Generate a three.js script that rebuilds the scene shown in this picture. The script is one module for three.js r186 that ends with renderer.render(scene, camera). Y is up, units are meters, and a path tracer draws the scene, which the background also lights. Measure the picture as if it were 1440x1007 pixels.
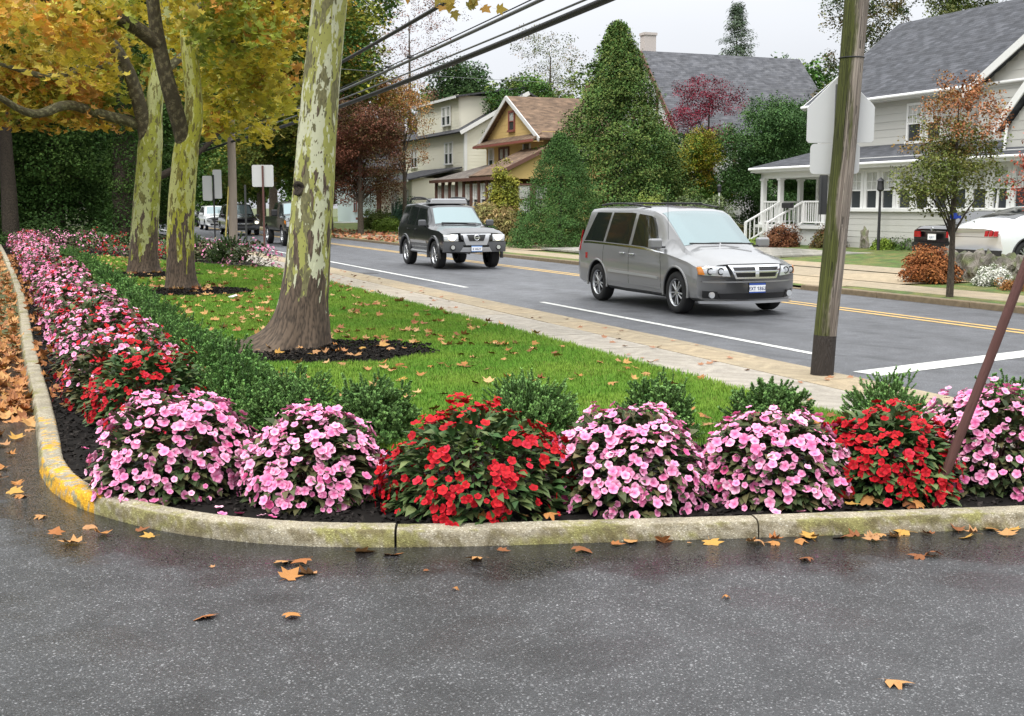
import * as THREE from 'three';
import { mergeGeometries, mergeVertices, toCreasedNormals } from 'three/addons/utils/BufferGeometryUtils.js';
import { RoundedBoxGeometry } from 'three/addons/geometries/RoundedBoxGeometry.js';
import { Brush, Evaluator, SUBTRACTION } from 'three-bvh-csg';
import { createNoise2D, createNoise3D } from 'simplex-noise';

// ---------------------------------------------------------------- camera, sky, sun, exposure
const scene = new THREE.Scene();
const camera = new THREE.PerspectiveCamera(33.94, 1440 / 1007, 0.1, 1500);
camera.position.set(0, 1.72, 0);
camera.rotation.set(-Math.atan(213.5 / 1650), 0, 0);
const renderer = new THREE.WebGLRenderer({ antialias: true });
renderer.toneMapping = THREE.LinearToneMapping;
renderer.toneMappingExposure = 1.5;
renderer.shadowMap.enabled = true;

function rng(seed) { let a = seed >>> 0; return () => { a = (a + 0x6D2B79F5) | 0; let t = Math.imul(a ^ (a >>> 15), 1 | a); t = (t + Math.imul(t ^ (t >>> 7), 61 | t)) ^ t; return ((t ^ (t >>> 14)) >>> 0) / 4294967296; }; }
const n2 = createNoise2D(rng(11)), n3 = createNoise3D(rng(12));
const fbm2 = (x, y, o = 4) => { let s = 0, a = .5; for (let i = 0; i < o; i++) { s += a * n2(x, y); x *= 2.03; y *= 2.03; a *= .5; } return s; };
const fbm3 = (x, y, z, o = 4) => { let s = 0, a = .5; for (let i = 0; i < o; i++) { s += a * n3(x, y, z); x *= 2.03; y *= 2.03; z *= 2.03; a *= .5; } return s; };
const clamp = (x, a = 0, b = 1) => Math.min(b, Math.max(a, x)), lerp = (a, b, t) => a + (b - a) * t, sst = (a, b, x) => { x = clamp((x - a) / (b - a)); return x * x * (3 - 2 * x); };
const mix3 = (a, b, t) => [lerp(a[0], b[0], t), lerp(a[1], b[1], t), lerp(a[2], b[2], t)];

{ // overcast sky: brighter towards the zenith, faint cloud structure
  const W = 512, H = 256, d = new Float32Array(W * H * 4);
  for (let j = 0; j < H; j++) for (let i = 0; i < W; i++) {
    const el = ((j + .5) / H - .5) * Math.PI, az = (i + .5) / W * Math.PI * 2, o = (j * W + i) * 4;
    const x = Math.cos(el) * Math.cos(az), y = Math.sin(el), z = Math.cos(el) * Math.sin(az);
    const up = Math.max(0, y), k = .565 + 1.75 * Math.pow(up, 1.5), c = 1 + .10 * fbm3(x * 2.2, y * 4.5, z * 2.2, 4);
    const l = k * c, t = clamp(up * 1.3);
    if (y > -.02) { d[o] = l * lerp(.93, .97, t); d[o + 1] = l * lerp(.965, .985, t); d[o + 2] = l * lerp(1.03, 1.0, t); } else { d[o] = .30; d[o + 1] = .31; d[o + 2] = .31; }
    d[o + 3] = 1;
  }
  const t = new THREE.DataTexture(d, W, H, THREE.RGBAFormat, THREE.FloatType);
  t.mapping = THREE.EquirectangularReflectionMapping; t.magFilter = t.minFilter = THREE.LinearFilter; t.needsUpdate = true;
  scene.background = t; scene.environment = t;
}
const sun = new THREE.DirectionalLight(new THREE.Color(1, .97, .92), 1.4);
sun.position.set(-14, 40, 6); sun.target.position.set(0, 0, -20); sun.castShadow = true; sun.shadow.radius = 36;
Object.assign(sun.shadow.camera, { left: -60, right: 60, top: 60, bottom: -60, near: 1, far: 150 }); sun.shadow.mapSize.set(2048, 2048);
scene.add(sun, sun.target);

// ---------------------------------------------------------------- helpers
const V = (x, y, z) => new THREE.Vector3(x, y, z);
const C = (r, g, b) => new THREE.Color().setRGB(r, g, b);
// road frame: s runs along the road away from the junction, n across it
const RC = .9284, RS = .3714, ROADROT = -Math.atan2(RC, RS);
const RF = (s, n, y = 0) => V(RC * n - RS * s, y, -(RS * n + RC * s));
const toSN = (x, z) => [-RS * x - RC * z, RC * x - RS * z];

function tex(w, h, fn, srgb = true) {
  const d = new Uint8Array(w * h * 4);
  for (let j = 0; j < h; j++) for (let i = 0; i < w; i++) { const c = fn(i / w, j / h, i, j), o = (j * w + i) * 4; for (let k = 0; k < 3; k++) { let v = clamp(c.length ? c[k] : c); if (srgb) v = v <= .0031308 ? v * 12.92 : 1.055 * Math.pow(v, 1 / 2.4) - .055; d[o + k] = v * 255; } d[o + 3] = 255; }
  const t = new THREE.DataTexture(d, w, h); t.wrapS = t.wrapT = THREE.RepeatWrapping; t.magFilter = t.minFilter = THREE.LinearFilter; if (srgb) t.colorSpace = THREE.SRGBColorSpace; t.needsUpdate = true;
  return t;
}
const rep = (t, x, y) => { const c = t.clone(); c.repeat.set(x, y ?? x); c.needsUpdate = true; return c; };
// seamless tile noise: sample on a torus
const tn = (u, v, f, s = 0) => { const a = u * Math.PI * 2, b = v * Math.PI * 2, r = f / (2 * Math.PI); return n3(Math.cos(a) * r + s, Math.sin(a) * r + Math.cos(b) * r * 1.0 + s * 1.7, Math.sin(b) * r - s); };
const std = (c, rough = .8, o = {}) => new THREE.MeshStandardMaterial({ color: Array.isArray(c) ? C(...c) : c, roughness: rough, ...o });
const phys = (c, rough, o = {}) => new THREE.MeshPhysicalMaterial({ color: Array.isArray(c) ? C(...c) : c, roughness: rough, ...o });

const used = new Map();
const numbered = (n) => { const k = used.get(n) ?? 0; used.set(n, k + 1); return k ? n + '_' + String(k).padStart(3, '0') : n; };
function norm(g, color) { // same attribute set everywhere
  if (g.index) g = g.toNonIndexed();
  if (!g.attributes.normal) g.computeVertexNormals();
  if (!g.attributes.uv) g.setAttribute('uv', new THREE.BufferAttribute(new Float32Array(g.attributes.position.count * 2), 2));
  for (const k of Object.keys(g.attributes)) if (!['position', 'normal', 'uv', 'color'].includes(k)) g.deleteAttribute(k);
  if (color && !g.attributes.color) { const a = new Float32Array(g.attributes.position.count * 3).fill(1); g.setAttribute('color', new THREE.BufferAttribute(a, 3)); }
  if (!color) g.deleteAttribute('color');
  return g;
}
function mg(list) { if (!Array.isArray(list)) return list; if (list.length === 1) return list[0]; const col = list.some((g) => g.attributes.color); return mergeGeometries(list.map((g) => norm(g, col))); }
function obj(name, geo, mat, parent) { const m = new THREE.Mesh(mg(geo), mat); m.name = parent ? name : numbered(name); m.castShadow = m.receiveShadow = true; (parent ?? scene).add(m); return m; }
function tag(o, label, category, group) { o.userData = { label, category }; if (group) o.userData.group = group; return o; }
function thing(name, label, category, p = [0, 0, 0], rot = 0, group) { const g = new THREE.Group(); g.name = numbered(name); if (p.isVector3) g.position.copy(p); else g.position.set(...p); g.rotation.y = rot; scene.add(g); return tag(g, label, category, group); }
function sub(name, parent, p = [0, 0, 0], rot = 0) { const g = new THREE.Group(); g.name = name; g.position.set(...p); g.rotation.y = rot; parent.add(g); return g; }
function struct(name, geo, mat) { const m = obj(name, geo, mat); m.userData.kind = 'structure'; return m; }
function structGroup(name) { const g = new THREE.Group(); g.name = numbered(name); g.userData.kind = 'structure'; scene.add(g); return g; }
function paint(g, r, gg, b) { const n = g.attributes.position.count, a = new Float32Array(n * 3); for (let i = 0; i < n; i++) { a[i * 3] = r; a[i * 3 + 1] = gg; a[i * 3 + 2] = b; } g.setAttribute('color', new THREE.BufferAttribute(a, 3)); return g; }
function paintBy(g, fn) { const p = g.attributes.position, a = new Float32Array(p.count * 3); for (let i = 0; i < p.count; i++) { const c = fn(p.getX(i), p.getY(i), p.getZ(i), i); a[i * 3] = c[0]; a[i * 3 + 1] = c[1]; a[i * 3 + 2] = c[2]; } g.setAttribute('color', new THREE.BufferAttribute(a, 3)); return g; }
function triUV(g, k = 1) { if (g.index) g = g.toNonIndexed(); const p = g.attributes.position, n = g.attributes.normal, u = new Float32Array(p.count * 2); for (let i = 0; i < p.count; i++) { const ax = Math.abs(n.getX(i)), ay = Math.abs(n.getY(i)), az = Math.abs(n.getZ(i)); let a, b; if (ay > ax && ay > az) { a = p.getX(i); b = p.getZ(i); } else if (ax > az) { a = p.getZ(i); b = p.getY(i); } else { a = p.getX(i); b = p.getY(i); } u[i * 2] = a * k; u[i * 2 + 1] = b * k; } g.setAttribute('uv', new THREE.BufferAttribute(u, 2)); return g; }
const box = (w, h, d, x = 0, y = 0, z = 0) => triUV(new THREE.BoxGeometry(w, h, d).translate(x, y, z));
const rbox = (w, h, d, r, x = 0, y = 0, z = 0, s = 2) => norm(new RoundedBoxGeometry(w, h, d, s, r).translate(x, y, z));
const cyl = (r0, r1, h, x = 0, y = 0, z = 0, seg = 14) => norm(new THREE.CylinderGeometry(r1, r0, h, seg).translate(x, y + h / 2, z));
function bar(a, b, r, seg = 8, r2 = r) { const d = b.clone().sub(a), g = new THREE.CylinderGeometry(r2, r, d.length(), seg); g.applyQuaternion(new THREE.Quaternion().setFromUnitVectors(V(0, 1, 0), d.clone().normalize())); const m = a.clone().add(b).multiplyScalar(.5); return norm(g.translate(m.x, m.y, m.z)); }
// tapered limb along points; r = radii at the points; wob = surface unevenness
function limb(pts, r, { seg = 12, steps = 24, wob = 0, flute = null, v0 = 0, rad } = {}) {
  const cv = new THREE.CatmullRomCurve3(pts.map((p) => (p.isVector3 ? p : V(...p)))), pos = [], uv = [], idx = [], fr = cv.computeFrenetFrames(steps, false), L = cv.getLength();
  let N = null;
  for (let i = 0; i <= steps; i++) {
    const t = i / steps, c = cv.getPointAt(t), tan = cv.getTangentAt(t), k = t * (r.length - 1), a = Math.floor(Math.min(k, r.length - 2)), R = rad ? rad(t, c) : lerp(r[a], r[a + 1], k - a);
    if (!N) N = Math.abs(tan.y) > .8 ? V(1, 0, 0) : V(0, 1, 0); N = N.clone().addScaledVector(tan, -N.dot(tan)).normalize(); const B = tan.clone().cross(N);
    for (let j = 0; j <= seg; j++) {
      const th = j / seg * Math.PI * 2, q = th === 0 || j === seg ? 0 : th; let rr = R * (1 + wob * fbm3(Math.cos(q) * 1.3 + c.x, c.y * 1.1, Math.sin(q) * 1.3 + c.z, 3)); if (flute) rr *= flute(t, q, c);
      const p = c.clone().addScaledVector(N, Math.cos(q) * rr).addScaledVector(B, Math.sin(q) * rr); pos.push(p.x, p.y, p.z); uv.push(j / seg, v0 + t * L);
    }
  }
  for (let i = 0; i < steps; i++) for (let j = 0; j < seg; j++) { const a = i * (seg + 1) + j, b = a + seg + 1; idx.push(a, a + 1, b, b, a + 1, b + 1); }
  const g = new THREE.BufferGeometry(); g.setAttribute('position', new THREE.Float32BufferAttribute(pos, 3)); g.setAttribute('uv', new THREE.Float32BufferAttribute(uv, 2)); g.setIndex(idx); g.computeVertexNormals();
  const nn = g.attributes.normal; for (let i = 0; i <= steps; i++) { const a = i * (seg + 1), b = a + seg, x = nn.getX(a) + nn.getX(b), y = nn.getY(a) + nn.getY(b), z = nn.getZ(a) + nn.getZ(b), l = Math.hypot(x, y, z) || 1; nn.setXYZ(a, x / l, y / l, z / l); nn.setXYZ(b, x / l, y / l, z / l); }
  return g.toNonIndexed();
}
// a parametric sheet: f(a, b) -> Vector3, a,b in 0..1
function sheet(f, nx, ny, uvf) {
  const pos = [], uv = [], idx = [];
  for (let j = 0; j <= ny; j++) for (let i = 0; i <= nx; i++) { const p = f(i / nx, j / ny); pos.push(p.x, p.y, p.z); const q = uvf ? uvf(i / nx, j / ny, p) : [p.x, p.z]; uv.push(q[0], q[1]); }
  for (let j = 0; j < ny; j++) for (let i = 0; i < nx; i++) { const a = j * (nx + 1) + i, b = a + nx + 1; idx.push(a, a + 1, b, b, a + 1, b + 1); }
  const g = new THREE.BufferGeometry(); g.setAttribute('position', new THREE.Float32BufferAttribute(pos, 3)); g.setAttribute('uv', new THREE.Float32BufferAttribute(uv, 2)); g.setIndex(idx); g.computeVertexNormals(); return g;
}
// flat polygon (x,z) at height y with uv in metres
function poly(pts, y) { const s = new THREE.Shape(pts.map(([x, z]) => new THREE.Vector2(x, -z))), g = new THREE.ShapeGeometry(s); g.rotateX(-Math.PI / 2); g.translate(0, y, 0); const p = g.attributes.position, u = new Float32Array(p.count * 2); for (let i = 0; i < p.count; i++) { u[i * 2] = p.getX(i); u[i * 2 + 1] = p.getZ(i); } g.setAttribute('uv', new THREE.BufferAttribute(u, 2)); return g; }
function inPoly(x, z, P) { let r = false; for (let i = 0, j = P.length - 1; i < P.length; j = i++) { const [xi, zi] = P[i], [xj, zj] = P[j]; if ((zi > z) !== (zj > z) && x < (xj - xi) * (z - zi) / (zj - zi) + xi) r = !r; } return r; }
const M4 = new THREE.Matrix4(), QU = new THREE.Quaternion(), EU = new THREE.Euler();
function instanced(name, geo, mat, list, parent, kind = 'stuff') { // list: [pos, quaternion, scale, colour]
  const m = new THREE.InstancedMesh(geo, mat, list.length); m.name = parent ? name : numbered(name); m.userData.kind = kind; m.castShadow = m.receiveShadow = true;
  const col = new THREE.Color();
  list.forEach(([p, q, s, c], i) => { m.setMatrixAt(i, M4.compose(p, q, typeof s === 'number' ? V(s, s, s) : s)); if (c) m.setColorAt(i, col.setRGB(c[0], c[1], c[2])); });
  (parent ?? scene).add(m); return m;
}
const rq = (R) => new THREE.Quaternion().setFromEuler(EU.set(R() * 6.28, R() * 6.28, R() * 6.28));
const qFrom = (dir, spin = 0) => new THREE.Quaternion().setFromUnitVectors(V(0, 1, 0), dir).multiply(new THREE.Quaternion().setFromAxisAngle(V(0, 1, 0), spin));
// ---------------------------------------------------------------- surfaces
function speckle(size, seed, base, light, dark, fl, fd, r0 = .8, r1 = 2.2) { // aggregate: stones scattered over a binder, tiles seamlessly
  const R = rng(seed), g = new Float32Array(size * size).fill(0), d = new Float32Array(size * size);
  for (let k = 0; k < size * size * .09; k++) {
    const cx = R() * size, cy = R() * size, r = lerp(r0, r1, R() * R()), v = R() < fl ? .45 + R() * .55 : (R() < fd ? -.6 * R() : .25 * R());
    for (let y = Math.floor(cy - r); y <= cy + r; y++) for (let x = Math.floor(cx - r); x <= cx + r; x++) if ((x - cx) ** 2 + (y - cy) ** 2 < r * r) { const o = ((y + size) % size) * size + (x + size) % size; g[o] = v; d[o] = .5 + .5 * R(); }
  }
  const map = tex(size, size, (u, v, i, j) => { const a = g[j * size + i], n = .85 + .15 * tn(u, v, 6, seed) + .10 * tn(u, v, 40, seed + 3); return (a > 0 ? mix3(base, light, a) : mix3(base, dark, -a)).map((x) => x * n); });
  const bump = tex(size, size, (u, v, i, j) => .4 * d[j * size + i] + .3 + .1 * tn(u, v, 60, seed), false);
  return { map, bump };
}
const aLot = speckle(1024, 5, [.048, .0495, .0515], [.29, .292, .295], [.012, .012, .013], .15, .6, .9, 2.9);
const aRoad = speckle(1024, 6, [.10, .104, .113], [.34, .34, .35], [.03, .03, .035], .16, .5, .9, 2.6);
const aCon = speckle(1024, 7, [.37, .315, .235], [.62, .58, .48], [.17, .14, .10], .10, .5, .7, 2.0);
const aKerb = speckle(1024, 9, [.36, .315, .225], [.72, .68, .56], [.10, .085, .05], .16, .7, 1.0, 3.2);
// the wet places of the lot: a strip along the kerb and shallow hollows, matched by roughness and by darker binder
const kerbPts = [[-22.5, -51.5], [-15.1, -35.0], [-9.31, -21.97], [-5.68, -13.5], [-4.03, -9.73], [-3.4, -8.26], [-3.02, -7.37], [-2.71, -6.84], [-2.44, -6.53], [-2.12, -6.26], [-1.84, -6.08], [-1.54, -5.94], [-1.16, -5.83], [-.79, -5.79], [-.2, -5.81], [.48, -5.88], [1.26, -5.96], [2.0, -6.05], [2.76, -6.15], [3.7, -6.27], [4.6, -6.45], [5.15, -6.85], [5.25, -7.5], [4.9, -8.4]];
const kerbCurve = new THREE.CatmullRomCurve3(kerbPts.map(([x, z]) => V(x, 0, z)), false, 'centripetal');
const kerbLine = kerbCurve.getSpacedPoints(1400), kerbLen = kerbCurve.getLength();
function kerbDist(x, z) { let b = 1e9; for (let i = 0; i < kerbLine.length; i += 4) { const d = (kerbLine[i].x - x) ** 2 + (kerbLine[i].z - z) ** 2; if (d < b) b = d; } return Math.sqrt(b); }
const WX0 = -9, WX1 = 9, WZ0 = -14, WZ1 = 4; // rectangle covered by the wetness map
const wet = (x, z) => { const d = kerbDist(x, z), w = .52 + .34 * fbm2(x * .9 + 3, z * .9, 4) + .25 * fbm2(x * .35, z * .35 + 9, 2); const strip = sst(.14, -.12, d - w - .12 * fbm2(x * 5, z * 5, 3)); const blot = .55 * sst(.18, .34, fbm2(x * .7 - 7, z * 1.1 + 2, 4)) * sst(2.2, .6, d); return clamp(Math.max(strip, blot)); };
const wetMap = tex(640, 640, (u, v) => { const x = lerp(WX0, WX1, u), z = lerp(WZ0, WZ1, v), w = wet(x, z); return clamp(lerp(.50 + .10 * fbm2(x * 1.3, z * 1.3, 3), .05 + .08 * (fbm2(x * 7, z * 7, 3) + .5), w)); }, false);
wetMap.wrapS = wetMap.wrapT = THREE.ClampToEdgeWrapping; wetMap.channel = 1;
{
  const lotMat = std([1, 1, 1], 1, { map: aLot.map, bumpMap: aLot.bump, bumpScale: .003, roughnessMap: wetMap, vertexColors: true });
  aLot.map.repeat.set(.5, .5); aLot.bump.repeat.set(.5, .5);
  const g = sheet((a, b) => V(lerp(WX0, WX1, a), 0, lerp(WZ0, WZ1, b)), 300, 300);
  const p = g.attributes.position, u1 = new Float32Array(p.count * 2), pp = g.attributes.position;
  for (let i = 0; i < p.count; i++) { u1[i * 2] = (p.getX(i) - WX0) / (WX1 - WX0); u1[i * 2 + 1] = (p.getZ(i) - WZ0) / (WZ1 - WZ0); }
  g.setAttribute('uv1', new THREE.BufferAttribute(u1, 2));
  paintBy(g, (x, y, z) => { const w = wet(x, z), oil = .28 * sst(.34, .52, fbm2(x * 1.1 + 31, z * 1.1 + 7, 4)), t = 1 + .24 * fbm2(x * .6, z * .6, 4) + .22 * fbm2(x * 2.6, z * 2.6, 4) - oil, k = t * lerp(.98, .42, w); return [k, k, k * 1.01]; });
  struct('parking_lot', g, lotMat);
  const far = std([.98, .98, .98], .58, { map: rep(aLot.map, .55), bumpMap: rep(aLot.bump, .55), bumpScale: .003 });
  struct('parking_lot', [poly([[-70, 4], [-70, -52], [-22.6, -51], [-9, -14.004], [-9, 4]], -.003), poly([[9, 4], [9, -14], [30, -14], [30, 4]], -.003), poly([[-70, 30], [-70, 4], [30, 4], [30, 30]], -.003)], far);
}
struct('terrain', [poly([[-700, 60], [-700, -900], [800, -900], [800, 60]], -.06)], std([.085, .10, .035], .95));
// road, painted lines
const strip = (s0, s1, na, nb, y) => { const f = (n, s) => (typeof n === 'function' ? n(s) : n); return sheet((a, b) => { const s = lerp(s0, s1, b); return RF(s, lerp(f(na, s), f(nb, s), a), y); }, 4, Math.max(2, Math.round((s1 - s0) / 2))); };
aRoad.map.repeat.set(.5, .5); aRoad.bump.repeat.set(.5, .5);
const roadMat = std([1, 1, 1], .62, { map: aRoad.map, bumpMap: aRoad.bump, bumpScale: .003, vertexColors: true });
{
  const g = sheet((a, b) => RF(lerp(-6, 170, Math.pow(b, 1.6)), lerp(7.0, 14.62, a), .004), 60, 420);
  paintBy(g, (x, y, z) => { const [s, n] = toSN(x, z); let k = 1 + .16 * fbm2(s * .12, n * .8, 4) + .10 * fbm2(s * .9, n * 1.4, 3); k *= 1 - .22 * sst(.5, 0, Math.abs(n - 9.5)) * (.6 + .4 * n2(s * .2, 1)) - .16 * sst(.5, 0, Math.abs(n - 11.1)) * (.6 + .4 * n2(s * .2, 5)); if (s > 18.5 && s < 25 + n2(n * .7, 3) && n < 10.2 + .5 * n2(s * .4, 8)) k *= 1.22; const crack = Math.abs(fbm2(s * .30 + 20, n * .45, 4)); if (crack < .009) k *= .55; k *= 1 - .3 * sst(.30, .5, fbm2(s * .5 + 3, n * 1.2 + 40, 4)) + .12 * sst(.2, .5, fbm2(s * .22 + 9, n * .5, 3)); return [k, k, k * 1.01]; });
  struct('road', g, roadMat);
  const worn = (c) => { const t = tex(256, 256, (u, v) => { const w = .5 + .6 * (tn(u, v, 5, 2) * .5 + tn(u, v, 18, 4) * .35 + tn(u, v, 60, 6) * .4); return mix3([.14, .14, .145], c, sst(.05, .35, w)); }); t.repeat.set(1, 1); return std([1, 1, 1], .65, { map: t }); };
  const white = worn([.66, .66, .63]), yellow = worn([.62, .40, .12]);
  struct('edge_line', [strip(11, 19.4, 8.28, 8.40, .009), strip(23.5, 150, 8.30, 8.42, .009)], white);
  struct('centre_line', [strip(-6, 150, 12.30, 12.41, .009)], yellow);
  struct('centre_line', [strip(-6, 150, 12.56, 12.67, .009)], yellow);
  struct('stop_line', [sheet((a, b) => { const p0 = V(3.55, .0092, -12.12), d = V(.817, 0, -.576), q = V(.576, 0, .817); return p0.clone().addScaledVector(d, a * 4.4).addScaledVector(q, lerp(0, .36, b)); }, 10, 1)], white);
}
// the raised island: mulch bed, lawn, pavement, kerb
const KH = .09;
const inset = (d) => kerbLine.map((p, i) => { const a = kerbLine[Math.max(0, i - 1)], b = kerbLine[Math.min(kerbLine.length - 1, i + 1)], tx = b.x - a.x, tz = b.z - a.z, l = Math.hypot(tx, tz); return [p.x + tz / l * d, p.z - tx / l * d]; });
const kIn = inset(.14).filter((_, i) => i % 7 === 0), kBed = inset(2.02);
const n0 = 5.72; // lawn / pavement line
const islandPoly = [...kIn, ...[[7.5, 7.1], [30, 7.1], [48, 7.1]].map(([s, n]) => { const p = RF(s, n); return [p.x, p.z]; }), (() => { const p = RF(50, .5); return [p.x, p.z]; })()];
// lawn outline: behind the beds
const bedIn = kBed.filter(([x, z], i) => i % 20 === 0 && toSN(x, z)[1] < n0 - .05 && toSN(x, z)[0] < 41).map(([x, z]) => [x + .12 * n2(x * 1.4, z * 1.4), z + .12 * n2(x * 1.4 + 9, z)]);
const lawnPoly = [...bedIn, ...[[6.2, n0], [12, n0], [20, n0], [31, n0], [33, 4.5], [36.5, 3.2], [40.5, 1.9]].map(([s, n]) => { const p = RF(s, n); return [p.x, p.z]; })];
const treeRings = [[-2.05, -12.9, 1.18, .95, .2], [-6.1, -22.0, 1.25, 1.0, .3], [-8.6, -27.4, 1.2, 1.0, .3]];
const inRing = (x, z, m = 1) => treeRings.some(([cx, cz, rx, rz, w]) => { const dx = (x - cx) / rx, dz = (z - cz) / rz; return Math.hypot(dx, dz) < m * (1 + .16 * n2(x * 1.7, z * 1.7)); });
const mulchMat = phys([.014, .0125, .0115], .95, { specularIntensity: .15 });
const chipMat = phys([1, 1, 1], .8, { specularIntensity: .2 });
struct('mulch_bed', poly(islandPoly, .062), mulchMat);
{ // bed soil rises a little inside the kerb
  const RND = rng(77), chip = mg([new THREE.TetrahedronGeometry(.016).scale(1.7, .45, .8)]), list = [];
  const put = (x, z, s) => list.push([V(x, .066 + RND() * .016, z), new THREE.Quaternion().setFromEuler(EU.set((RND() - .5) * 1.1, RND() * 6.28, (RND() - .5) * 1.1)), s * (.5 + RND()), (() => { const k = .35 + RND() * RND() * 1.6; return [.022 * k, .019 * k, .017 * k]; })()]);
  for (let k = 0; k < 26000; k++) { const i = 560 + Math.floor(RND() * 760), p = kerbLine[i], a = kerbLine[i - 1], b = kerbLine[Math.min(1400, i + 1)], l = Math.hypot(b.x - a.x, b.z - a.z) || 1, d = .15 + RND() * 1.9; put(p.x + (b.z - a.z) / l * d, p.z - (b.x - a.x) / l * d, 1); }
  for (let k = 0; k < 9000; k++) { const i = 100 + Math.floor(RND() * 500), p = kerbLine[i], a = kerbLine[i - 1], b = kerbLine[i + 1], l = Math.hypot(b.x - a.x, b.z - a.z) || 1, d = .15 + RND() * 1.5; put(p.x + (b.z - a.z) / l * d, p.z - (b.x - a.x) / l * d, 1.5); }
  for (const [cx, cz, rx, rz] of treeRings) for (let k = 0; k < 5200; k++) { const x = cx + (RND() * 2 - 1) * rx * 1.2, z = cz + (RND() * 2 - 1) * rz * 1.2; if (!inRing(x, z)) continue; put(x, z, 1.15); list[list.length - 1][0].y += .075 + .05 * Math.max(0, 1 - Math.hypot((x - cx) / rx, (z - cz) / rz)); }
  const m = instanced('mulch_chips', chip, chipMat, list.filter(([p]) => inPoly(p.x, p.z, islandPoly))); tag(m, 'black shredded wood mulch over the flower beds', 'mulch'); m.userData.kind = 'stuff';
}
{
  const g = poly(lawnPoly, .085), lawnTex = tex(512, 512, (u, v) => { const k = .8 + .35 * tn(u, v, 8, 1) + .3 * tn(u, v, 50, 2) + .25 * tn(u, v, 140, 3), y = clamp(.4 + tn(u, v, 4, 7)); return mix3([.07, .17, .016], [.13, .20, .025], y).map((x) => x * k); }); lawnTex.repeat.set(.4, .4);
  struct('lawn', g, std([1, 1, 1], .95, { map: lawnTex }));
  // tree rings cut into the lawn: low mounds of mulch
  for (const [cx, cz, rx, rz] of treeRings) { const m = struct('tree_mulch', sheet((a, b) => { const th = a * Math.PI * 2, r = b * (1 + .16 * n2((cx + Math.cos(th) * rx) * 1.7, (cz + Math.sin(th) * rz) * 1.7)); return V(cx + Math.cos(th) * rx * r, .087 + .055 * Math.sqrt(Math.max(0, 1 - b)) + .012 * n2(a * 40, b * 12) * (1 - b), cz + Math.sin(th) * rz * r); }, 48, 12), mulchMat); m.userData.label = 'black mulch ring'; }
  // blades
  const R = rng(31), blades = [];
  for (let k = 0; k < 9; k++) { const a = R() * 6.28, rr = R() * .055, x = Math.cos(a) * rr, z = Math.sin(a) * rr, h = .02 + R() * .03, lx = (R() - .5) * .04, lz = (R() - .5) * .04, w = .0026, b = R() * 3.14, bx = Math.cos(b) * w, bz = Math.sin(b) * w; const gg = new THREE.BufferGeometry(); gg.setAttribute('position', new THREE.Float32BufferAttribute([x - bx, 0, z - bz, x + bx, 0, z + bz, x + lx * .4 + bx * .8, h * .6, z + lz * .4 + bz * .8, x - bx, 0, z - bz, x + lx * .4 + bx * .8, h * .6, z + lz * .4 + bz * .8, x + lx * .4 - bx * .8, h * .6, z + lz * .4 - bz * .8, x + lx * .4 - bx * .8, h * .6, z + lz * .4 - bz * .8, x + lx * .4 + bx * .8, h * .6, z + lz * .4 + bz * .8, x + lx, h, z + lz], 3)); gg.computeVertexNormals(); const kk = .75 + R() * .5; blades.push(paint(norm(gg), kk, kk, kk)); }
  const tuft = mg(blades), list = [], bb = lawnPoly.reduce((b, [x, z]) => [Math.min(b[0], x), Math.max(b[1], x), Math.min(b[2], z), Math.max(b[3], z)], [1e9, -1e9, 1e9, -1e9]);
  for (let k = 0; list.length < 62000 && k < 400000; k++) {
    const x = lerp(bb[0], bb[1], R()), z = lerp(bb[2], bb[3], Math.pow(R(), .75)); if (!inPoly(x, z, lawnPoly) || inRing(x, z, .97)) continue; const far = -z / 20, dens = clamp(1.5 - far, .22, 1); if (R() > dens) continue;
    const y = clamp(.5 + fbm2(x * .5, z * .5, 3) * 1.1), c = mix3([.095, .25, .018], [.21, .33, .034], y * .7 + R() * .3), dry = R() < .04 ? .5 : 0;
    list.push([V(x, .083, z), new THREE.Quaternion().setFromAxisAngle(V(0, 1, 0), R() * 6.28), (.8 + R() * .6) * (1 + far * .35), mix3(c, [.30, .24, .08], dry)]);
  }
  const m = instanced('grass', tuft, std([1, 1, 1], .85, { vertexColors: true, side: THREE.DoubleSide }), list); tag(m, 'short bright green lawn grass strewn with leaves', 'grass'); m.userData.kind = 'stuff';
}
{ // pavement: inner slabs, outer strip, kerb edge, each slab a piece
  const base = structGroup('sidewalk'), R = rng(8); aCon.map.repeat.set(.8, .8); aCon.bump.repeat.set(.8, .8);
  const mats = [0, 1, 2, 3].map((k) => std([[1.14, 1.20, 1.36], [1.20, 1.24, 1.36], [1.06, 1.12, 1.26], [1.16, 1.18, 1.24]][k], .85, { map: aCon.map, bumpMap: aCon.bump, bumpScale: .002 }));
  const tan = [0, 1].map((k) => std(k ? [1.16, 1.08, .94] : [1.10, 1.05, .94], .85, { map: aCon.map, bumpMap: aCon.bump, bumpScale: .002 }));
  const slab = (name, s0, s1, na, nb, y, mat) => { const g = new THREE.BoxGeometry(nb - na, .14, s1 - s0); g.translate(0, y - .07, 0); const o = obj(name, triUV(g), mat, base), c = RF((s0 + s1) / 2, (na + nb) / 2); o.position.copy(c); o.rotation.y = Math.atan2(RS, RC) ; };
  for (let s = 6.1, k = 0; s < 60; s += 1.5, k++) { slab('slab', s + .006, s + 1.494, n0 + .01, 6.60, .085 + .004 * R(), mats[Math.floor(R() * 4)]); slab('slab', s + .005, s + 1.495, 6.612, 7.10, .087 + .004 * R(), tan[k % 2]); }
  for (let s = 6.1; s < 60; s += 3) slab('kerb_stone', s + .004, s + 2.996, 7.104, 7.24, .088, tan[0]);
}
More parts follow.
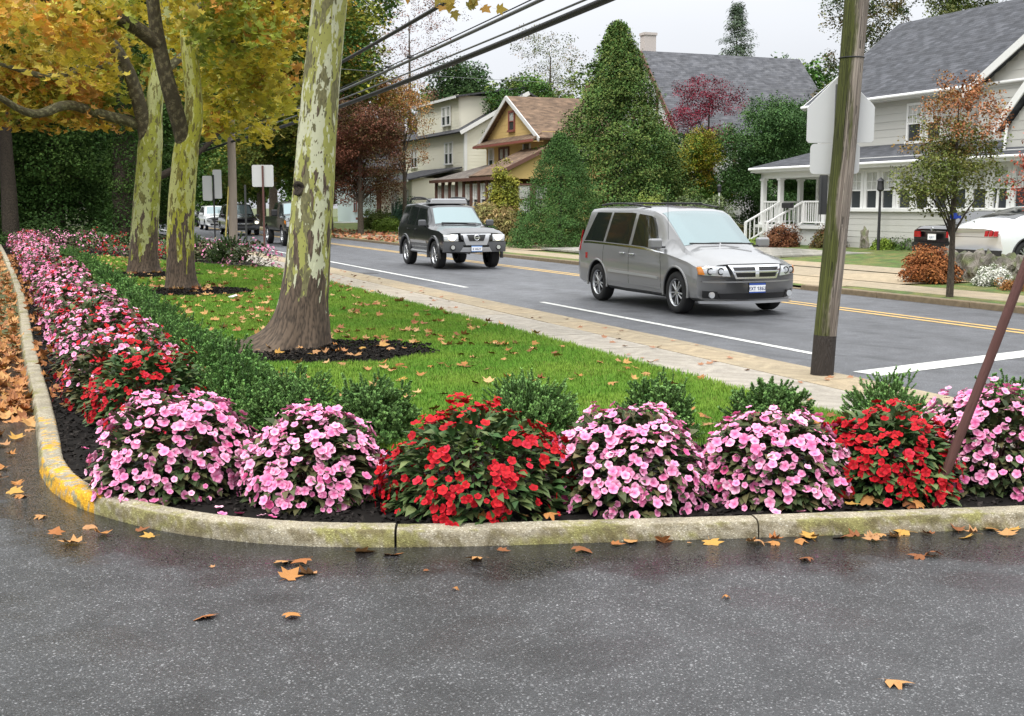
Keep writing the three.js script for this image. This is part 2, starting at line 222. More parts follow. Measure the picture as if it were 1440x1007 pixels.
{ // kerb along the bed
  const kg = structGroup('kerb'), PR = [[0, -.05], [0, .0], [.004, .03], [.009, .055], [.014, .072], [.021, .083], [.032, .089], [.05, .091], [.08, .0925], [.11, .0925], [.13, .090], [.143, .083], [.148, .065], [.149, .0]];
  const mat = std([1, 1, 1], .85, { map: rep(aKerb.map, .55), bumpMap: rep(aKerb.bump, .55), bumpScale: .003, vertexColors: true });
  // moss and old yellow paint, with ragged outlines of their own
  const tint = (x, y, z, q) => {
    const n = fbm3(x * 3, y * 9, z * 3, 4), f = fbm3(x * 14, y * 22, z * 14, 3); let c = [1, 1, 1]; const k = 1 + .22 * n + .18 * f; c = c.map((v) => v * k);
    const face = q < 6, moss = sst(.02, .30, fbm3(x * 1.7 + 4, y * 4, z * 1.7, 3) * .9 + f * .55 + (face ? .13 : -.22));
    c = mix3(c, [.62, .66, .16], moss * .75);
    const grime = face ? sst(-.05, .35, fbm3(x * 5, y * 10 + 5, z * 5, 4) * .8 + f * .4 + .10) : 0; c = mix3(c, [.40, .36, .24], grime * .75);
    const corner = x < -2.36 && x > -3.3 && z > -8.0, painted = (face && corner && z > -7.55 && f + .9 * n > -.16) || (!face && x < -2.3 && x > -3.7 && z > -9 && f * 1.2 + n > .20 + (q > 9 ? .15 : 0));
    if (painted) c = [1.85, 1.10, .05].map((v) => v * (1 + .25 * f));
    return c;
  };
  const joints = []; const sAt = (x, z) => { let b = 1e9, j = 0; kerbLine.forEach((p, i) => { const d = (p.x - x) ** 2 + (p.z - z) ** 2; if (d < b) { b = d; j = i; } }); return j / 1400; };
  const tJ = [0]; for (let d = 3; d < 41; d += 3.05) tJ.push(d / kerbLen); tJ.push(sAt(-3.22, -7.9), sAt(-.60, -5.8), sAt(1.27, -5.96), sAt(3.4, -6.2), 1); tJ.sort((a, b) => a - b);
  for (let k = 0; k + 1 < tJ.length; k++) {
    const a = tJ[k] + .004 / kerbLen * (Math.abs(tJ[k] - sAt(-.60, -5.8)) < 1e-4 ? 2.2 : 1), b = tJ[k + 1] - .004 / kerbLen; if (b - a < .002) continue; const near = a > .6, st = Math.max(8, Math.round((b - a) * kerbLen / (near ? .015 : .08)));
    const dyo = (k % 3 - 1) * .003, f = (i, j) => { const t = lerp(a, b, i), c = kerbCurve.getPointAt(clamp(t)), tg = kerbCurve.getTangentAt(clamp(t)), [d, y] = PR[Math.round(j * 13)]; const ch = .004 * n2(t * 900, j * 7); return V(c.x + tg.z * (d + ch), y + dyo, c.z - tg.x * (d + ch)); };
    const g = sheet(f, st, 13, (i, j) => [lerp(a, b, i) * kerbLen, PR[Math.round(j * 13)][0] + PR[Math.round(j * 13)][1] * 1.3]);
    const ix = g.index.array; for (let i = 0; i < ix.length; i += 3) { const t = ix[i]; ix[i] = ix[i + 1]; ix[i + 1] = t; } g.computeVertexNormals();
    let e = 0; paintBy(g, (x, y, z, i) => tint(x, y, z, Math.floor(i / (st + 1))));
    const cap = (i) => { const sh = []; for (let j = 1; j < 13; j++) { const p0 = f(i, 0), p1 = f(i, j / 13), p2 = f(i, (j + 1) / 13); sh.push(p0.x, p0.y, p0.z, p1.x, p1.y, p1.z, p2.x, p2.y, p2.z); } const cg = new THREE.BufferGeometry(); cg.setAttribute('position', new THREE.Float32BufferAttribute(sh, 3)); cg.computeVertexNormals(); return paint(norm(cg), .35, .33, .28); };
    obj('kerb_stone', [norm(g, true), cap(0), cap(1)], mat, kg);
  }
}
struct('lot_kerb', [sheet((a, b) => V(lerp(-22.6, -60, a), b < .5 ? .12 * b * 2 : .12, lerp(-51.2, -47, a) - (b < .5 ? 0 : .16)), 20, 3)], std([.45, .41, .31], .9, { map: rep(aCon.map, 1) }));
// the far side of the road: kerb, verge, pavement, aprons, yards
{
  const conc = std([1.0, .93, .80], .85, { map: rep(aCon.map, .7), bumpMap: rep(aCon.bump, .7), bumpScale: .002 }), kerbM = std([.62, .55, .45], .9, { map: rep(aCon.map, 1.3) });
  const vg = tex(512, 512, (u, v) => { const k = .8 + .3 * tn(u, v, 10, 4) + .35 * tn(u, v, 60, 5) + .2 * tn(u, v, 160, 6), y = clamp(.45 + .9 * tn(u, v, 5, 9)); return mix3([.075, .135, .018], [.17, .165, .04], y).map((x) => x * k); }); vg.repeat.set(.3, .3);
  const grassM = std([1, 1, 1], .95, { map: vg });
  struct('far_yards', [sheet((a, b) => RF(lerp(-8, 150, b), lerp(14.7, 75, a), .075 + .25 * sst(17, 30, lerp(14.7, 75, a))), 30, 60)], grassM);
  const kg = structGroup('far_kerb'), R = rng(4);
  const aprons = [[19.6, 30.4], [40, 45.4], [61.5, 65]]; const dropped = (s) => aprons.some(([a, b]) => s > a && s < b);
  for (let s = -6; s < 130; s += 2.4) { const d = dropped(s + 1.2), h = d ? .03 : .11; const g = rbox(.17, .2, 2.385, .02, 0, h - .1, 0); const o = obj('kerb_stone', triUV(g), kerbM, kg); o.position.copy(RF(s + 1.2, 14.70)); o.rotation.y = Math.atan2(RS, RC); }
  const sg = structGroup('far_sidewalk'); const tones = [0, 1, 2].map((k) => std([[1.02, .94, .8], [.95, .9, .8], [1.08, 1, .86]][k], .85, { map: rep(aCon.map, .7), bumpMap: rep(aCon.bump, .7), bumpScale: .002 }));
  for (let s = -6, k = 0; s < 110; s += 1.5, k++) { const g = new THREE.BoxGeometry(1.25, .1, 1.488).translate(0, .052, 0); const o = obj('slab', triUV(g), tones[Math.floor(R() * 3)], sg); o.position.copy(RF(s + .75, 15.98)); o.rotation.y = Math.atan2(RS, RC); }
  const dg = structGroup('driveway'); // concrete apron and drive in slabs
  for (const [s0, s1, n1] of [[19.8, 30.2, 38], [40.2, 45.2, 20], [61.7, 64.8, 24]]) for (let n = 14.82, first = true; n < n1; n += 2.4) { if (n > 15.3 && n < 16.6) n = 16.65; const n2b = first ? 15.33 : Math.min(n + 2.38, n1); const w = (s1 - s0) / (s1 - s0 > 6 ? 3 : 2); for (let s = s0; s < s1 - .1; s += w) { const ya = first ? .035 : .095 + .012 * (n - 16.6) * .6, yb = first ? .09 : ya; obj('slab', [triUV(norm(sheet((a, b) => RF(lerp(s + .01, s + w - .01, b), lerp(n, n2b, a), lerp(ya, yb, a) + .012), 1, 1)))], tones[Math.floor(R() * 3)], dg); } if (first) { first = false; n = 16.65 - 2.4; } }
  // verge sheets with grass at the right-hand drive
  struct('far_verge', [strip(-6, 19.5, 14.80, 15.34, .105), strip(45.5, 61.4, 14.80, 15.34, .105), strip(65.1, 120, 14.80, 15.34, .105), strip(30.5, 39.9, 14.8, 15.34, .105)], grassM);
  // open-cell paver strip beside the drive
  const pg = structGroup('paver_strip'), pm = [0, 1].map((k) => std(k ? [.33, .31, .27] : [.25, .24, .21], .9)); const cells = [];
  for (let s = 30.6; s < 39.8; s += .6) for (let n = 17.2; n < 24.6; n += .4) { const g = box(.34, .06, .53, 0, .03, 0); g.rotateY(Math.atan2(RS, RC)); const c = RF(s + .3, n + .2); g.translate(c.x, .115 + .012 * (n - 16.6) * .6 + .01 * R(), c.z); cells.push(g); }
  const half = cells.filter((_, i) => i % 5 < 3), rest = cells.filter((_, i) => i % 5 >= 3); for (const [l, m] of [[half, pm[0]], [rest, pm[1]]]) { const o = obj('pavers', l, m, pg); o.userData.kind = 'stuff'; }
}
// ---------------------------------------------------------------- leaves and flowers
function fan(pts, center, cfn) { // closed fan of 3D points
  const pos = [], col = []; for (let i = 0; i < pts.length; i++) { const a = pts[i], b = pts[(i + 1) % pts.length]; for (const p of [center, a, b]) { pos.push(...p); col.push(...(cfn ? cfn(p) : [1, 1, 1])); } }
  const g = new THREE.BufferGeometry(); g.setAttribute('position', new THREE.Float32BufferAttribute(pos, 3)); g.setAttribute('color', new THREE.Float32BufferAttribute(col, 3)); g.computeVertexNormals(); return norm(g, true);
}
// lobed leaf lying in xz, stalk at the origin, tip along +z; curl bends the edges up
function lobedLeaf(size, curl, R, stalk = true) {
  const out = [[0, .02], [.18, -.06], [.46, .10], [.30, .24], [.56, .50], [.24, .52], [.16, .68], [0, 1.0], [-.15, .70], [-.25, .50], [-.55, .52], [-.30, .22], [-.45, .08], [-.18, -.06]];
  const tw = (R() - .5) * .9, cz = curl * (.5 + R()), q = ([x, z]) => [x * size, size * (cz * x * x * 1.6 + curl * .35 * (z - .4) * (z - .4) + tw * x * (z - .4) * .5 + .03 * (R() - .5)), z * size];
  const g = fan(out.map(q), q([0, .36])); if (!stalk) return g;
  const w = .012 * size, s = new THREE.BufferGeometry(); s.setAttribute('position', new THREE.Float32BufferAttribute([-w, 0, 0, w, 0, 0, .1 * size, .05 * size, -.42 * size, -w, 0, 0, .1 * size, .05 * size, -.42 * size, .1 * size - w, .06 * size, -.42 * size], 3)); s.computeVertexNormals();
  return mg([g, paint(norm(s), .8, .7, .5)]);
}
function lanceLeaf(L, w, bend = .25, k = 1, cc = [1, 1, 1]) { // folded lance leaf along +z, tip drooping
  const P = [[0, 0, 0], [w * .55, .10, .30], [w * .6, .09, .58], [0, -.22, 1], [-w * .6, .09, .58], [-w * .55, .10, .30]], q = ([x, y, z]) => [x * L, (y * .6 - bend * z * z) * L, z * L], m1 = q([0, .02, .32]), m2 = q([0, .0, .62]);
  const f = (a, b, c) => [...q(a), ...b, ...c]; const pos = [...q(P[0]), ...q(P[1]), ...m1, ...q(P[1]), ...q(P[2]), ...m1, ...m1, ...q(P[2]), ...m2, ...q(P[2]), ...q(P[3]), ...m2, ...q(P[0]), ...m1, ...q(P[5]), ...q(P[5]), ...m1, ...q(P[4]), ...m1, ...m2, ...q(P[4]), ...q(P[4]), ...m2, ...q(P[3])];
  const g = new THREE.BufferGeometry(); g.setAttribute('position', new THREE.Float32BufferAttribute(pos, 3)); g.computeVertexNormals(); return paint(norm(g), cc[0] * k, cc[1] * k, cc[2] * k);
}
function flowerGeo(r, R, edge, mid, heart) { // five broad overlapping petals round a darker eye: 45 triangles
  const pos = [], col = [], ring = [[], [], []], cup = .06 + R() * .22;
  for (let i = 0; i < 15; i++) { const a = i / 15 * 6.283, k = i % 3 === 0 ? .84 : 1 - R() * .08, wv = i % 3 === 0 ? -.12 : .04 + R() * .08; ring[0].push([Math.cos(a) * r * .24, r * .02, Math.sin(a) * r * .24]); ring[1].push([Math.cos(a) * r * .66 * (i % 3 ? 1 : .94), r * (cup * .45 + wv * .5), Math.sin(a) * r * .66 * (i % 3 ? 1 : .94)]); ring[2].push([Math.cos(a) * r * k, r * (cup + wv - (i % 3 ? .12 * R() : 0)), Math.sin(a) * r * k]); }
  const e = edge.map((x) => x * (.9 + R() * .2)), tri = (a, b, c, ca, cb, cc) => { pos.push(...a, ...b, ...c); col.push(...ca, ...cb, ...cc); };
  for (let i = 0; i < 15; i++) { const j = (i + 1) % 15; tri([0, -.03 * r, 0], ring[1][j], ring[1][i], heart, mid, mid); tri(ring[1][i], ring[1][j], ring[2][i], mid, mid, i % 3 ? e : mid); tri(ring[1][j], ring[2][j], ring[2][i], mid, j % 3 ? e : mid, i % 3 ? e : mid); }
  const g = new THREE.BufferGeometry(); g.setAttribute('position', new THREE.Float32BufferAttribute(pos, 3)); g.setAttribute('color', new THREE.Float32BufferAttribute(col, 3)); g.computeVertexNormals(); return norm(g, true);
}
const petalMat = phys([1, 1, 1], .62, { vertexColors: true, side: THREE.DoubleSide, specularIntensity: .4 });
const leafMat = phys([1, 1, 1], .55, { vertexColors: true, side: THREE.DoubleSide, specularIntensity: .6 });
const crownMat = phys([1, 1, 1], .75, { vertexColors: true, side: THREE.DoubleSide, specularIntensity: .4 }), sunLeafMat = phys([1, 1, 1], .75, { vertexColors: true, side: THREE.DoubleSide, transmission: .42, thickness: 0, specularIntensity: .4 });
const FR = rng(501);
const flowerSets = {
  pink: [0, 1, 2, 3, 4].map((k) => flowerGeo(.034, FR, [[.84, .39, .58], [.86, .47, .64], [.80, .30, .48], [.88, .54, .69], [.74, .19, .36]][k], [[.80, .30, .50], [.82, .39, .57], [.74, .20, .40], [.84, .47, .62], [.66, .09, .25]][k], [.56, .06, .22])),
  red: [0, 1, 2, 3].map((k) => flowerGeo(.033, FR, [[.50, .010, .022], [.58, .014, .020], [.42, .006, .016], [.58, .035, .075]][k], [[.44, .006, .014], [.50, .008, .014], [.36, .004, .010], [.52, .016, .04]][k], [.22, .002, .006])),
  salmon: [0, 1, 2].map((k) => flowerGeo(.030, FR, [[.60, .06, .04], [.55, .03, .03], [.50, .02, .02]][k], [.46, .02, .02], [.25, .005, .006])),
};
const fallLeafGeo = [0, 1, 2, 3, 4, 5].map((k) => lobedLeaf(.105, [.25, .55, .85, .4, 1.1, .15][k], rng(60 + k)));
const fallMats = [[.37, .17, .055], [.31, .12, .040], [.42, .22, .085], [.21, .08, .032], [.44, .25, .06], [.38, .20, .09], [.40, .18, .055]].map((c) => phys(c, .7, { vertexColors: true, side: THREE.DoubleSide, specularIntensity: .4 }));

// a domed mound of impatiens: foliage, and the flowers as pieces of their own (or joined where too small to tell apart)
function dome(R, lo = 0) { const u = lerp(lo, 1, R()), a = R() * 6.283, e = Math.sqrt(1 - u * u); return V(e * Math.cos(a), u, e * Math.sin(a)); }
function flowerMound(label, x, z, rx, h, kinds, near, seed, group, y0 = .066, nf = 120) {
  const R = rng(seed), o = thing('flower_mound', label, 'flowers', [x, y0, z], 0, group), leaves = [], pinkish = kinds[0] !== 'red';
  const shape = (d) => { const k = 1 + .11 * n3(d.x * 1.8 + seed, d.y * 1.8, d.z * 1.8) + .09 * n3(d.x * 4.5 + seed, d.y * 4.5, d.z * 4.5); return V(d.x * rx * k, Math.pow(d.y, .85) * h * k, d.z * rx * k); };
  const nl = near ? 1650 : 380, ls = near ? 1.08 : 1.5;
  for (let k = 0; k < nl; k++) {
    const d = dome(R, -.02), p = shape(V(d.x, Math.max(0, d.y), d.z)).multiplyScalar(lerp(.60, .93, Math.sqrt(R()))); p.y = Math.max(.015, p.y);
    const out = V(d.x, .15 + d.y * .5, d.z).add(V(R() - .5, (R() - .5) * .6, R() - .5).multiplyScalar(.9)).normalize();
    const t = R(), c = pinkish ? mix3([.040, .066, .022], [.16, .13, .06], t * t) : mix3([.035, .085, .022], [.15, .18, .065], t * t), g = lanceLeaf((.055 + R() * .04) * ls, .42, .12 + R() * .3, .85 + R() * .3, c);
    const q = new THREE.Quaternion().setFromRotationMatrix(new THREE.Matrix4().lookAt(out, V(0, 0, 0), V(R() - .5, 1, R() - .5))); g.applyQuaternion(q); g.translate(p.x, p.y, p.z); leaves.push(g);
  }
  for (let k = 0; k < 14; k++) { const d = dome(R, .2), p = shape(d).multiplyScalar(.8); leaves.push(paint(bar(V(d.x * .05, -.03, d.z * .05), p, .006, 5), .07, .03, .02)); }
  obj('foliage', leaves, leafMat, o).userData.kind = 'stuff';
  const joined = [], placed = []; let nInd = 0, left = 0, cd = null;
  for (let k = 0, tries = 0; k < nf && tries < nf * 20; tries++) {
    let d; if (left > 0 && R() < .75) { left--; d = V(cd.x + (R() - .5) * .42, Math.max(.02, cd.y + (R() - .5) * .42), cd.z + (R() - .5) * .42).normalize(); } else { d = dome(R, .02); cd = d; left = 0; } const cl = n3(d.x * 2.1 + seed * 3, d.y * 2.1, d.z * 2.1); if (R() > sst(-.6, .15, cl + (kinds[0] === 'red' ? .16 : .42) - (kinds[0] === 'red' ? .3 * d.y : 0))) continue;
    const p = shape(d).multiplyScalar(1.0 + R() * .09); if (placed.some((q) => q.distanceToSquared(p) < (near ? .00042 : .0008))) continue; placed.push(p); k++; if (!left) left = 1 + Math.floor(R() * 4);
    const kind = kinds.length > 1 ? (n3(d.x * 1.6 + seed, d.y * 1.6, d.z * 1.6 + 4) + (R() - .5) * .5 > .15 ? kinds[1] : kinds[0]) : kinds[0], set = flowerSets[kind], gi = Math.floor(R() * R() * set.length), face = V(d.x, d.y + .30, d.z).add(V(R() - .5, R() - .5, R() - .5).multiplyScalar(1.3)).normalize(), q = qFrom(face, R() * 6.28), s = (.46 + R() * .52) * (near ? 1 : 1.15);
    if (near && d.z > -.5 && nInd < 300) { nInd++; const m = obj('flower', set[gi], petalMat, o); m.position.copy(p); m.quaternion.copy(q); m.scale.setScalar(s); } else joined.push(set[gi].clone().applyMatrix4(new THREE.Matrix4().compose(p, q, V(s, s, s))));
  }
  if (joined.length) obj('blossoms', joined, petalMat, o).userData.kind = 'stuff';
  return o;
}
// small-leaved evergreen shrub: upright sprigs
const sprigGeo = (seed, L = .16, leaf = .030, n = 22, w = .42) => { const R = rng(seed), gs = [paint(bar(V(0, 0, 0), V(0, L, 0), .0022, 4), .5, .4, .2)]; for (let k = 0; k < n; k++) { const t = .15 + .85 * k / n, a = k * 2.4, g = lanceLeaf(leaf * (.8 + R() * .4), w, -.1, .75 + R() * .5 + (t > .85 ? .5 : 0)); g.rotateX(-.55 - t * .5); g.rotateY(a); g.translate(0, t * L, 0); gs.push(g); } return mg(gs); };
const sprigs = [sprigGeo(1, .10, .026, 20, .55), sprigGeo(2, .09, .028, 18, .55), sprigGeo(3, .11, .026, 20, .5)];
const sprigMat = phys([1, 1, 1], .6, { vertexColors: true, side: THREE.DoubleSide, specularIntensity: .5 });
function shrub(name, label, x, z, rx, h, seed, group, o2 = {}) {
  const R = rng(seed), o = thing(name, label, o2.category ?? 'shrub', [x, o2.y ?? .08, z], 0, group), list = [], n = o2.n ?? 420, ca = o2.ca ?? [.035, .10, .022], cb = o2.cb ?? [.10, .19, .045], up = o2.up ?? .9;
  for (let k = 0; k < n; k++) {
    const d = dome(R, 0), kk = 1 + (o2.rough ?? .22) * n3(d.x * 2.2 + seed, d.y * 2.2, d.z * 2.2) + .15 * n3(d.x * 6, d.y * 6 + seed, d.z * 6), t = lerp(.35, .92, Math.sqrt(R())), p = V(d.x * rx * kk * t, Math.pow(d.y, .8) * h * kk * t, d.z * (o2.rz ?? rx) * kk * t), dir = V(d.x * .8 + (R() - .5) * .7, d.y * .4 + up, d.z * .8 + (R() - .5) * .7).normalize(), c = mix3(ca, cb, clamp(R() * .7 + .3 * (t - .4) + (o2.cc && R() < .25 ? .2 : 0)));
    list.push([p, qFrom(dir, R() * 6.28), (o2.s ?? 1) * (.75 + R() * .5), o2.cc && R() < (o2.pc ?? .2) ? o2.cc : c]);
  }
  instanced('foliage', o2.geo ?? sprigs[seed % 3], o2.mat ?? sprigMat, list, o);
  const st = []; for (let k = 0; k < 6; k++) { const a = R() * 6.28; st.push(bar(V(0, -.04, 0), V(Math.cos(a) * rx * .5, h * .55, Math.sin(a) * rx * .5), .008 * (o2.s ?? 1), 5)); } obj('stem', st[0], barkMat, o);
  return o;
}
// ---------------------------------------------------------------- bark and trees
const barkTex = tex(512, 512, (u, v) => { const f = Math.abs(tn(u * 1, v, 9, 3)) * .9 + .3 * tn(u, v, 30, 5), k = clamp(.35 + .9 * f); return mix3([.035, .027, .020], [.15, .12, .09], k); }), barkBump = tex(512, 512, (u, v) => clamp(.3 + Math.abs(tn(u, v, 9, 3)) + .2 * tn(u, v, 40, 8)), false);
barkTex.repeat.set(3, .9); barkBump.repeat.set(3, .9);
const barkMat = std([1, 1, 1], .95, { map: barkTex, bumpMap: barkBump, bumpScale: .03 }), darkBark = std([.55, .53, .50], .95, { map: barkTex, bumpMap: barkBump, bumpScale: .03 });
function clump(seed, leaf, n, Rr, kind = 'lobed', flat = .6) { const R = rng(seed), gs = []; for (let k = 0; k < n; k++) { const d = V(R() - .5, (R() - .5) * flat, R() - .5).multiplyScalar(2 * Rr), s = leaf * (.7 + R() * .6); let g = kind === 'lobed' ? lobedLeaf(s, .3 + R() * .4, R, false) : kind === 'lance' ? lanceLeaf(s, .55, .25) : lanceLeaf(s, .16, .05); g.translate(0, 0, kind === 'lobed' ? -.3 * s : 0); const q = new THREE.Quaternion().setFromEuler(EU.set((R() - .3) * 1.5, R() * 6.28, (R() - .5) * 1.4)); g.applyQuaternion(q); const kk = .65 + R() * .7; const c = g.attributes.color; for (let i = 0; i < c.count; i++) c.setXYZ(i, kk, kk, kk); gs.push(g.translate(d.x, d.y, d.z)); } return mg(gs); }
const CL = { syc: [clump(1, .17, 9, .30), clump(2, .16, 8, .28)], maple: [clump(3, .15, 14, .42), clump(4, .14, 14, .42)], small: [clump(5, .11, 16, .34, 'lance'), clump(6, .10, 16, .34, 'lance')], fine: [clump(7, .085, 26, .26, 'lance', .9), clump(8, .08, 26, .26, 'lance', .9)], needle: [clump(9, .15, 34, .22, 'needle', .5), clump(10, .15, 34, .24, 'needle', .5)], feather: [clump(11, .09, 22, .22, 'lance', .4)] };
const pick = (a, R) => a[Math.floor(R() * a.length)];
// lobes: [[x,y,z, rx,ry,rz], ...] filled with leaf clumps mostly near their surface
function crownFrom(o, lobes, cl, { n, cols, R, s = 1, gap = .1, inner = .3, name = 'crown', mat = crownMat, vary = .25 }) {
  const vol = lobes.map((l) => Math.pow(l[3] * l[4] * l[5], .66)), tot = vol.reduce((a, b) => a + b, 0), lists = cl.map(() => []), sd = R() * 50;
  lobes.forEach((l, li) => { const m = Math.round(n * vol[li] / tot), cs = typeof cols === 'function' ? cols(l[1]) : cols, cb = pick(cs, R), ca = pick(cs, R); for (let k = 0; k < m; k++) { const d = V(R() * 2 - 1, R() * 2 - 1, R() * 2 - 1).normalize(), t = R() < inner ? Math.cbrt(R()) * .8 : lerp(.74, 1.06, R()), p = V(l[0] + d.x * l[3] * t, l[1] + d.y * l[4] * t, l[2] + d.z * l[5] * t); if (n3(p.x * .9 / s + sd, p.y * .9 / s, p.z * .9 / s) < -1 + gap * 5) continue; let c = mix3(ca, cb, R()); if (R() < .25) c = pick(cs, R); const kk = 1 - vary + 2 * vary * R(); lists[Math.floor(R() * cl.length)].push([p, new THREE.Quaternion().setFromEuler(EU.set((R() - .5) * .9, R() * 6.28, (R() - .5) * .9)), s * (.75 + R() * .5), c.map((x) => x * kk)]); } });
  lists.forEach((l, i) => l.length && instanced(i ? name : name, cl[i], mat, l, o));
}
// a broadleaf tree: trunk, limbs to the lobes, crown
function tree(name, label, p, { h, r, trunkH = .35, rad, n = 1500, cl = CL.maple, cols, seed = 1, s = 1, gap = .12, group, bark = barkMat, lobes: nl = 14, flat = .8, base = .3, cone = 0, lean = 0, inner, category = 'tree', vary, yscale = 1 }) {
  const R = rng(seed), o = thing(name, label, category, p, 0, group), lobes = [], cy = h * (base + 1) / 2, ry = h * (1 - base) / 2;
  for (let k = 0; k < nl; k++) { const a = R() * 6.283, ky = ((k + R()) / nl * 2 - 1) * .82, t = Math.sqrt(R()) * .78 * Math.sqrt(1 - ky * ky * .75), d = V(Math.cos(a), 0, Math.sin(a)), w = 1 - cone * (ky * .5 + .5); const lr = rad * (.34 + R() * .22) * Math.max(.35, w); lobes.push([d.x * t * rad * w + lean * ky, cy + ky * ry, d.z * t * rad * w, lr, lr * flat * yscale, lr]); }
  const top = h * (base + .75 * (1 - base)); obj('trunk', limb([[0, -.15, 0], [lean * .1, top * .35, .03 * r], [lean * .25, top * .7, -.05 * r], [lean * .4, top, 0]], [r * 1.25, r * .85, r * .55, r * .15], { seg: 12, steps: 18, wob: .12 }), bark, o);
  lobes.slice(0, 9).forEach((l) => { const y = Math.max(h * trunkH * .7, l[1] - rad * .7); obj('limb', limb([[lean * .2 * y / h, y, 0], [l[0] * .45, lerp(y, l[1], .55), l[2] * .45], [l[0], l[1], l[2]]], [r * .42, r * .24, r * .06], { seg: 6, steps: 8 }), bark, o); });
  crownFrom(o, lobes, cl, { n, cols, R, s, gap, inner, vary }); return o;
}
// a conical evergreen: whorls of drooping boughs
function conifer(name, label, p, { h, rad, n = 2600, cols, seed, cl = CL.feather, s = 1, r = .2, base = .02, pow = .8, group, gap = .08, twoTops = false, category = 'tree', lump = .2 }) {
  const R = rng(seed), o = thing(name, label, category, p, 0, group), lists = cl.map(() => []);
  obj('trunk', limb([[0, -.15, 0], [0, h * .5, 0], [0, h * .93, 0]], [r, r * .6, r * .1], { seg: 8, steps: 8 }), darkBark, o);
  for (let k = 0; k < n; k++) { const t = base + (1 - base) * Math.pow(R(), 1.35), a = R() * 6.283, env = rad * Math.pow(1 - t, pow) * (1 + lump * n3(Math.cos(a) * 1.3 + seed, t * h * .5, Math.sin(a) * 1.3) + lump * .8 * n3(Math.cos(a) * 3, t * h * 1.2 + seed, Math.sin(a) * 3)) + .08 * rad * (1 - t), q = R() < .28 ? Math.sqrt(R()) : lerp(.8, 1.04, R()), x = Math.cos(a) * env * q, z = Math.sin(a) * env * q, y = t * h - .1 * env * q * (R() * .6); if (n3(x * 1.1 + seed, y * 1.1, z * 1.1) < -1 + gap * 5) continue; const cc = mix3(pick(cols, R), pick(cols, R), R()), kk = .75 + R() * .5; const tt = twoTops && t > .8 ? ((k % 2) - .5) * rad * .35 * (t - .8) * 5 : 0; lists[Math.floor(R() * cl.length)].push([V(x + tt, y, z), new THREE.Quaternion().setFromEuler(EU.set((R() - .5) * .7, -a + 1.57 + (R() - .5), (R() - .5) * .7)), s * (.7 + R() * .6), cc.map((v) => v * kk)]); }
  lists.forEach((l, i) => l.length && instanced('crown', cl[i], crownMat, l, o)); return o;
}
// ---------------------------------------------------------------- planting
const PINK = ['pink'], RED = ['red'], PR = ['pink', 'red'], RP = ['red', 'pink'];
flowerMound('pink impatiens mound at the rounded kerb corner', -1.99, -6.85, .46, .52, PINK, true, 101, 'impatiens mounds along the front kerb', .066, 650);
flowerMound('pink impatiens mound between the corner pink mound and the big red mound', -1.15, -6.62, .40, .46, PINK, true, 102, 'impatiens mounds along the front kerb', .066, 600);
flowerMound('large red impatiens mound just past the wide crack in the kerb', -.2, -6.44, .50, .50, RED, true, 103, 'impatiens mounds along the front kerb', .066, 600);
flowerMound('pink impatiens mound beside the large red mound, dropping over the kerb', .66, -6.54, .44, .49, PINK, true, 104, 'impatiens mounds along the front kerb', .066, 620);
flowerMound('pink impatiens mound beside the red mound with the leaning post', 1.51, -6.64, .41, .46, PINK, true, 105, 'impatiens mounds along the front kerb', .066, 600);
flowerMound('red impatiens mound with the leaning rusty post behind it', 2.18, -6.70, .38, .48, RED, true, 106, 'impatiens mounds along the front kerb', .066, 460);
flowerMound('pink impatiens mound on the road side of the leaning rusty post', 2.92, -6.98, .46, .52, PINK, true, 107, 'impatiens mounds along the front kerb', .066, 600);
{
  const along = (d, off) => { const c = kerbCurve.getPointAt(d / kerbLen), t = kerbCurve.getTangentAt(d / kerbLen); return [c.x + t.z * off, c.z - t.x * off]; };
  let d0 = 0, b = 1e9; for (let d = 30; d < kerbLen - 8; d += .05) { const c = kerbCurve.getPointAt(d / kerbLen), q = Math.hypot(c.x + 3.55, c.z + 8.55); if (q < b) { b = q; d0 = d; } }
  const seq = [RED, PR, RP, PR, PINK, RP, PINK, PR, PINK, RP, PINK, PR, PINK, PINK, RP, PINK, PR, PINK, RP, PINK, PINK, PR, PINK, RP, PINK, PR, PINK, PINK, PR, RP, PINK, PR, PINK, PINK, RP, PINK, PR];
  const first = ['red impatiens mound right behind the pink corner mound, by the lot kerb', 'pink impatiens mound with red patches, second along the lot kerb from the corner', 'red impatiens mound with pink patches, third along the lot kerb from the corner', 'pink impatiens mound with red patches, fourth along the lot kerb from the corner'];
  seq.forEach((k, i) => { const d = d0 - i * (1.0 + i * .006), R = rng(900 + i), near = i < 4; if (d < 1) return; const [x, z] = along(d, .78 + .12 * (R() - .5) + i * .006), mixd = k.length > 1; flowerMound(near ? first[i] : mixd ? 'pink and red mixed impatiens mound in the row beside the lot kerb' : 'all pink impatiens mound in the row beside the lot kerb', x, z, .45 + .07 * R() + i * .003, .50 + .12 * R(), k, near, 200 + i, 'impatiens mounds beside the lot kerb', .066, near ? 400 : 230); });
  // clipped green shrubs behind the flowers
  for (let i = 0; i < 34; i++) { const d = d0 + .25 - i * .80, R = rng(700 + i); if (d < 2) break; const [x, z] = along(d, 1.50 + .12 * (R() - .5)); shrub('evergreen_shrub', 'low green shrub in the row between lawn and lot flowers', x, z, .31 + .07 * R(), .36 + .10 * R(), 300 + i, 'low shrubs behind the lot kerb flowers', { n: i < 10 ? 1000 : 480, up: .5, rough: .4, s: i < 10 ? .8 : 1.2, ca: [.05, .13, .03], cb: [.16, .29, .075] }); }
}
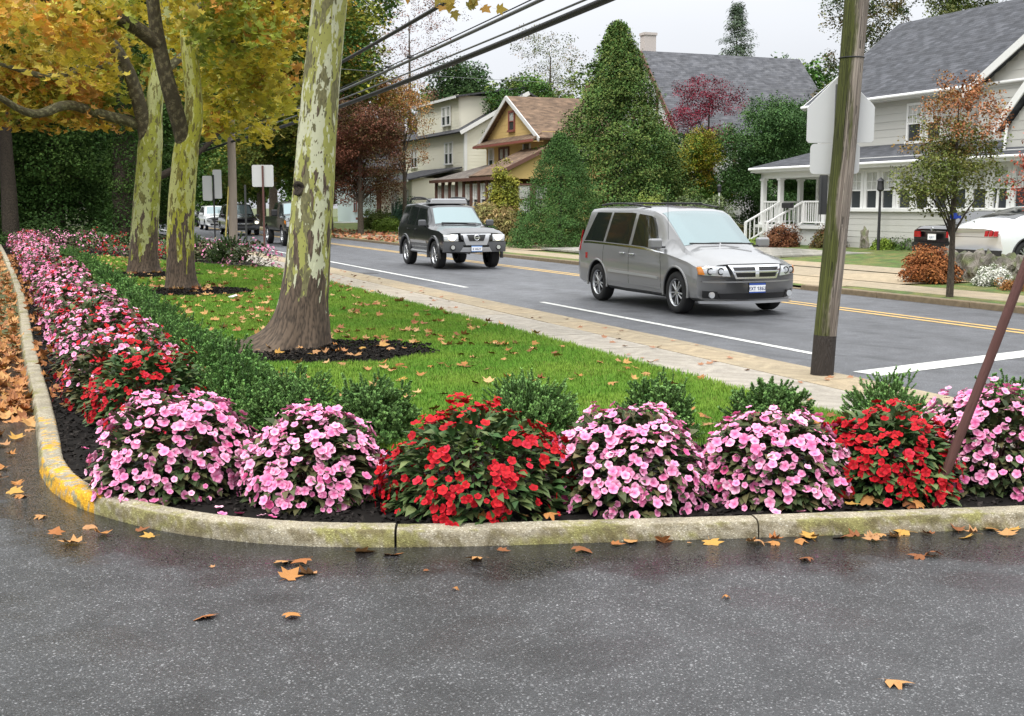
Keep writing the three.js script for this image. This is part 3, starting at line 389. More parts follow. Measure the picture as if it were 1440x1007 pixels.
const fs = [[-1.62, -8.55, .34, .40, 'low green shrub at the bend, behind the two pink corner mounds'], [-.97, -8.1, .27, .40, 'green shrub behind the gap between pink mound and big red mound'], [.13, -8.1, .32, .42, 'green shrub standing on the lawn edge behind the big red mound'], [1.02, -8.1, .24, .40, 'narrow green shrub behind the pink mound beside the big red one'], [1.83, -8.15, .27, .38, 'green shrub behind the pink mound beside the utility pole side'], [2.66, -8.2, .24, .38, 'tall ragged green shrub behind the red mound at the leaning post'], [3.6, -8.3, .26, .38, 'thin pale green shrub behind the pink mound past the leaning post']];
fs.forEach(([x, z, rx, h, l], i) => shrub('evergreen_shrub', l, x, z, rx, h, 360 + i, 'green shrubs behind the front flowers', { n: i > 4 ? 1000 : 1500, rough: i > 4 ? .5 : .34, up: .5, ca: [.06, .14, .035], cb: [.18, .31, .09], s: .70 }));
// bed across the far end of the lawn
[[31.6, 5.2, PINK], [33.6, 4.9, 0], [34.8, 4.7, PINK], [36.6, 4.3, 0], [37.4, 3.9, RED], [39.2, 4.2, RED], [40.5, 3.3, PINK], [42, 2.6, RED], [44, 1.9, RP], [45.6, 1.4, PINK], [46.6, .5, PINK], [47.6, .2, PINK], [48.6, -.5, PR]].forEach(([s, n, k], i) => { const p = RF(s, n); if (k) flowerMound(k === RED ? 'red impatiens mound in the bed across the far lawn end' : k === PINK ? 'pink impatiens mound in the bed across the far lawn end' : 'red and pink impatiens mound in the bed across the far lawn end', p.x, p.z, .72, .74, k, false, 400 + i, 'flower mounds at the far lawn end', .066, 170); else shrub('evergreen_shrub', 'round boxwood between flower mounds at the far lawn end', p.x, p.z, .58, .72, 420 + i, 'boxwoods at the far lawn end', { n: 330, s: 1.7, ca: [.04, .075, .02], cb: [.11, .17, .05] }); });

// fallen leaves: each one a thing where it can be told apart
{
  const R = rng(4242), lay = (x, y, z, label, group, s = 1, tilt = .5) => { const m = tag(obj('fallen_leaf', pick(fallLeafGeo, R), pick(fallMats, R)), label, 'leaf', group); m.position.set(x, y + .006, z); m.rotation.set((R() - .5) * tilt, R() * 6.28, (R() - .5) * tilt + (R() < .3 ? Math.PI : 0)); if (Math.abs(m.rotation.z) > 2) m.position.y += .010; m.scale.setScalar(s * (.75 + R() * .5)); };
  const lot = [[-2.4, -5.98], [-2.22, -5.84], [-2.3, -6.15], [-2.18, -6.02], [-1.99, -6.06], [-1.88, -5.98], [-3.68, -8.52], [-3.1, -7.18], [-3.05, -6.96], [-3.25, -7.29], [-3.64, -8.31], [-2.9, -6.82], [-1.08, -5.51], [-1.0, -5.55], [-.93, -5.33], [-1.05, -5.26], [-.6, -5.64], [-.15, -5.58], [.33, -5.76], [-1.29, -4.73], [-.95, -4.78], [1.36, -4.08], [2.03, -5.6], [2.09, -5.68], [1.34, -5.91], [1.37, -5.85], [1.28, -5.88], [1.54, -5.95], [1.56, -5.93], [1.6, -5.97], [1.82, -5.97], [1.85, -5.94], [1.95, -5.98], [2.1, -6.03], [2.02, -5.95], [2.21, -6.0], [2.37, -6.06], [2.56, -6.08], [1.46, -5.58], [1.02, -5.89], [.59, -5.86], [.51, -5.83], [2.69, -6.09], [1.71, -5.94], [1.21, -5.87], [-.07, -5.73], [-.78, -5.69], [2.37, -5.94], [-3.75, -8.9], [-3.95, -8.7], [-4.1, -9.1], [-3.5, -8.0], [-3.35, -7.6], [-2.6, -6.35], [-3.8, -8.2], [-4.2, -8.5], [1.9, -5.9], [1.48, -5.9], [2.45, -6.02], [2.6, -5.98]];
  lot.forEach(([x, z], i) => lay(x, .002, z, 'curled orange brown leaf lying on the wet asphalt', 'leaves scattered on the asphalt', i > 20 ? .85 : .92, .6));
  for (const [x, z] of [[-.26, -5.11], [.95, -5.02], [-1.43, -5.44], [.9, -5.85], [-2.7, -5.6], [-.4, -5.4]]) lay(x, .001, z, 'small torn leaf scrap lying on the wet asphalt', 'leaf scraps on the asphalt', .32, .3);
  { const m = tag(obj('fallen_leaf', fallLeafGeo[1], fallMats[1]), 'red brown leaf leaning upright against the kerb face', 'leaf'); m.position.set(.77, .03, -5.86); m.rotation.set(-1.1, 2.9, .2); m.scale.setScalar(.9); }
  for (const [x, z] of [[.42, -6.36], [.37, -6.24], [.33, -6.5], [1.24, -7.6], [1.14, -6.95], [1.1, -7.18], [2.02, -6.4], [2.0, -6.35], [2.17, -6.33], [2.25, -6.31], [1.86, -6.4], [-.18, -6.02], [-.31, -6.05], [.06, -6.06], [.17, -6.08], [-.7, -6.5], [-.72, -6.6], [1.84, -6.3]]) lay(x, .09, z, 'dry tan leaf lying on black mulch between the flowers', 'leaves on the mulch bed', .95, .9);
  // drift along the lot kerb: the nearest as things, the rest as a mass
  const rest = [], lawnRest = []; let n = 0;
  const along2 = (d, off) => { const c = kerbCurve.getPointAt(d / kerbLen), t = kerbCurve.getTangentAt(d / kerbLen); return [c.x - t.z * off, c.z + t.x * off]; };
  let dC = 0, bb = 1e9; for (let d = 20; d < kerbLen - 8; d += .05) { const c = kerbCurve.getPointAt(d / kerbLen), q = Math.hypot(c.x + 3.9, c.z + 9.4); if (q < bb) { bb = q; dC = d; } }
  for (let k = 0; k < 1500; k++) { const t = Math.pow(R(), 1.15), d = dC - t * 38 + (R() < .1 ? .9 * R() : 0), w = lerp(.45, 2.2, Math.min(1, t * 2)), off = .03 + Math.pow(R(), 1.5) * w; const [x, z] = along2(Math.max(.5, d), off); if (t > .03 && n2(x * .9, z * .9) < -.72) continue; if (z > -16 && n < 85) { n++; lay(x, .002 + .03 * R(), z, 'tan leaf in the drift along the lot kerb', 'leaf drift along the lot kerb', 1.0, 1.1); } else rest.push([V(x, .01 + .05 * R(), z), new THREE.Quaternion().setFromEuler(EU.set((R() - .5) * 1.2, R() * 6.28, (R() - .5) * 1.2)), .9 + R() * .5, pick([[.42, .19, .06], [.36, .14, .045], [.48, .26, .09], [.28, .11, .04]], R)]); }
  for (let k = 0; k < 260; k++) { const d = dC - R() * 32, off = -.16 - Math.pow(R(), 1.6) * .5; const [x, z] = along2(d, off); rest.push([V(x, .09 + .02 * R(), z), rq(R), .8 + R() * .4, pick([[.42, .19, .06], [.36, .14, .045], [.30, .12, .04]], R)]); }
  // on the lawn
  let m = 0; for (let k = 0; k < 13000; k++) { const x = lerp(-14, 3.4, R()), z = lerp(-38, -7.4, Math.pow(R(), .8)); if (!inPoly(x, z, lawnPoly)) continue; const [s, nn] = toSN(x, z), nearTree = Math.hypot(x + 2.2, z + 12.9) < 2.3 || (nn < 3.2 && z < -12), dens = (nearTree ? .62 : .26) * sst(-.9, .5, n2(x * .8, z * .8)); if (R() > dens) continue; const y = inRing(x, z) ? .15 : .10; if (z > -14.5 && m < 170) { m++; lay(x, y + .035, z, 'dry orange leaf lying in the lawn grass', 'leaves scattered over the lawn', .80, .9); } else lawnRest.push([V(x, y + .045, z), new THREE.Quaternion().setFromEuler(EU.set((R() - .5) * 1.1, R() * 6.28, (R() - .5) * 1.1)), .75 + R() * .45, pick([[.48, .26, .11], [.40, .18, .07], [.54, .34, .15], [.30, .11, .045], [.48, .27, .085]], R)]); }
  const A = instanced('fallen_leaves', fallLeafGeo[1], leafMat, rest); tag(A, 'drift of tan leaves along the lot kerb and bed edge', 'leaves'); A.userData.kind = 'stuff';
  const B = instanced('fallen_leaves', fallLeafGeo[2], leafMat, lawnRest); tag(B, 'dry leaves scattered across the far lawn', 'leaves'); B.userData.kind = 'stuff';
  const far = []; for (let k = 0; k < 900; k++) { const s = lerp(46, 84, R()), nn = 14.7 + Math.pow(R(), 1.4) * 5, p = RF(s, nn, .13); far.push([p, rq(R), 1.3 + R() * .6, pick([[.34, .13, .06], [.42, .2, .08], [.28, .09, .05]], R)]); }
  for (let k = 0; k < 130; k++) { const p = RF(lerp(5, 34, R()), lerp(5.7, 7.2, R()), .095); far.push([p, new THREE.Quaternion().setFromEuler(EU.set((R() - .5) * .6, R() * 6.28, (R() - .5) * .6)), .5 + R() * .4, [.34, .16, .08]]); }
  const D = instanced('fallen_leaves', fallLeafGeo[0], leafMat, far); tag(D, 'rust brown leaves littering the pavements on both road sides', 'leaves'); D.userData.kind = 'stuff';
  // dropped petals by the kerb
  for (const [x, z] of [[-1.55, -6.12], [-1.46, -6.12], [-1.27, -6.05], [-1.33, -6.08], [-1.6, -6.25], [-2.9, -7.82], [-2.74, -7.5], [-2.0, -6.4], [.54, -6.15], [1.56, -6.16], [1.42, -6.15], [1.67, -6.2]]) { const f = tag(obj('fallen_flower', pick(flowerSets.pink, R), petalMat), 'single pink blossom dropped on the mulch by the kerb', 'flower', 'dropped blossoms'); f.position.set(x, .088, z); f.rotation.set((R() - .5) * .7, R() * 6, (R() - .5) * .7); f.scale.setScalar(.85); }
}
// ---------------------------------------------------------------- plane trees on the lawn
function planeBark(seed, { hb, side, cream, lime, olive, rough = .26 }) { // flaking bark over (angle, height 0..8 m)
  const W = 768, H = 2048, HT = 8, r = .30;
  const f = (u, v) => { const a = u * 6.283, x = Math.cos(a) * r, z = Math.sin(a) * r, y = v * HT, w = fbm3(x * 3 + seed, y * 1.5, z * 3, 3) * .25;
    const low = n3(x * 2.4 + seed + side, y * .55, z * 2.4);
    let c = mix3(cream, lime, sst(-.03, .05, low * .7 + .55 * fbm3(x * 7, y * 3.2, z * 7 + seed, 4))), hgt = .62;
    const fl = fbm3(x * 3.4 + w + 7, y * 1.35 + seed, z * 3.4 + w, 5); if (fl > .22) { c = olive.map((k) => k * (1 + .3 * n3(x * 20, y * 14, z * 20))); hgt = .75; }
    const fl2 = fbm3(x * 7 + 3, y * 3.3, z * 7 + seed, 4); if (fl2 > .38) { c = olive.map((k) => k * .72); hgt = .8; } if (fl2 < -.36) { c = cream.map((k) => k * 1.08); hgt = .5; }
    const sp = n3(x * 22 + seed, y * 11, z * 22); if (sp > .80) { c = [.085, .060, .035]; hgt = .85; }
    const edge = hb + rough * 2.4 * fbm3(x * 5 + seed, y * 1.1, z * 5, 4) + .55 * sst(.0, .6, n3(x * 2.6 + 2, 0, z * 2.6 + seed)); if (y < edge || fbm3(x * 6, y * 1.6 + seed, z * 6 + 5, 4) > lerp(.12, .62, clamp((y - hb) / 2.2))) { const fu = Math.abs(fbm3(x * 13, y * 3.2, z * 13, 3)), gr = n3(x * 45, y * 16, z * 45); c = mix3([.034, .024, .016], [.125, .088, .060], clamp(fu * 2.6 + .15 + .25 * gr)); hgt = .80 + .5 * fu; }
    return [c, hgt]; };
  const map = tex(W, H, (u, v) => f(u, v)[0].map((k) => k * (1 + .10 * n2(u * 300, v * 900)))), bump = tex(W / 2, H / 2, (u, v) => f(u, v)[1] * .7, false); map.repeat.set(1, 1 / HT); bump.repeat.set(1, 1 / HT); map.wrapT = bump.wrapT = THREE.MirroredRepeatWrapping;
  return std([1, 1, 1], .82, { map, bumpMap: bump, bumpScale: .022 });
}
const limbTex = (dark) => std(dark ? [.17, .145, .085] : [.25, .235, .13], .9, { bumpMap: barkBump, bumpScale: .012, map: tex(256, 512, (u, v) => { const n = tn(u, v, 7, 3) + .5 * tn(u, v, 22, 5); return n > .55 ? [1.0, 1.0, .95] : n > .1 ? [.62, .62, .6] : [.40, .38, .36]; }) });
const SYC = [[.58, .47, .06], [.50, .44, .06], [.36, .38, .055], [.58, .31, .07], [.25, .31, .05], [.66, .54, .10], [.42, .42, .06], [.56, .46, .06]];
const flare1 = (t, q, c) => 1 + Math.exp(-Math.max(0, c.y) * 4.2) * (1.25 * Math.pow(Math.max(0, Math.cos(q - Math.PI)), 1.6) + .10 + .16 * Math.sin(q * 6 + 1) + .25 * Math.pow(Math.max(0, Math.cos(q - 4.5)), 4));
const flare = (t, q, c) => 1 + .55 * Math.exp(-Math.max(0, c.y) * 5.2) * (1 + .45 * Math.sin(q * 5 + .6) + .25 * Math.sin(q * 3)) * .8;
{
  const b1 = planeBark(3.1, { hb: .82, side: Math.PI, cream: [.50, .51, .35], lime: [.31, .315, .085], olive: [.165, .155, .07] });
  const t = thing('plane_tree', 'mottled plane tree with thick leaning trunk in a black mulch ring on the lawn', 'tree', [-2.36, .08, -13]);
  obj('trunk', limb([[-.02, -.12, 0], [.03, .22, 0], [.06, .6, 0], [.105, 1.0, 0], [.16, 1.58, 0], [.23, 2.34, 0], [.31, 3.1, 0], [.40, 3.84, 0], [.50, 4.7, .02], [.62, 5.7, .05]], [0], { seg: 64, steps: 150, wob: .05, flute: flare1, rad: (tt, c) => lerp(.258, .188, clamp(c.y / 3.6)) + .07 * Math.exp(-Math.max(0, c.y) * 3) }), b1, t);
  { const kp = []; for (let k = 0; k <= 9; k++) { const a = k / 9 * 6.283, rr = .050 + .012 * Math.sin(a * 3 + 1) + .008 * Math.sin(a * 5); kp.push([.06 + Math.cos(a) * rr * .8, 1.83 + Math.sin(a) * rr * 1.15, .208 - .012 * Math.cos(a * 2)]); } obj('knot', limb(kp, [.020, .028, .017, .026, .020], { seg: 8, steps: 28, wob: .5 }), barkMat, t); obj('knot_hollow', norm(new THREE.SphereGeometry(.045, 12, 8).scale(.9, 1.2, .35).translate(.06, 1.83, .200)), barkMat, t); }
  const lb = limbTex(false); const L = [[[.60, 5.3, .05], [1.6, 6.4, .8], [3.2, 7.2, 1.4]], [[.60, 5.4, .05], [-.9, 6.6, .6], [-2.6, 7.6, 1.0]], [[.64, 5.6, .05], [.7, 7.6, -.3], [.9, 9.6, -.5]], [[.62, 5.2, 0], [1.3, 6.3, -1.2], [2.2, 7.4, -2.5]]]; L.forEach((p) => obj('limb', limb(p, [.16, .10, .03], { seg: 10, steps: 14 }), lb, t));
  obj('twig', limb([[2.6, 6.95, 1.2], [1.9, 5.4, 1.15], [1.45, 4.3, 1.05], [1.3, 4.02, 1.0]], [.03, .018, .010, .006], { seg: 6, steps: 16 }), lb, t);
  obj('twig', limb([[1.45, 4.3, 1.05], [1.7, 3.83, 1.0], [2.0, 3.68, 1.0]], [.010, .007, .003], { seg: 5, steps: 10 }), lb, t); obj('twig', limb([[1.7, 3.83, 1.0], [1.9, 3.9, .95], [2.2, 3.78, .95]], [.006, .004, .002], { seg: 5, steps: 8 }), lb, t);
  const R = rng(66), gl = lobedLeaf(.13, .35, R, true), lst = []; for (let k = 0; k < 46; k++) { const a = R(), p = a < .55 ? V(lerp(1.25, 1.62, R()), lerp(3.72, 4.2, R()), 1.0 + (R() - .5) * .3) : V(lerp(1.6, 2.25, R()), lerp(3.58, 3.95, R()), 1.0 + (R() - .5) * .3); lst.push([p, new THREE.Quaternion().setFromEuler(EU.set(.6 + R() * 1.2, R() * 6.28, (R() - .5))), .75 + R() * .5, pick([[.40, .29, .05], [.34, .27, .06], [.46, .26, .06], [.26, .23, .05]], R)]); } instanced('leaves', gl, sunLeafMat, lst, t);
  crownFrom(t, [[2.6, 7.4, 1.3, 1.8, 1.0, 1.6], [-2, 7.8, 1, 1.9, 1.0, 1.6], [.8, 9.4, -.5, 2.2, 1.4, 2], [2.2, 7.8, -2.6, 1.8, 1.0, 1.6], [-1.6, 8.4, -2, 1.9, 1, 1.6], [.6, 8, 2.6, 1.8, .9, 1.5]], CL.syc, { n: 900, cols: SYC, R, s: 1.3, mat: sunLeafMat });
}
{
  const b2 = planeBark(9.4, { hb: .75, side: 1.2, cream: [.44, .45, .16], lime: [.33, .33, .035], olive: [.19, .17, .035] }), lb = limbTex(true), lg = limbTex(false);
  const t = thing('plane_tree', 'yellow green plane tree with a dark limb forking off low, nearer of the pair', 'tree', [-6.28, .08, -22.3]);
  obj('trunk', limb([[0, -.12, 0], [-.02, .2, 0], [.04, 1.5, 0], [.18, 2.7, 0], [.31, 3.36, -.1], [.22, 4.68, -.3], [.22, 6.2, -.3], [.19, 8.0, -.3]], [0], { seg: 48, steps: 130, wob: .05, flute: flare, rad: (tt, c) => c.y < 2.4 ? lerp(.265, .235, c.y / 2.4) : lerp(.235, .155, sst(2.4, 3.8, c.y)) }), b2, t);
  [[[[.13, 2.0, -.03], [.16, 2.6, .0], [.12, 3.1, .16], [.02, 3.75, .40], [-.12, 4.6, .5], [-.16, 5.5, .7], [-.2, 6.7, .9]], [.12, .145, .15, .135, .12, .10, .07]], [[[-.12, 4.55, .5], [-.5, 4.84, .8], [-.89, 5.0, 1.3], [-1.67, 5.16, 1.8], [-2.64, 5.36, 2.3]], [.14, .12, .10, .08, .04]]].forEach(([p, r]) => obj('limb', limb(p, r, { seg: 14, steps: 26, wob: .06 }), lb, t));
  [[[.22, 5.2, -.3], [1.2, 5.5, .2], [2.2, 5.2, .5]], [[.22, 6.0, -.3], [1.0, 6.6, -1.2], [1.4, 6.8, -2.6]], [[.22, 4.9, -.3], [.9, 4.8, -1.2], [1.2, 4.1, -2.4]], [[.2, 7, -.3], [-1.4, 8, -.9], [-2.6, 8.8, -1.5]]].forEach((p) => obj('limb', limb(p, [.10, .06, .015], { seg: 8, steps: 10 }), lg, t));
  const R = rng(71), o = t.position, lob = [[-5.2, 4.75, -23.6, 1.0, .8, 1.2], [-5.27, 4.03, -24, 1.2, .7, 1.2], [-4.75, 4.75, -22, 1.0, .8, 1.1], [-4.9, 5.1, -21, 1.1, .8, 1.2], [-5.75, 3.42, -25, .9, .38, 1.0], [-4.75, 4.2, -23, .7, .5, .8], [-6.1, 4.35, -26, 1, .7, 1], [-4.6, 5.3, -22, 1, .8, 1], [-7.5, 5.0, -21, .8, .5, 1.0], [-7.78, 4.85, -20, 1.3, .6, 1.3], [-7.9, 4.3, -22, .9, .45, 1], [-6.6, 5.6, -25, 1.2, .8, 1.1], [-4.6, 6.6, -21.6, 1.4, .8, 1.4], [-7.8, 6.9, -22.6, 1.3, .8, 1.3], [-6, 8.3, -23, 1.5, .9, 1.5]].map((l) => [l[0] - o.x, l[1] - o.y, l[2] - o.z, l[3], l[4], l[5]]);
  crownFrom(t, lob, CL.syc, { n: 1450, cols: SYC, R, s: .88, gap: .16, mat: sunLeafMat, inner: .5 });
}
{
  const b3 = planeBark(15.2, { hb: .7, side: 2.6, cream: [.38, .40, .17], lime: [.27, .29, .04], olive: [.16, .15, .045] }), lb = limbTex(true), lg = limbTex(false);
  const t = thing('plane_tree', 'olive green plane tree with long bare side limbs, farther of the pair', 'tree', [-8.7, .08, -27.7]);
  obj('trunk', limb([[0, -.12, 0], [0, .2, 0], [.12, 1.47, 0], [.3, 3.1, 0], [.46, 4.25, 0], [.62, 5.4, -.1], [.76, 7.3, -.1], [.8, 9, -.1]], [0], { seg: 48, steps: 130, wob: .05, flute: flare, rad: (tt, c) => c.y < 2.9 ? lerp(.33, .28, c.y / 2.9) : lerp(.28, .19, sst(2.9, 4, c.y)) }), b3, t);
  [[[[.24, 2.3, -.02], [.24, 2.9, .02], [.10, 4.2, .3], [-.16, 5.1, .7], [-.66, 5.8, 1.2], [-1.05, 6.6, 1.7]], [.13, .17, .165, .14, .11, .07], lb], [[[.32, 3.25, 0], [.05, 3.5, .15], [-.62, 3.71, .7], [-.96, 3.82, 1.7], [-1.34, 3.56, 2.7], [-1.84, 3.97, 3.7]], [.10, .12, .11, .10, .08, .05], lg], [[[.04, 4.5, .4], [-.25, 4.73, .7], [-.56, 4.72, 1.2], [-1.24, 4.42, 1.7], [-2.17, 4.63, 2.2]], [.10, .09, .08, .07, .04], lg], [[[.5, 4.6, 0], [1.2, 5.3, -.6], [1.8, 5.6, -1.4]], [.12, .08, .03], lg], [[[.7, 6.2, -.1], [-.5, 7.4, -1], [-1.4, 8.2, -2]], [.12, .08, .03], lg]].forEach(([p, r, m]) => obj('limb', limb(p, r, { seg: 12, steps: 24, wob: .05 }), m, t));
  const R = rng(72), o = t.position, lob = [[-10.8, 4.65, -27.2, 1.7, .8, 1.4], [-10.2, 5.35, -28, 1.7, .9, 1.4], [-10.9, 3.95, -26.8, 1.3, .4, 1.2], [-9.9, 4.3, -27, 1.2, .55, 1.3], [-9.4, 5.0, -28.5, 1.0, .7, 1.0], [-10.6, 3.7, -27, 1.1, .28, 1.0], [-9.9, 3.85, -28.4, 1, .3, 1], [-10.4, 5.9, -25, 1.4, .7, 1.5], [-8.9, 6.0, -29.6, 1.3, .9, 1.2], [-8.5, 4.95, -30.5, 1.2, .8, 1.1], [-11.8, 4.3, -26.5, 1.5, .8, 1.4], [-11.9, 5.4, -26.5, 1.8, 1.1, 1.6], [-9, 7.6, -28, 1.5, .8, 1.5], [-11, 7.2, -26, 1.4, .8, 1.4], [-7.2, 6.8, -29, 1.3, .8, 1.3]].map((l) => [l[0] - o.x, l[1] - o.y, l[2] - o.z, l[3], l[4], l[5]]);
  crownFrom(t, lob, CL.syc, { n: 1500, cols: SYC, R, s: .92, gap: .16, mat: sunLeafMat, inner: .5 });
}
// ---------------------------------------------------------------- trees beyond
const DARK = [[.045, .10, .02], [.06, .125, .026], [.085, .145, .03], [.04, .09, .02]], GREEN = [[.06, .14, .025], [.10, .18, .03], [.045, .11, .022], [.15, .20, .04]], GOLD = [[.42, .32, .04], [.28, .27, .04], [.12, .18, .03], [.42, .20, .04]], RUST = [[.30, .12, .05], [.38, .17, .05], [.22, .09, .04], [.28, .20, .06]], WINE = [[.10, .040, .03], [.14, .05, .03], [.19, .075, .045], [.11, .085, .035]];
[[-31, -57, 13, 4.2], [-26.3, -59, 14, 4], [-21.8, -56.5, 13, 3.6], [-20.3, -64, 15, 3.8], [-29, -66, 15, 4.5], [-24.5, -70, 16, 4.5], [-34.5, -63, 15, 4.5], [-37, -55, 14, 4]].forEach(([x, z, h, rad], i) => tree('woodland_tree', 'dense green woodland tree behind the far end of the lot', [x, -.05, z], { h, r: .38, rad, n: 4500, cl: CL.small, cols: i % 3 === 1 ? [...DARK, [.05, .085, .018]] : DARK, seed: 800 + i, s: 1.25, gap: .06, group: 'woodland trees beyond the lot', base: .0, lobes: 26, flat: .95, bark: darkBark }));
[[-33, -51, 16, 6], [-27.5, -51.5, 17, 6.5], [-22.3, -52.5, 16, 6]].forEach(([x, z, h, rad], i) => tree('woodland_tree', ['spreading woodland tree whose high crown overhangs the lot end', 'spreading woodland tree overhanging the ivy covered trunk', 'spreading woodland tree overhanging the far flower bed'][i], [x, -.05, z], { h, r: .32, rad, n: 3800, cl: CL.small, cols: GREEN, seed: 830 + i, s: 1.4, gap: .05, base: .46, lobes: 26, bark: darkBark, trunkH: .6 }));
[[-24.8, -53.5, .42, 9, 'ivy covered dark trunk at the wood edge'], [-17.9, -54.6, .5, 11, 'bare wide dark trunk at the wood edge beside the plane trees']].forEach(([x, z, r, h, l], i) => { const t = thing('woodland_tree', l, 'tree', [x, -.05, z]); obj('trunk', limb([[0, -.1, 0], [.1, h * .4, 0], [.3, h, .1]], [r * 1.2, r, r * .6], { seg: 14, steps: 16, wob: .12 }), darkBark, t); if (i) obj('limb', limb([[.2, 2.6, .1], [2.2, 3.3, .4], [4.3, 4.7, .6], [5.4, 6.2, .6]], [.20, .16, .11, .05], { seg: 10, steps: 14 }), darkBark, t); const R = rng(88 + i); crownFrom(t, i ? [[0, 1.0, .2, .75, 1.3, .6], [.1, 3.4, .2, .8, 1.6, .65], [.2, 6, .2, .9, 1.6, .7], [.2, h + 1, 0, 3, 2, 2.5], [4, 7.4, .5, 2.0, 1.2, 2]] : [[0, 1.2, .1, .65, 1.2, .6], [.1, 3.2, .1, .7, 1.4, .6], [.2, 5.5, .1, .8, 1.5, .7], [.2, 8.6, 0, 2.6, 2, 2.4]], CL.fine, { n: i ? 2400 : 1100, cols: i ? DARK : [[.03, .07, .02], [.05, .10, .03], [.02, .05, .015]], R, s: 1.1, gap: .02 }); });
for (let k = 0; k < 12; k++) { const x = -34 + k * 1.45, z = -52.6 - 1.2 * Math.sin(k * 2.1); shrub('undergrowth_bush', 'leafy dark bush along the wood edge behind the flowers', x, z, 1.0, 1.1 + .5 * Math.sin(k * 3.7), 600 + k, 'bushes along the wood edge', { n: 130, geo: CL.small[0], mat: crownMat, s: .9, y: -.05, ca: [.02, .05, .012], cb: [.06, .11, .025] }); }
const T = (name, label, s, n, o) => tree(name, label, RF(s, n, .1), o);
T('maple_tree', 'tall green and gold maple across the road, behind the mottled trunk', 76, 17.4, { h: 17, r: .35, rad: 5, n: 6000, cols: [...GREEN, ...GOLD, [.10, .13, .02]], seed: 21, s: 1.25, base: .16, lobes: 24 });
T('maple_tree', 'green maple arching over the parked line of traffic', 98, 17, { h: 17, r: .35, rad: 5.2, n: 5200, cols: [...GREEN, [.16, .17, .03]], seed: 22, s: 1.5, base: .14, lobes: 22 });
T('maple_tree', 'deep green tree closing the far bend of the road', 122, 11.5, { h: 18, r: .4, rad: 6, n: 5200, cols: GREEN, seed: 23, s: 1.7, base: .05, lobes: 24 });
T('maple_tree', 'deep green tree with rusty lower leaves at the far bend', 128, 19, { h: 17, r: .4, rad: 5.5, n: 5000, cols: [...GREEN, [.20, .09, .035]], seed: 24, s: 1.7, base: .04, lobes: 24 });
T('maple_tree', 'shaded green tree on the wood side of the far bend', 118, 1, { h: 17, r: .4, rad: 6, n: 4600, cols: GREEN, seed: 25, s: 1.7, base: .03, lobes: 24 });
T('maple_tree', 'golden green maple on the far verge beside the wine coloured tree', 71, 15.6, { h: 15, r: .3, rad: 4.2, n: 3600, cols: [...GREEN, ...GOLD, [.34, .34, .05]], seed: 46, s: 1.1, base: .24, lobes: 24, gap: .14 });
T('maple_tree', 'bright green maple leaning over the far queue of cars', 86, 15.8, { h: 16, r: .3, rad: 4.2, n: 3200, cols: [...GREEN, [.20, .24, .04], [.34, .30, .05]], seed: 47, s: 1.2, base: .24, lobes: 22, gap: .14 });
T('purple_plum_tree', 'low wine coloured tree beside the cream house', 66.5, 17.2, { h: 7.4, r: .16, rad: 3.0, n: 4200, cl: CL.small, cols: WINE, seed: 26, s: .8, base: .25, lobes: 20, gap: .06 });
T('pear_tree', 'orange brown loose tree in front of the cream house', 71, 21.2, { h: 9.6, r: .14, rad: 2.9, n: 1700, cl: CL.small, cols: [...RUST, [.30, .20, .05]], seed: 27, s: .85, base: .42, lobes: 12, gap: .2 });
T('bare_topped_tree', 'tall sparse red brown tree rising behind the power lines', 92, 28, { h: 20, r: .2, rad: 4.4, n: 1700, cl: CL.small, cols: [[.20, .075, .06], [.24, .11, .07], [.17, .10, .05]], seed: 28, s: 1.0, base: .3, lobes: 26, gap: .26 });
T('oak_tree', 'rounded green tree behind the cream house roof', 96, 33.5, { h: 13.6, r: .3, rad: 4.3, n: 2400, cols: [[.06, .12, .04], [.09, .15, .05], [.045, .09, .03]], seed: 29, s: 1.3, base: .2, lobes: 18 });
T('oak_tree', 'leafy green tree between the cream and the yellow house', 76, 31.5, { h: 10.4, r: .2, rad: 2.6, n: 1500, cols: GREEN, seed: 30, s: 1.0, base: .15, lobes: 14 });
T('ash_tree', 'tall thin olive and rust tree behind the yellow house', 96, 42, { h: 17.4, r: .28, rad: 3.9, n: 1300, cl: CL.small, cols: [[.10, .13, .04], [.14, .15, .05], [.20, .12, .05]], seed: 31, s: 1.1, base: .35, lobes: 22, gap: .22 });
T('ash_tree', 'yellow green tree low behind the yellow house roof', 90, 37, { h: 12.2, r: .25, rad: 3.8, n: 2200, cols: [[.10, .17, .03], [.16, .19, .04], [.07, .13, .03]], seed: 32, s: 1.2, base: .2, lobes: 16 });
T('japanese_maple', 'crimson Japanese maple in front of the half timbered house', 49.6, 30, { h: 7.8, r: .12, rad: 2.0, n: 1300, cl: CL.small, cols: [[.17, .018, .035], [.22, .03, .05], [.12, .012, .025]], seed: 33, s: .62, base: .48, lobes: 16, gap: .14, flat: .5 });
T('yew_tree', 'dark green evergreen with layered pads beside the white porch', 46, 30.8, { h: 6.8, r: .25, rad: 2.5, n: 3000, cl: CL.fine, cols: [[.04, .095, .028], [.06, .12, .034], [.05, .11, .03], [.08, .15, .04]], seed: 34, s: .9, base: .0, lobes: 22, gap: .04, flat: .55 });
T('vine_draped_tree', 'bright green vine draped small tree beside the dark evergreen', 46.4, 27.4, { h: 5.1, r: .12, rad: 1.65, n: 1500, cl: CL.fine, cols: [[.10, .20, .025], [.20, .27, .03], [.06, .13, .02], [.35, .26, .03]], seed: 35, s: .8, base: .0, lobes: 14, gap: .06 });
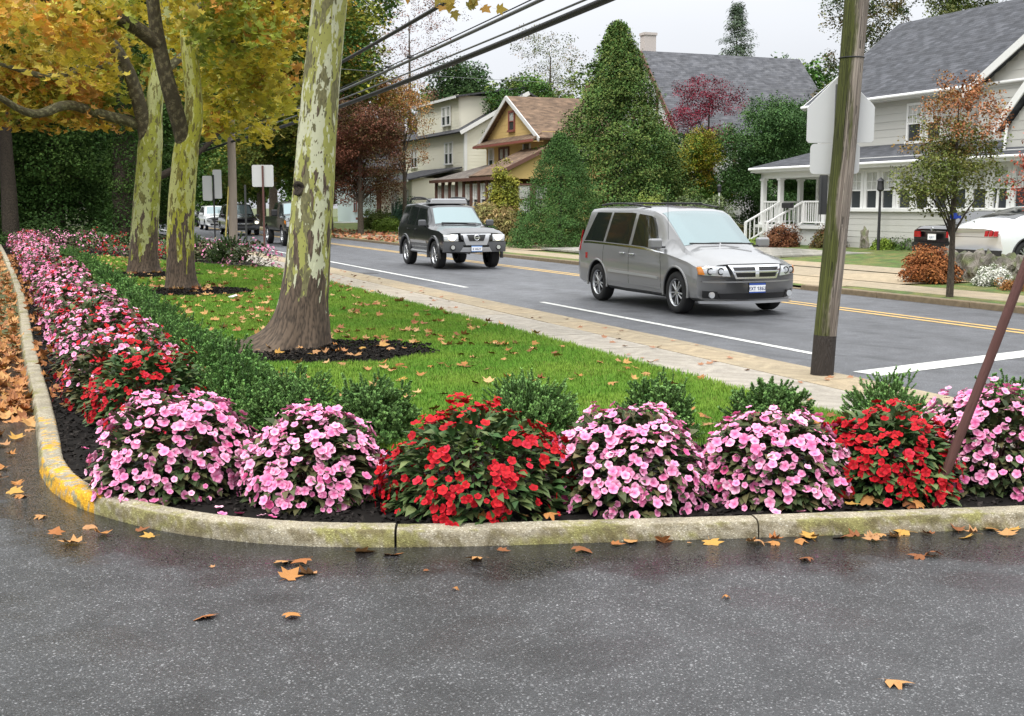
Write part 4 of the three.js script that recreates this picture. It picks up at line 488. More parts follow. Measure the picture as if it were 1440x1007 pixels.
T('yew_tree', 'dark shaded evergreen screen behind the white porch', 49.5, 35.5, { h: 6.6, r: .25, rad: 3.6, n: 3000, cl: CL.fine, cols: [[.04, .095, .028], [.06, .12, .034], [.05, .11, .03]], seed: 36, s: 1.1, base: .0, lobes: 20, gap: .03 });
T('yew_tree', 'dark shaded evergreen screen between the holly and the porch', 51.5, 28.5, { h: 5.2, r: .25, rad: 3.0, n: 2600, cl: CL.fine, cols: [[.04, .095, .028], [.06, .12, .034], [.05, .11, .03]], seed: 37, s: 1.1, base: .0, lobes: 20, gap: .03 });
T('cedar_tree', 'irregular olive cedar behind the grey house, beside the sign', 49.5, 38.5, { h: 12.6, r: .25, rad: 2.7, n: 1400, cl: CL.fine, cols: [[.06, .09, .025], [.11, .12, .03], [.14, .10, .04], [.04, .07, .02]], seed: 38, s: 1.2, base: .3, lobes: 20, gap: .2, flat: .45 });
T('cedar_tree', 'olive cedar showing above the grey house ridge', 48.5, 45, { h: 14.2, r: .25, rad: 2.9, n: 1800, cl: CL.fine, cols: [[.07, .10, .025], [.12, .13, .035], [.05, .08, .02]], seed: 39, s: 1.3, base: .35, lobes: 18, gap: .14, flat: .5 });
conifer('holly_tree', 'tall broad dark holly tree between the yellow and half timbered houses', RF(46.6, 23.6, .1), { h: 9.4, rad: 3.6, n: 7600, cl: CL.small, cols: [[.06, .125, .028], [.085, .155, .034], [.12, .18, .04], [.15, .18, .045], [.05, .11, .025]], seed: 41, s: .85, pow: .82, lump: .26, twoTops: false, r: .25 });
conifer('arborvitae', 'dark cone shaped evergreen at the pavement corner by the yellow house', RF(42.6, 19.1, .1), { h: 4.5, rad: 1.95, n: 3600, cl: CL.small, cols: [[.04, .095, .022], [.055, .12, .028], [.07, .14, .032]], seed: 42, s: .5, pow: .75, lump: .12, r: .1 });
conifer('spruce_tree', 'pale thin spruce top above the half timbered roof ridge', RF(82, 52, .1), { h: 17.4, rad: 4.2, n: 700, cl: CL.needle, cols: [[.09, .13, .085], [.12, .16, .10]], seed: 43, s: 1.7, pow: .9, lump: .4, gap: .12 });
T('street_tree', 'young oak with green skirt and rusty top on the far verge', 16.6, 15.1, { h: 4.1, r: .055, rad: 1.3, n: 1900, cl: CL.small, cols: (y) => (y > 3.05 ? [[.36, .15, .07], [.30, .13, .05], [.26, .18, .06]] : y > 2.5 ? [[.16, .17, .04], [.28, .16, .05], [.11, .14, .035]] : [[.12, .16, .035], [.10, .13, .03], [.17, .17, .045]]), seed: 44, s: .42, base: .38, lobes: 34, gap: .2, cone: .6, flat: .6 });
T('street_tree', 'rust red young tree on the far verge past the oak', 13.7, 15.1, { h: 3.5, r: .05, rad: 1.2, n: 2000, cl: CL.small, cols: [[.40, .10, .06], [.36, .16, .06], [.30, .08, .05]], seed: 45, s: .40, base: .50, lobes: 26, gap: .16, cone: .5 });
for (const [k, [s, n, h]] of [[140, -14, 17], [150, 32, 18], [135, 45, 16], [110, 55, 15], [90, 66, 15], [70, 72, 15], [150, 6, 18]].entries()) T('distant_tree', 'hazy green tree on the skyline far behind the houses', s, n, { h, r: .4, rad: 6.5, n: 1300, cols: GREEN, seed: 950 + k, s: 2.2, base: .05, lobes: 18, group: 'distant skyline trees' });
// ---------------------------------------------------------------- vehicles (x forward, y up, z to the right)
const VM = {
  glass: phys([.012, .014, .015], .06, { specularIntensity: 1, ior: 1.6 }),
  shield: phys([.22, .28, .29], .10, { metalness: .6, specularIntensity: 1 }),
  tyre: std([.018, .018, .019], .85), well: std([.008, .008, .008], .95), black: phys([.016, .016, .017], .5), gloss: phys([.012, .012, .013], .18),
  chrome: std([.75, .76, .78], .16, { metalness: 1 }), rim: std([.52, .53, .55], .28, { metalness: .9 }), silver: std([.50, .51, .53], .38, { metalness: .6 }),
  lens: phys([.62, .64, .66], .06, { metalness: .35, clearcoat: 1 }), amber: phys([.75, .25, .03], .2, { clearcoat: 1 }), red: phys([.38, .012, .014], .16, { clearcoat: 1 }), grey: phys([.085, .088, .095], .5),
  lamp: new THREE.MeshStandardMaterial({ color: C(.9, .85, .75), roughness: .2, emissive: C(1, .86, .62), emissiveIntensity: 1.3 }),
};
const paintM = (c, metal = .45, rough = .32) => phys(c, rough, { metalness: metal, clearcoat: 1, clearcoatRoughness: .05 });
function plate(text, sky) { const c = document.createElement('canvas'); c.width = 256; c.height = 128; const g = c.getContext('2d'); g.fillStyle = '#eef0f2'; g.fillRect(0, 0, 256, 128); g.fillStyle = sky; g.fillRect(0, 0, 256, 26); g.fillRect(0, 112, 256, 16); g.fillStyle = '#1d2f63'; g.font = 'bold 66px sans-serif'; g.textAlign = 'center'; g.fillText(text, 128, 96); const t = new THREE.CanvasTexture(c); t.colorSpace = THREE.SRGBColorSpace; return std([1, 1, 1], .45, { map: t }); }
const evalr = new Evaluator(); evalr.useGroups = true;
function carSurface(sp) {
  const st = sp.st, keys = ['yb', 'yw', 'ye', 'yt', 'wb', 'w', 'wr'], L = sp.L, W = sp.W;
  const sec = (x) => { let i = 0; while (i < st.length - 2 && st[i + 1].x < x) i++; const a = st[i], b = st[i + 1], t = clamp((x - a.x) / (b.x - a.x || 1)), o = {}; for (const k of keys) o[k] = lerp(a[k], b[k], t); return o; };
  const half = (x) => { const s = sec(x), { yb, yw, ye, yt, wb, w, wr } = s, wt = w * .972; return [[0, yb], [wb * .7, yb], [wb, yb + .02], [w * .975, yb + .09], [w * .997, lerp(yb, yw, .35)], [w, lerp(yb, yw, .62)], [w * .995, lerp(yb, yw, .86)], [wt, yw], [lerp(wt, wr, .35), lerp(yw, ye, .35)], [lerp(wt, wr, .7), lerp(yw, ye, .72)], [wr, ye], [wr - .05, lerp(ye, yt, .55)], [wr * .62, lerp(ye, yt, .9)], [0, yt]]; };
  const front = (y, z) => sp.fr(y, Math.abs(z) / W), rear = (y, z) => sp.rr(y, Math.abs(z) / W);
  const bend = (x, y, z) => { const t = x / L; return V(x - Math.pow(t, 4) * front(y, z) + Math.pow(1 - t, 4) * rear(y, z) - L / 2, y, z); };
  const P = (x, v, side, off = 0) => { const at = (xx, vv) => { const h = half(xx), i = Math.floor(Math.min(vv, 12.999)), t = vv - i; return bend(xx, lerp(h[i][1], h[i + 1][1], t), side * lerp(h[i][0], h[i + 1][0], t)); }; const p = at(x, v); if (!off) return p; const e = .01, dx = at(Math.min(L, x + e), v).sub(at(Math.max(0, x - e), v)), dv = at(x, Math.min(13, v + .05)).sub(at(x, Math.max(0, v - .05))), n = dx.cross(dv).normalize(); if ((n.z * side < 0 && v < 10.4) || (v >= 10.4 && n.y < 0)) n.negate(); return p.addScaledVector(n, off); };
  return { half, bend, P, L, W, front, rear };
}
function patch(f, nx, ny, off = .006, back = -.006) { // a thin shell lying on a surface, with an edge all round
  const gs = [sheet((a, b) => f(a, b, off), nx, ny), sheet((a, b) => f(a, 0, lerp(back, off, b)), nx, 1), sheet((a, b) => f(a, 1, lerp(off, back, b)), nx, 1), sheet((a, b) => f(0, a, lerp(off, back, b)), ny, 1), sheet((a, b) => f(1, a, lerp(back, off, b)), ny, 1)];
  return mg(gs);
}
const quad = (c, a, b) => [lerp(lerp(c[0][0], c[1][0], a), lerp(c[3][0], c[2][0], a), b), lerp(lerp(c[0][1], c[1][1], a), lerp(c[3][1], c[2][1], a), b)];
function wheel(o, x, r, z, w, side, style) {
  const g = sub('wheel', o, [x, r, z]); g.rotation.y = side > 0 ? 0 : Math.PI;
  const pr = [[r * .64, -w / 2 + .015], [r * .80, -w / 2], [r * .95, -w / 2 + .01], [r, -w / 2 + .045], [r, w / 2 - .045], [r * .95, w / 2 - .01], [r * .80, w / 2], [r * .66, w / 2 - .012], [r * .64, w / 2 - .05]];
  obj('tyre', norm(new THREE.LatheGeometry(pr.map(([a, b]) => new THREE.Vector2(a, b)), 36).rotateX(Math.PI / 2)), VM.tyre, g);
  const gs = [norm(new THREE.LatheGeometry([[r * .66, w / 2 - .012], [r * .62, w / 2 - .02], [r * .58, w / 2 - .06], [r * .56, -w / 2 + .05]].map(([a, b]) => new THREE.Vector2(a, b)), 36).rotateX(Math.PI / 2)), cyl(r * .15, r * .13, .05, 0, 0, 0, 16).rotateX(Math.PI / 2).translate(0, 0, w / 2 - .07)];
  for (let k = 0; k < style; k++) { const s = new RoundedBoxGeometry(r * .5, r * (style > 6 ? .085 : .15), .035, 1, .012); s.translate(r * .33, 0, w / 2 - .045); s.rotateZ(k / style * 6.283 + (style > 6 ? (k % 2 ? .10 : -.10) : 0)); gs.push(norm(s)); }
  obj('rim', gs, VM.rim, g); obj('hub_back', norm(new THREE.CircleGeometry(r * .6, 28).translate(0, 0, w / 2 - .10)), VM.well, g);
}
function vehicle(name, label, p, rot, sp, paint, group) {
  const o = thing(name, label, sp.cat, p, rot, group), S = carSurface(sp), L = sp.L, N = 64;
  const xs = new Set(); for (let i = 0; i <= N; i++) xs.add(+(L * i / N).toFixed(4)); sp.st.forEach((s) => xs.add(s.x)); const X = [...xs].sort((a, b) => a - b), NV = 26, pos = [], idx = [];
  const ring = (x) => { const h = S.half(x), r = []; for (let k = 0; k < 14; k++) r.push([h[k][1], h[k][0]]); for (let k = 12; k > 0; k--) r.push([h[k][1], -h[k][0]]); return r; };
  X.forEach((x) => ring(x).forEach(([y, z]) => { const q = S.bend(x, y, z); pos.push(q.x, q.y, q.z); }));
  for (let i = 0; i + 1 < X.length; i++) for (let k = 0; k < NV; k++) { const a = i * NV + k, b = i * NV + (k + 1) % NV, c = a + NV, d = b + NV; idx.push(a, b, c, c, b, d); }
  // end caps as rows between left and right
  for (const [i, flip] of [[0, 1], [X.length - 1, 0]]) { const B = i * NV; for (let k = 0; k < 13; k++) { const a = B + k, b = B + k + 1, c = B + (NV - k) % NV, d = B + (NV - k - 1) % NV; const t = []; if (k === 0) t.push([a, b, d]); else if (k === 12) t.push([a, b, c]); else t.push([a, b, c], [b, d, c]); for (const q of t) flip ? idx.push(q[0], q[2], q[1]) : idx.push(...q); } }
  let g = new THREE.BufferGeometry(); g.setAttribute('position', new THREE.Float32BufferAttribute(pos, 3)); g.setIndex(idx); g = toCreasedNormals(g, .55); g.setAttribute('uv', new THREE.BufferAttribute(new Float32Array(g.attributes.position.count * 2), 2));
  // outward orientation
  { let vol = 0; const q = g.attributes.position; for (let i = 0; i < q.count; i += 3) { const a = V(q.getX(i), q.getY(i), q.getZ(i)), b = V(q.getX(i + 1), q.getY(i + 1), q.getZ(i + 1)), c = V(q.getX(i + 2), q.getY(i + 2), q.getZ(i + 2)); vol += a.dot(b.cross(c)); } if (vol < 0) { for (const n of ['position', 'normal']) { const at = g.attributes[n]; for (let i = 0; i < at.count; i += 3) for (let c = 0; c < 3; c++) { const u = at.array[(i + 1) * 3 + c]; at.array[(i + 1) * 3 + c] = at.array[(i + 2) * 3 + c]; at.array[(i + 2) * 3 + c] = u; } } for (let i = 0; i < g.attributes.normal.array.length; i++) g.attributes.normal.array[i] *= -1; } }
  let body = new Brush(g, paint); body.updateMatrixWorld();
  for (const ax of sp.ax) for (const sd of [-1, 1]) { const c = new Brush(new THREE.CylinderGeometry(sp.arch, sp.arch, .40, 28).rotateX(Math.PI / 2).translate(ax - L / 2, sp.r + .01, sd * (sp.W - .10)), VM.well); c.updateMatrixWorld(); body = evalr.evaluate(body, c, SUBTRACTION); body.updateMatrixWorld(); }
  const m = new THREE.Mesh(body.geometry, body.material); m.name = 'body'; m.castShadow = m.receiveShadow = true; o.add(m);
  for (const ax of sp.ax) for (const sd of [-1, 1]) wheel(o, ax - L / 2, sp.r, sd * (sp.W - sp.tw / 2 - .015), sp.tw, sd, sp.spokes ?? 10);
  // glazing
  const sideGlass = (x0b, x1b, x0t, x1t, v0 = 7.25, v1 = 9.85, mat = VM.glass) => { for (const sd of [-1, 1]) obj('side_window', patch((a, b, of) => { const x = lerp(lerp(x0b, x1b, a), lerp(x0t, x1t, a), b); return S.P(x, lerp(v0, v1, b), sd, of); }, 10, 4, .004, -.004), mat, o); };
  const topGlass = (name, x0, x1, v0, v1, mat) => obj(name, patch((a, b, of) => { const q = a * 2 - 1, x = lerp(x0, x1, b), v = lerp(lerp(v0, v1, b), 13, 1 - Math.abs(q)); return S.P(x, Math.min(v, 12.98), q < 0 ? -1 : 1, of); }, 20, 8, .005, -.003), mat, o);
  const onFront = (name, c, mat, off = .012, nx = 8, ny = 4, par = o) => obj(name, patch((a, b, of) => { const [z, y] = quad(c, a, b), q = S.bend(L, y, z); q.x += of; return q; }, nx, ny, off, -.02), mat, par);
  const onRear = (name, c, mat, off = .012, nx = 8, ny = 4, par = o) => obj(name, patch((a, b, of) => { const [z, y] = quad(c, a, b), q = S.bend(0, y, z); q.x -= of; return q; }, nx, ny, off, -.02), mat, par);
  const onSide = (name, c, mat, off = .012, sides = [-1, 1], nx = 12, ny = 2) => sides.map((sd) => obj(name, patch((a, b, of) => { const [x, v] = quad(c, a, b); return S.P(x, v, sd, of); }, nx, ny, off, -.004), mat, o));
  const mirr = (pts) => pts.map(([z, y]) => [-z, y]).reverse();
  const pair = (fn, name, c, mat, off, nx, ny) => { fn(name, c, mat, off, nx, ny); fn(name, mirr(c), mat, off, nx, ny); };
  const mirrors = (x, y, mat, w = .24, h = .17, arm = .09) => { for (const sd of [-1, 1]) { const mm = sub('mirror', o, [x - L / 2, y, sd * (sp.W + arm)]); obj('mirror_shell', rbox(.13, h, w, .045, 0, 0, 0, 3), mat, mm); obj('mirror_glass', box(.006, h * .78, w * .82, -.067, 0, 0), VM.chrome, mm); obj('arm', box(.06, .03, .12, .01, -h * .35, -sd * (w * .5)), VM.black, mm); } };
  return { o, S, sideGlass, topGlass, onFront, onRear, onSide, pair, mirrors, L, W: sp.W };
}
const heading = (dx, dz) => Math.atan2(-dz, dx);
const TOWARDS = heading(RS, RC); // along the near lane, towards the junction
// ----- minivan
{
  const L = 5.05, sp = { cat: 'minivan', L, W: .985, r: .345, tw: .23, arch: .415, ax: [1.02, 4.08], spokes: 10,
    fr: (y, k) => .30 * k ** 3 + .07 * k * k + .28 * sst(.72, 1.05, y) + .05 * sst(.45, .2, y), rr: (y, k) => .10 * k ** 4 + .14 * sst(.95, 1.75, y),
    st: [{ x: 0, yb: .30, yw: 1.02, ye: 1.60, yt: 1.69, wb: .80, w: .93, wr: .70 }, { x: .12, yb: .27, yw: 1.05, ye: 1.64, yt: 1.735, wb: .84, w: .965, wr: .745 }, { x: .6, yb: .24, yw: 1.06, ye: 1.665, yt: 1.76, wb: .86, w: .98, wr: .765 }, { x: 2.1, yb: .22, yw: 1.03, ye: 1.665, yt: 1.765, wb: .86, w: .985, wr: .77 }, { x: 2.85, yb: .22, yw: 1.01, ye: 1.61, yt: 1.715, wb: .86, w: .985, wr: .745 }, { x: 3.15, yb: .22, yw: 1.0, ye: 1.52, yt: 1.64, wb: .86, w: .985, wr: .72 }, { x: 4.05, yb: .21, yw: .955, ye: 1.0, yt: 1.12, wb: .85, w: .985, wr: .72 }, { x: 4.25, yb: .21, yw: .93, ye: .965, yt: 1.06, wb: .85, w: .98, wr: .74 }, { x: 4.75, yb: .20, yw: .86, ye: .895, yt: .965, wb: .80, w: .965, wr: .72 }, { x: 4.95, yb: .20, yw: .80, ye: .84, yt: .90, wb: .76, w: .95, wr: .70 }, { x: L, yb: .21, yw: .76, ye: .80, yt: .84, wb: .74, w: .93, wr: .68 }] };
  const P = paintM([.235, .236, .24], .2, .36), v = vehicle('minivan', 'silver grey minivan driving in the near lane', RF(17.95, 10.35, .012), TOWARDS, sp, P), { o, S } = v;
  o.scale.set(.93, .975, .96);
  v.sideGlass(.28, 1.18, .50, 1.20); v.sideGlass(1.28, 2.30, 1.30, 2.26); v.sideGlass(2.42, 3.62, 2.38, 2.98);
  v.topGlass('windshield', 3.02, 4.0, 11.2, 11.0, VM.shield); v.topGlass('rear_window', .02, .10, 11.3, 11.3, VM.glass);
  v.onSide('window_trim', [[.25, 7.02], [3.85, 7.02], [3.85, 7.16], [.25, 7.16]], VM.chrome, .005);
  v.onSide('side_moulding', [[1.50, 4.25], [3.60, 4.25], [3.60, 4.45], [1.50, 4.45]], VM.silver, .014); v.onSide('sill_crease', [[1.50, 3.35], [3.62, 3.35], [3.62, 3.47], [1.50, 3.47]], P, .010);
  for (const x of [1.24, 2.36, 3.68]) v.onSide('door_gap', [[x, 3.4], [x + .012, 3.4], [x + .012, 7.0], [x, 7.0]], VM.well, .0015, [-1, 1], 1, 10);
  for (const x of [2.02, 2.42]) for (const sd of [-1, 1]) { const q = S.P(x, 6.05, sd); obj('door_handle', rbox(.19, .032, .03, .012, q.x + .1, q.y, q.z + sd * .02), VM.chrome, o); }
  for (const sd of [-1, 1]) { const rail = [S.P(.55, 11.1, sd, .05), S.P(.9, 11.05, sd, .075), S.P(1.8, 11.05, sd, .075), S.P(2.65, 11.1, sd, .05)]; obj('roof_rail', limb(rail, [.016, .016], { seg: 8, steps: 20 }), VM.black, o); } for (const x of [.95, 2.0]) obj('cross_bar', bar(S.P(x, 11.05, -1, .085), S.P(x, 11.05, 1, .085), .014), VM.black, o);
  v.mirrors(3.55, 1.13, P); obj('antenna', bar(V(3.6 - L / 2, 1.2, .85), V(3.52 - L / 2, 1.95, .83), .004, 5), VM.black, o); obj('wiper', bar(V(4.02 - L / 2 - .03, 1.125, -.60), V(4.0 - L / 2 - .04, 1.135, .02), .012, 6), VM.black, o); obj('wiper', bar(V(4.0 - L / 2 - .03, 1.13, .06), V(3.93 - L / 2, 1.14, .62), .012, 6), VM.black, o);
  // face: cross-hair grille, lamps, lower intake, fog lamps, plate
  const gr = v.onFront('grille', [[-.36, .625], [.36, .625], [.45, .80], [-.45, .80]], VM.gloss, .014);
  for (const c of [[[-.47, .79], [.47, .79], [.48, .822], [-.48, .822]], [[-.38, .603], [.38, .603], [.39, .630], [-.39, .630]], [[-.42, .700], [.42, .700], [.43, .732], [-.43, .732]], [[-.035, .61], [.035, .61], [.035, .82], [-.035, .82]]]) v.onFront('grille_bar', c, VM.chrome, .032);
  v.pair(v.onFront, 'grille_bar', [[.355, .61], [.39, .61], [.49, .82], [.45, .82]], VM.chrome, .03, 3, 4);
  v.pair(v.onFront, 'headlight', [[.47, .64], [.86, .66], [.905, .80], [.53, .80]], VM.lens, .016); v.pair(v.onFront, 'turn_lamp', [[.84, .665], [.915, .67], [.925, .785], [.875, .80]], VM.amber, .020, 4, 4);
  for (const sd of [-1, 1]) { for (const zz of [.62, .77]) { const q = S.bend(L, .725, sd * zz); const l = obj('reflector', norm(new THREE.TorusGeometry(.050, .010, 6, 20).rotateY(Math.PI / 2).translate(q.x + .022, q.y, q.z)), VM.gloss, o); } const q = S.bend(L, .345, sd * .74); obj('fog_lamp', norm(new THREE.CylinderGeometry(.05, .05, .03, 20).rotateZ(Math.PI / 2).translate(q.x + .035, q.y, q.z)), VM.lens, o); }
  v.onFront('lower_intake', [[-.60, .275], [.60, .275], [.64, .37], [-.64, .37]], VM.black, .010, 14, 4); v.pair(v.onFront, 'fog_surround', [[.62, .275], [.84, .30], [.85, .41], [.66, .40]], VM.black, .014, 5, 4); v.onFront('chin', [[-.88, .205], [.88, .205], [.89, .245], [-.89, .245]], VM.silver, .035, 16, 2);
  v.onFront('bumper_crease', [[-.86, .545], [.86, .545], [.87, .565], [-.87, .565]], P, .022, 16, 1);
  { const q = S.bend(L, .45, 0), m = obj('licence_plate', norm(new THREE.PlaneGeometry(.31, .155).rotateY(Math.PI / 2).translate(q.x + .045, .455, 0)), plate('EXT 1862', '#2b4ea0'), o); obj('plate_frame', box(.02, .17, .33, q.x + .032, .455, 0), VM.black, o); }
  v.pair(v.onRear, 'tail_light', [[.74, .92], [.90, .92], [.86, 1.30], [.74, 1.30]], VM.red, .02); v.onSide('tail_light', [[.0, 5.9], [.16, 5.9], [.14, 7.3], [.0, 7.3]], VM.red, .012, [-1, 1], 4, 4); v.onSide('marker', [[.42, 5.15], [.52, 5.15], [.52, 5.7], [.42, 5.7]], VM.red, .006, [-1, 1], 2, 2);
  // flared arch lips
  for (const ax of sp.ax) for (const sd of [-1, 1]) { const pts = []; for (let k = 0; k <= 12; k++) { const a = lerp(-.15, Math.PI + .15, k / 12); pts.push(V(ax - L / 2 + Math.cos(a) * (sp.arch + .012), sp.r + Math.sin(a) * (sp.arch + .012), sd * (sp.W - .006 - .012 * Math.abs(Math.cos(a))))); } obj('arch_lip', limb(pts, [.022, .022], { seg: 7, steps: 24 }), P, o); }
}
// ----- boxy sport utility with roof rack
{
  const L = 4.45, sp = { cat: 'suv', L, W: .925, r: .38, tw: .26, arch: .47, ax: [.88, 3.58], spokes: 6,
    fr: (y, k) => .12 * k ** 3 + .10 * sst(.85, 1.1, y) + .03 * sst(.6, .4, y), rr: (y, k) => .04 * k ** 4 + .10 * sst(1.0, 1.8, y),
    st: [{ x: 0, yb: .50, yw: 1.12, ye: 1.66, yt: 1.74, wb: .80, w: .89, wr: .68 }, { x: .15, yb: .46, yw: 1.14, ye: 1.70, yt: 1.80, wb: .82, w: .92, wr: .71 }, { x: 1.2, yb: .42, yw: 1.14, ye: 1.73, yt: 1.83, wb: .82, w: .925, wr: .72 }, { x: 1.9, yb: .42, yw: 1.13, ye: 1.68, yt: 1.78, wb: .82, w: .925, wr: .71 }, { x: 2.45, yb: .42, yw: 1.12, ye: 1.64, yt: 1.735, wb: .82, w: .925, wr: .70 }, { x: 3.12, yb: .42, yw: 1.10, ye: 1.14, yt: 1.22, wb: .82, w: .925, wr: .74 }, { x: 3.3, yb: .42, yw: 1.07, ye: 1.11, yt: 1.185, wb: .82, w: .92, wr: .76 }, { x: 4.1, yb: .42, yw: 1.03, ye: 1.065, yt: 1.12, wb: .80, w: .915, wr: .76 }, { x: 4.32, yb: .44, yw: .98, ye: 1.01, yt: 1.05, wb: .78, w: .91, wr: .74 }, { x: L, yb: .46, yw: .94, ye: .965, yt: .99, wb: .76, w: .90, wr: .72 }] };
  const P = paintM([.020, .021, .024], .35, .3), v = vehicle('sport_utility', 'black sport utility with roof rack and grey bumper following the minivan', RF(32.4, 11.0, .012), TOWARDS, sp, P), { o, S } = v;
  v.sideGlass(.30, .86, .42, .84, 7.35); v.sideGlass(.98, 1.72, 1.0, 1.68, 7.2); v.sideGlass(1.82, 2.86, 1.80, 2.44, 7.2);
  v.topGlass('windshield', 2.52, 3.08, 11.3, 11.0, VM.shield);
  v.onSide('step_bar', [[1.35, 2.2], [3.05, 2.2], [3.05, 2.7], [1.35, 2.7]], VM.silver, .07); v.onSide('door_strip', [[1.45, 4.05], [2.95, 4.05], [2.95, 4.4], [1.45, 4.4]], VM.silver, .012);
  for (const x of [.93, 1.77, 2.95]) v.onSide('door_gap', [[x, 3.2], [x + .012, 3.2], [x + .012, 7.0], [x, 7.0]], VM.well, .0015, [-1, 1], 1, 8);
  for (const x of [1.20, 1.95]) for (const sd of [-1, 1]) { const q = S.P(x, 6.2, sd); obj('door_handle', rbox(.16, .03, .03, .01, q.x, q.y, q.z + sd * .018), VM.black, o); }
  // roof rack: rails, crossbars, raised front fairing
  for (const sd of [-1, 1]) { obj('roof_rail', limb([V(.35 - L / 2, 1.83, sd * .60), V(.5 - L / 2, 1.92, sd * .60), V(1.9 - L / 2, 1.93, sd * .60), V(2.25 - L / 2, 1.85, sd * .60)], [.026, .026], { seg: 8, steps: 20 }), VM.black, o); } for (const x of [.55, 1.1, 1.65]) obj('cross_bar', bar(V(x - L / 2, 1.915, -.60), V(x - L / 2, 1.915, .60), .017), VM.black, o);
  obj('rack_fairing', (() => { const s = new THREE.Shape([[-.55, 0], [.55, 0], [.50, .11], [-.50, .11]].map(([a, b]) => new THREE.Vector2(a, b))); return norm(new THREE.ExtrudeGeometry(s, { depth: .42, bevelEnabled: true, bevelSize: .02, bevelThickness: .02, bevelSegments: 2 }).rotateY(Math.PI / 2).translate(1.78 - L / 2, 1.79, 0)); })(), VM.silver, o);
  v.mirrors(2.86, 1.24, VM.grey, .22, .18); obj('wiper', bar(V(3.1 - L / 2, 1.235, -.52), V(3.05 - L / 2, 1.25, .5), .012, 6), VM.black, o);
  v.onFront('bumper', [[-.90, .47], [.90, .47], [.90, .745], [-.90, .745]], VM.grey, .07, 18, 4); v.onFront('grille_surround', [[-.30, .66], [.30, .66], [.44, .97], [-.44, .97]], VM.silver, .085); v.onFront('grille', [[-.20, .77], [.20, .77], [.27, .94], [-.27, .94]], VM.black, .10); v.pair(v.onFront, 'grille_slot', [[.36, .80], [.42, .80], [.46, .93], [.39, .93]], VM.black, .10, 2, 2);
  { const q = S.bend(L, .86, 0); obj('emblem', [norm(new THREE.TorusGeometry(.068, .014, 8, 24).rotateY(Math.PI / 2).translate(q.x + .11, .86, 0)), box(.02, .03, .18, q.x + .115, .86, 0)], VM.chrome, o); }
  v.pair(v.onFront, 'headlight', [[.50, .765], [.87, .765], [.885, .94], [.50, .95]], VM.lens, .03); for (const sd of [-1, 1]) { const q = S.bend(L, .86, sd * .66); obj('lamp_bulb', norm(new THREE.SphereGeometry(.085, 14, 10).scale(.3, 1, 1.4).translate(q.x + .035, q.y, q.z)), VM.lamp, o); const f = S.bend(L, .60, sd * .66); obj('fog_lamp', norm(new THREE.CylinderGeometry(.055, .055, .03, 18).rotateZ(Math.PI / 2).translate(f.x + .08, f.y, f.z)), VM.lens, o); obj('fog_ring', norm(new THREE.TorusGeometry(.068, .016, 8, 20).rotateY(Math.PI / 2).translate(f.x + .078, f.y, f.z)), VM.black, o); }
  v.onFront('lower_intake', [[-.36, .60], [.36, .60], [.38, .66], [-.38, .66]], VM.well, .075); v.onFront('skid_plate', [[-.46, .475], [.46, .475], [.38, .60], [-.38, .60]], VM.silver, .085); { const q = S.bend(L, .56, 0); obj('licence_plate', norm(new THREE.PlaneGeometry(.31, .155).rotateY(Math.PI / 2).translate(q.x + .112, .565, 0)), plate('K 4627', '#7fa2d8'), o); obj('plate_frame', box(.02, .165, .32, q.x + .098, .565, 0), VM.black, o); }
  for (const ax of sp.ax) for (const sd of [-1, 1]) { const pts = []; for (let k = 0; k <= 12; k++) { const a = lerp(-.2, Math.PI + .2, k / 12); pts.push(V(ax - L / 2 + Math.cos(a) * (sp.arch + .02), sp.r + Math.sin(a) * (sp.arch + .02), sd * (sp.W - .012))); } obj('arch_flare', limb(pts, [.05, .05], { seg: 8, steps: 24 }), P, o); }
}
// ----- queue of traffic farther back
const pickSt = (L) => [{ x: 0, yb: .62, yw: 1.22, ye: 1.24, yt: 1.25, wb: .85, w: .96, wr: .90 }, { x: 2.3, yb: .58, yw: 1.24, ye: 1.26, yt: 1.27, wb: .85, w: .97, wr: .90 }, { x: 2.36, yb: .58, yw: 1.26, ye: 1.82, yt: 1.90, wb: .85, w: .97, wr: .76 }, { x: 3.3, yb: .58, yw: 1.26, ye: 1.86, yt: 1.95, wb: .85, w: .97, wr: .77 }, { x: 3.75, yb: .58, yw: 1.25, ye: 1.78, yt: 1.88, wb: .85, w: .97, wr: .75 }, { x: 4.35, yb: .58, yw: 1.23, ye: 1.26, yt: 1.34, wb: .85, w: .97, wr: .80 }, { x: 5.45, yb: .56, yw: 1.16, ye: 1.20, yt: 1.25, wb: .84, w: .965, wr: .80 }, { x: L, yb: .54, yw: 1.08, ye: 1.10, yt: 1.13, wb: .82, w: .94, wr: .78 }];
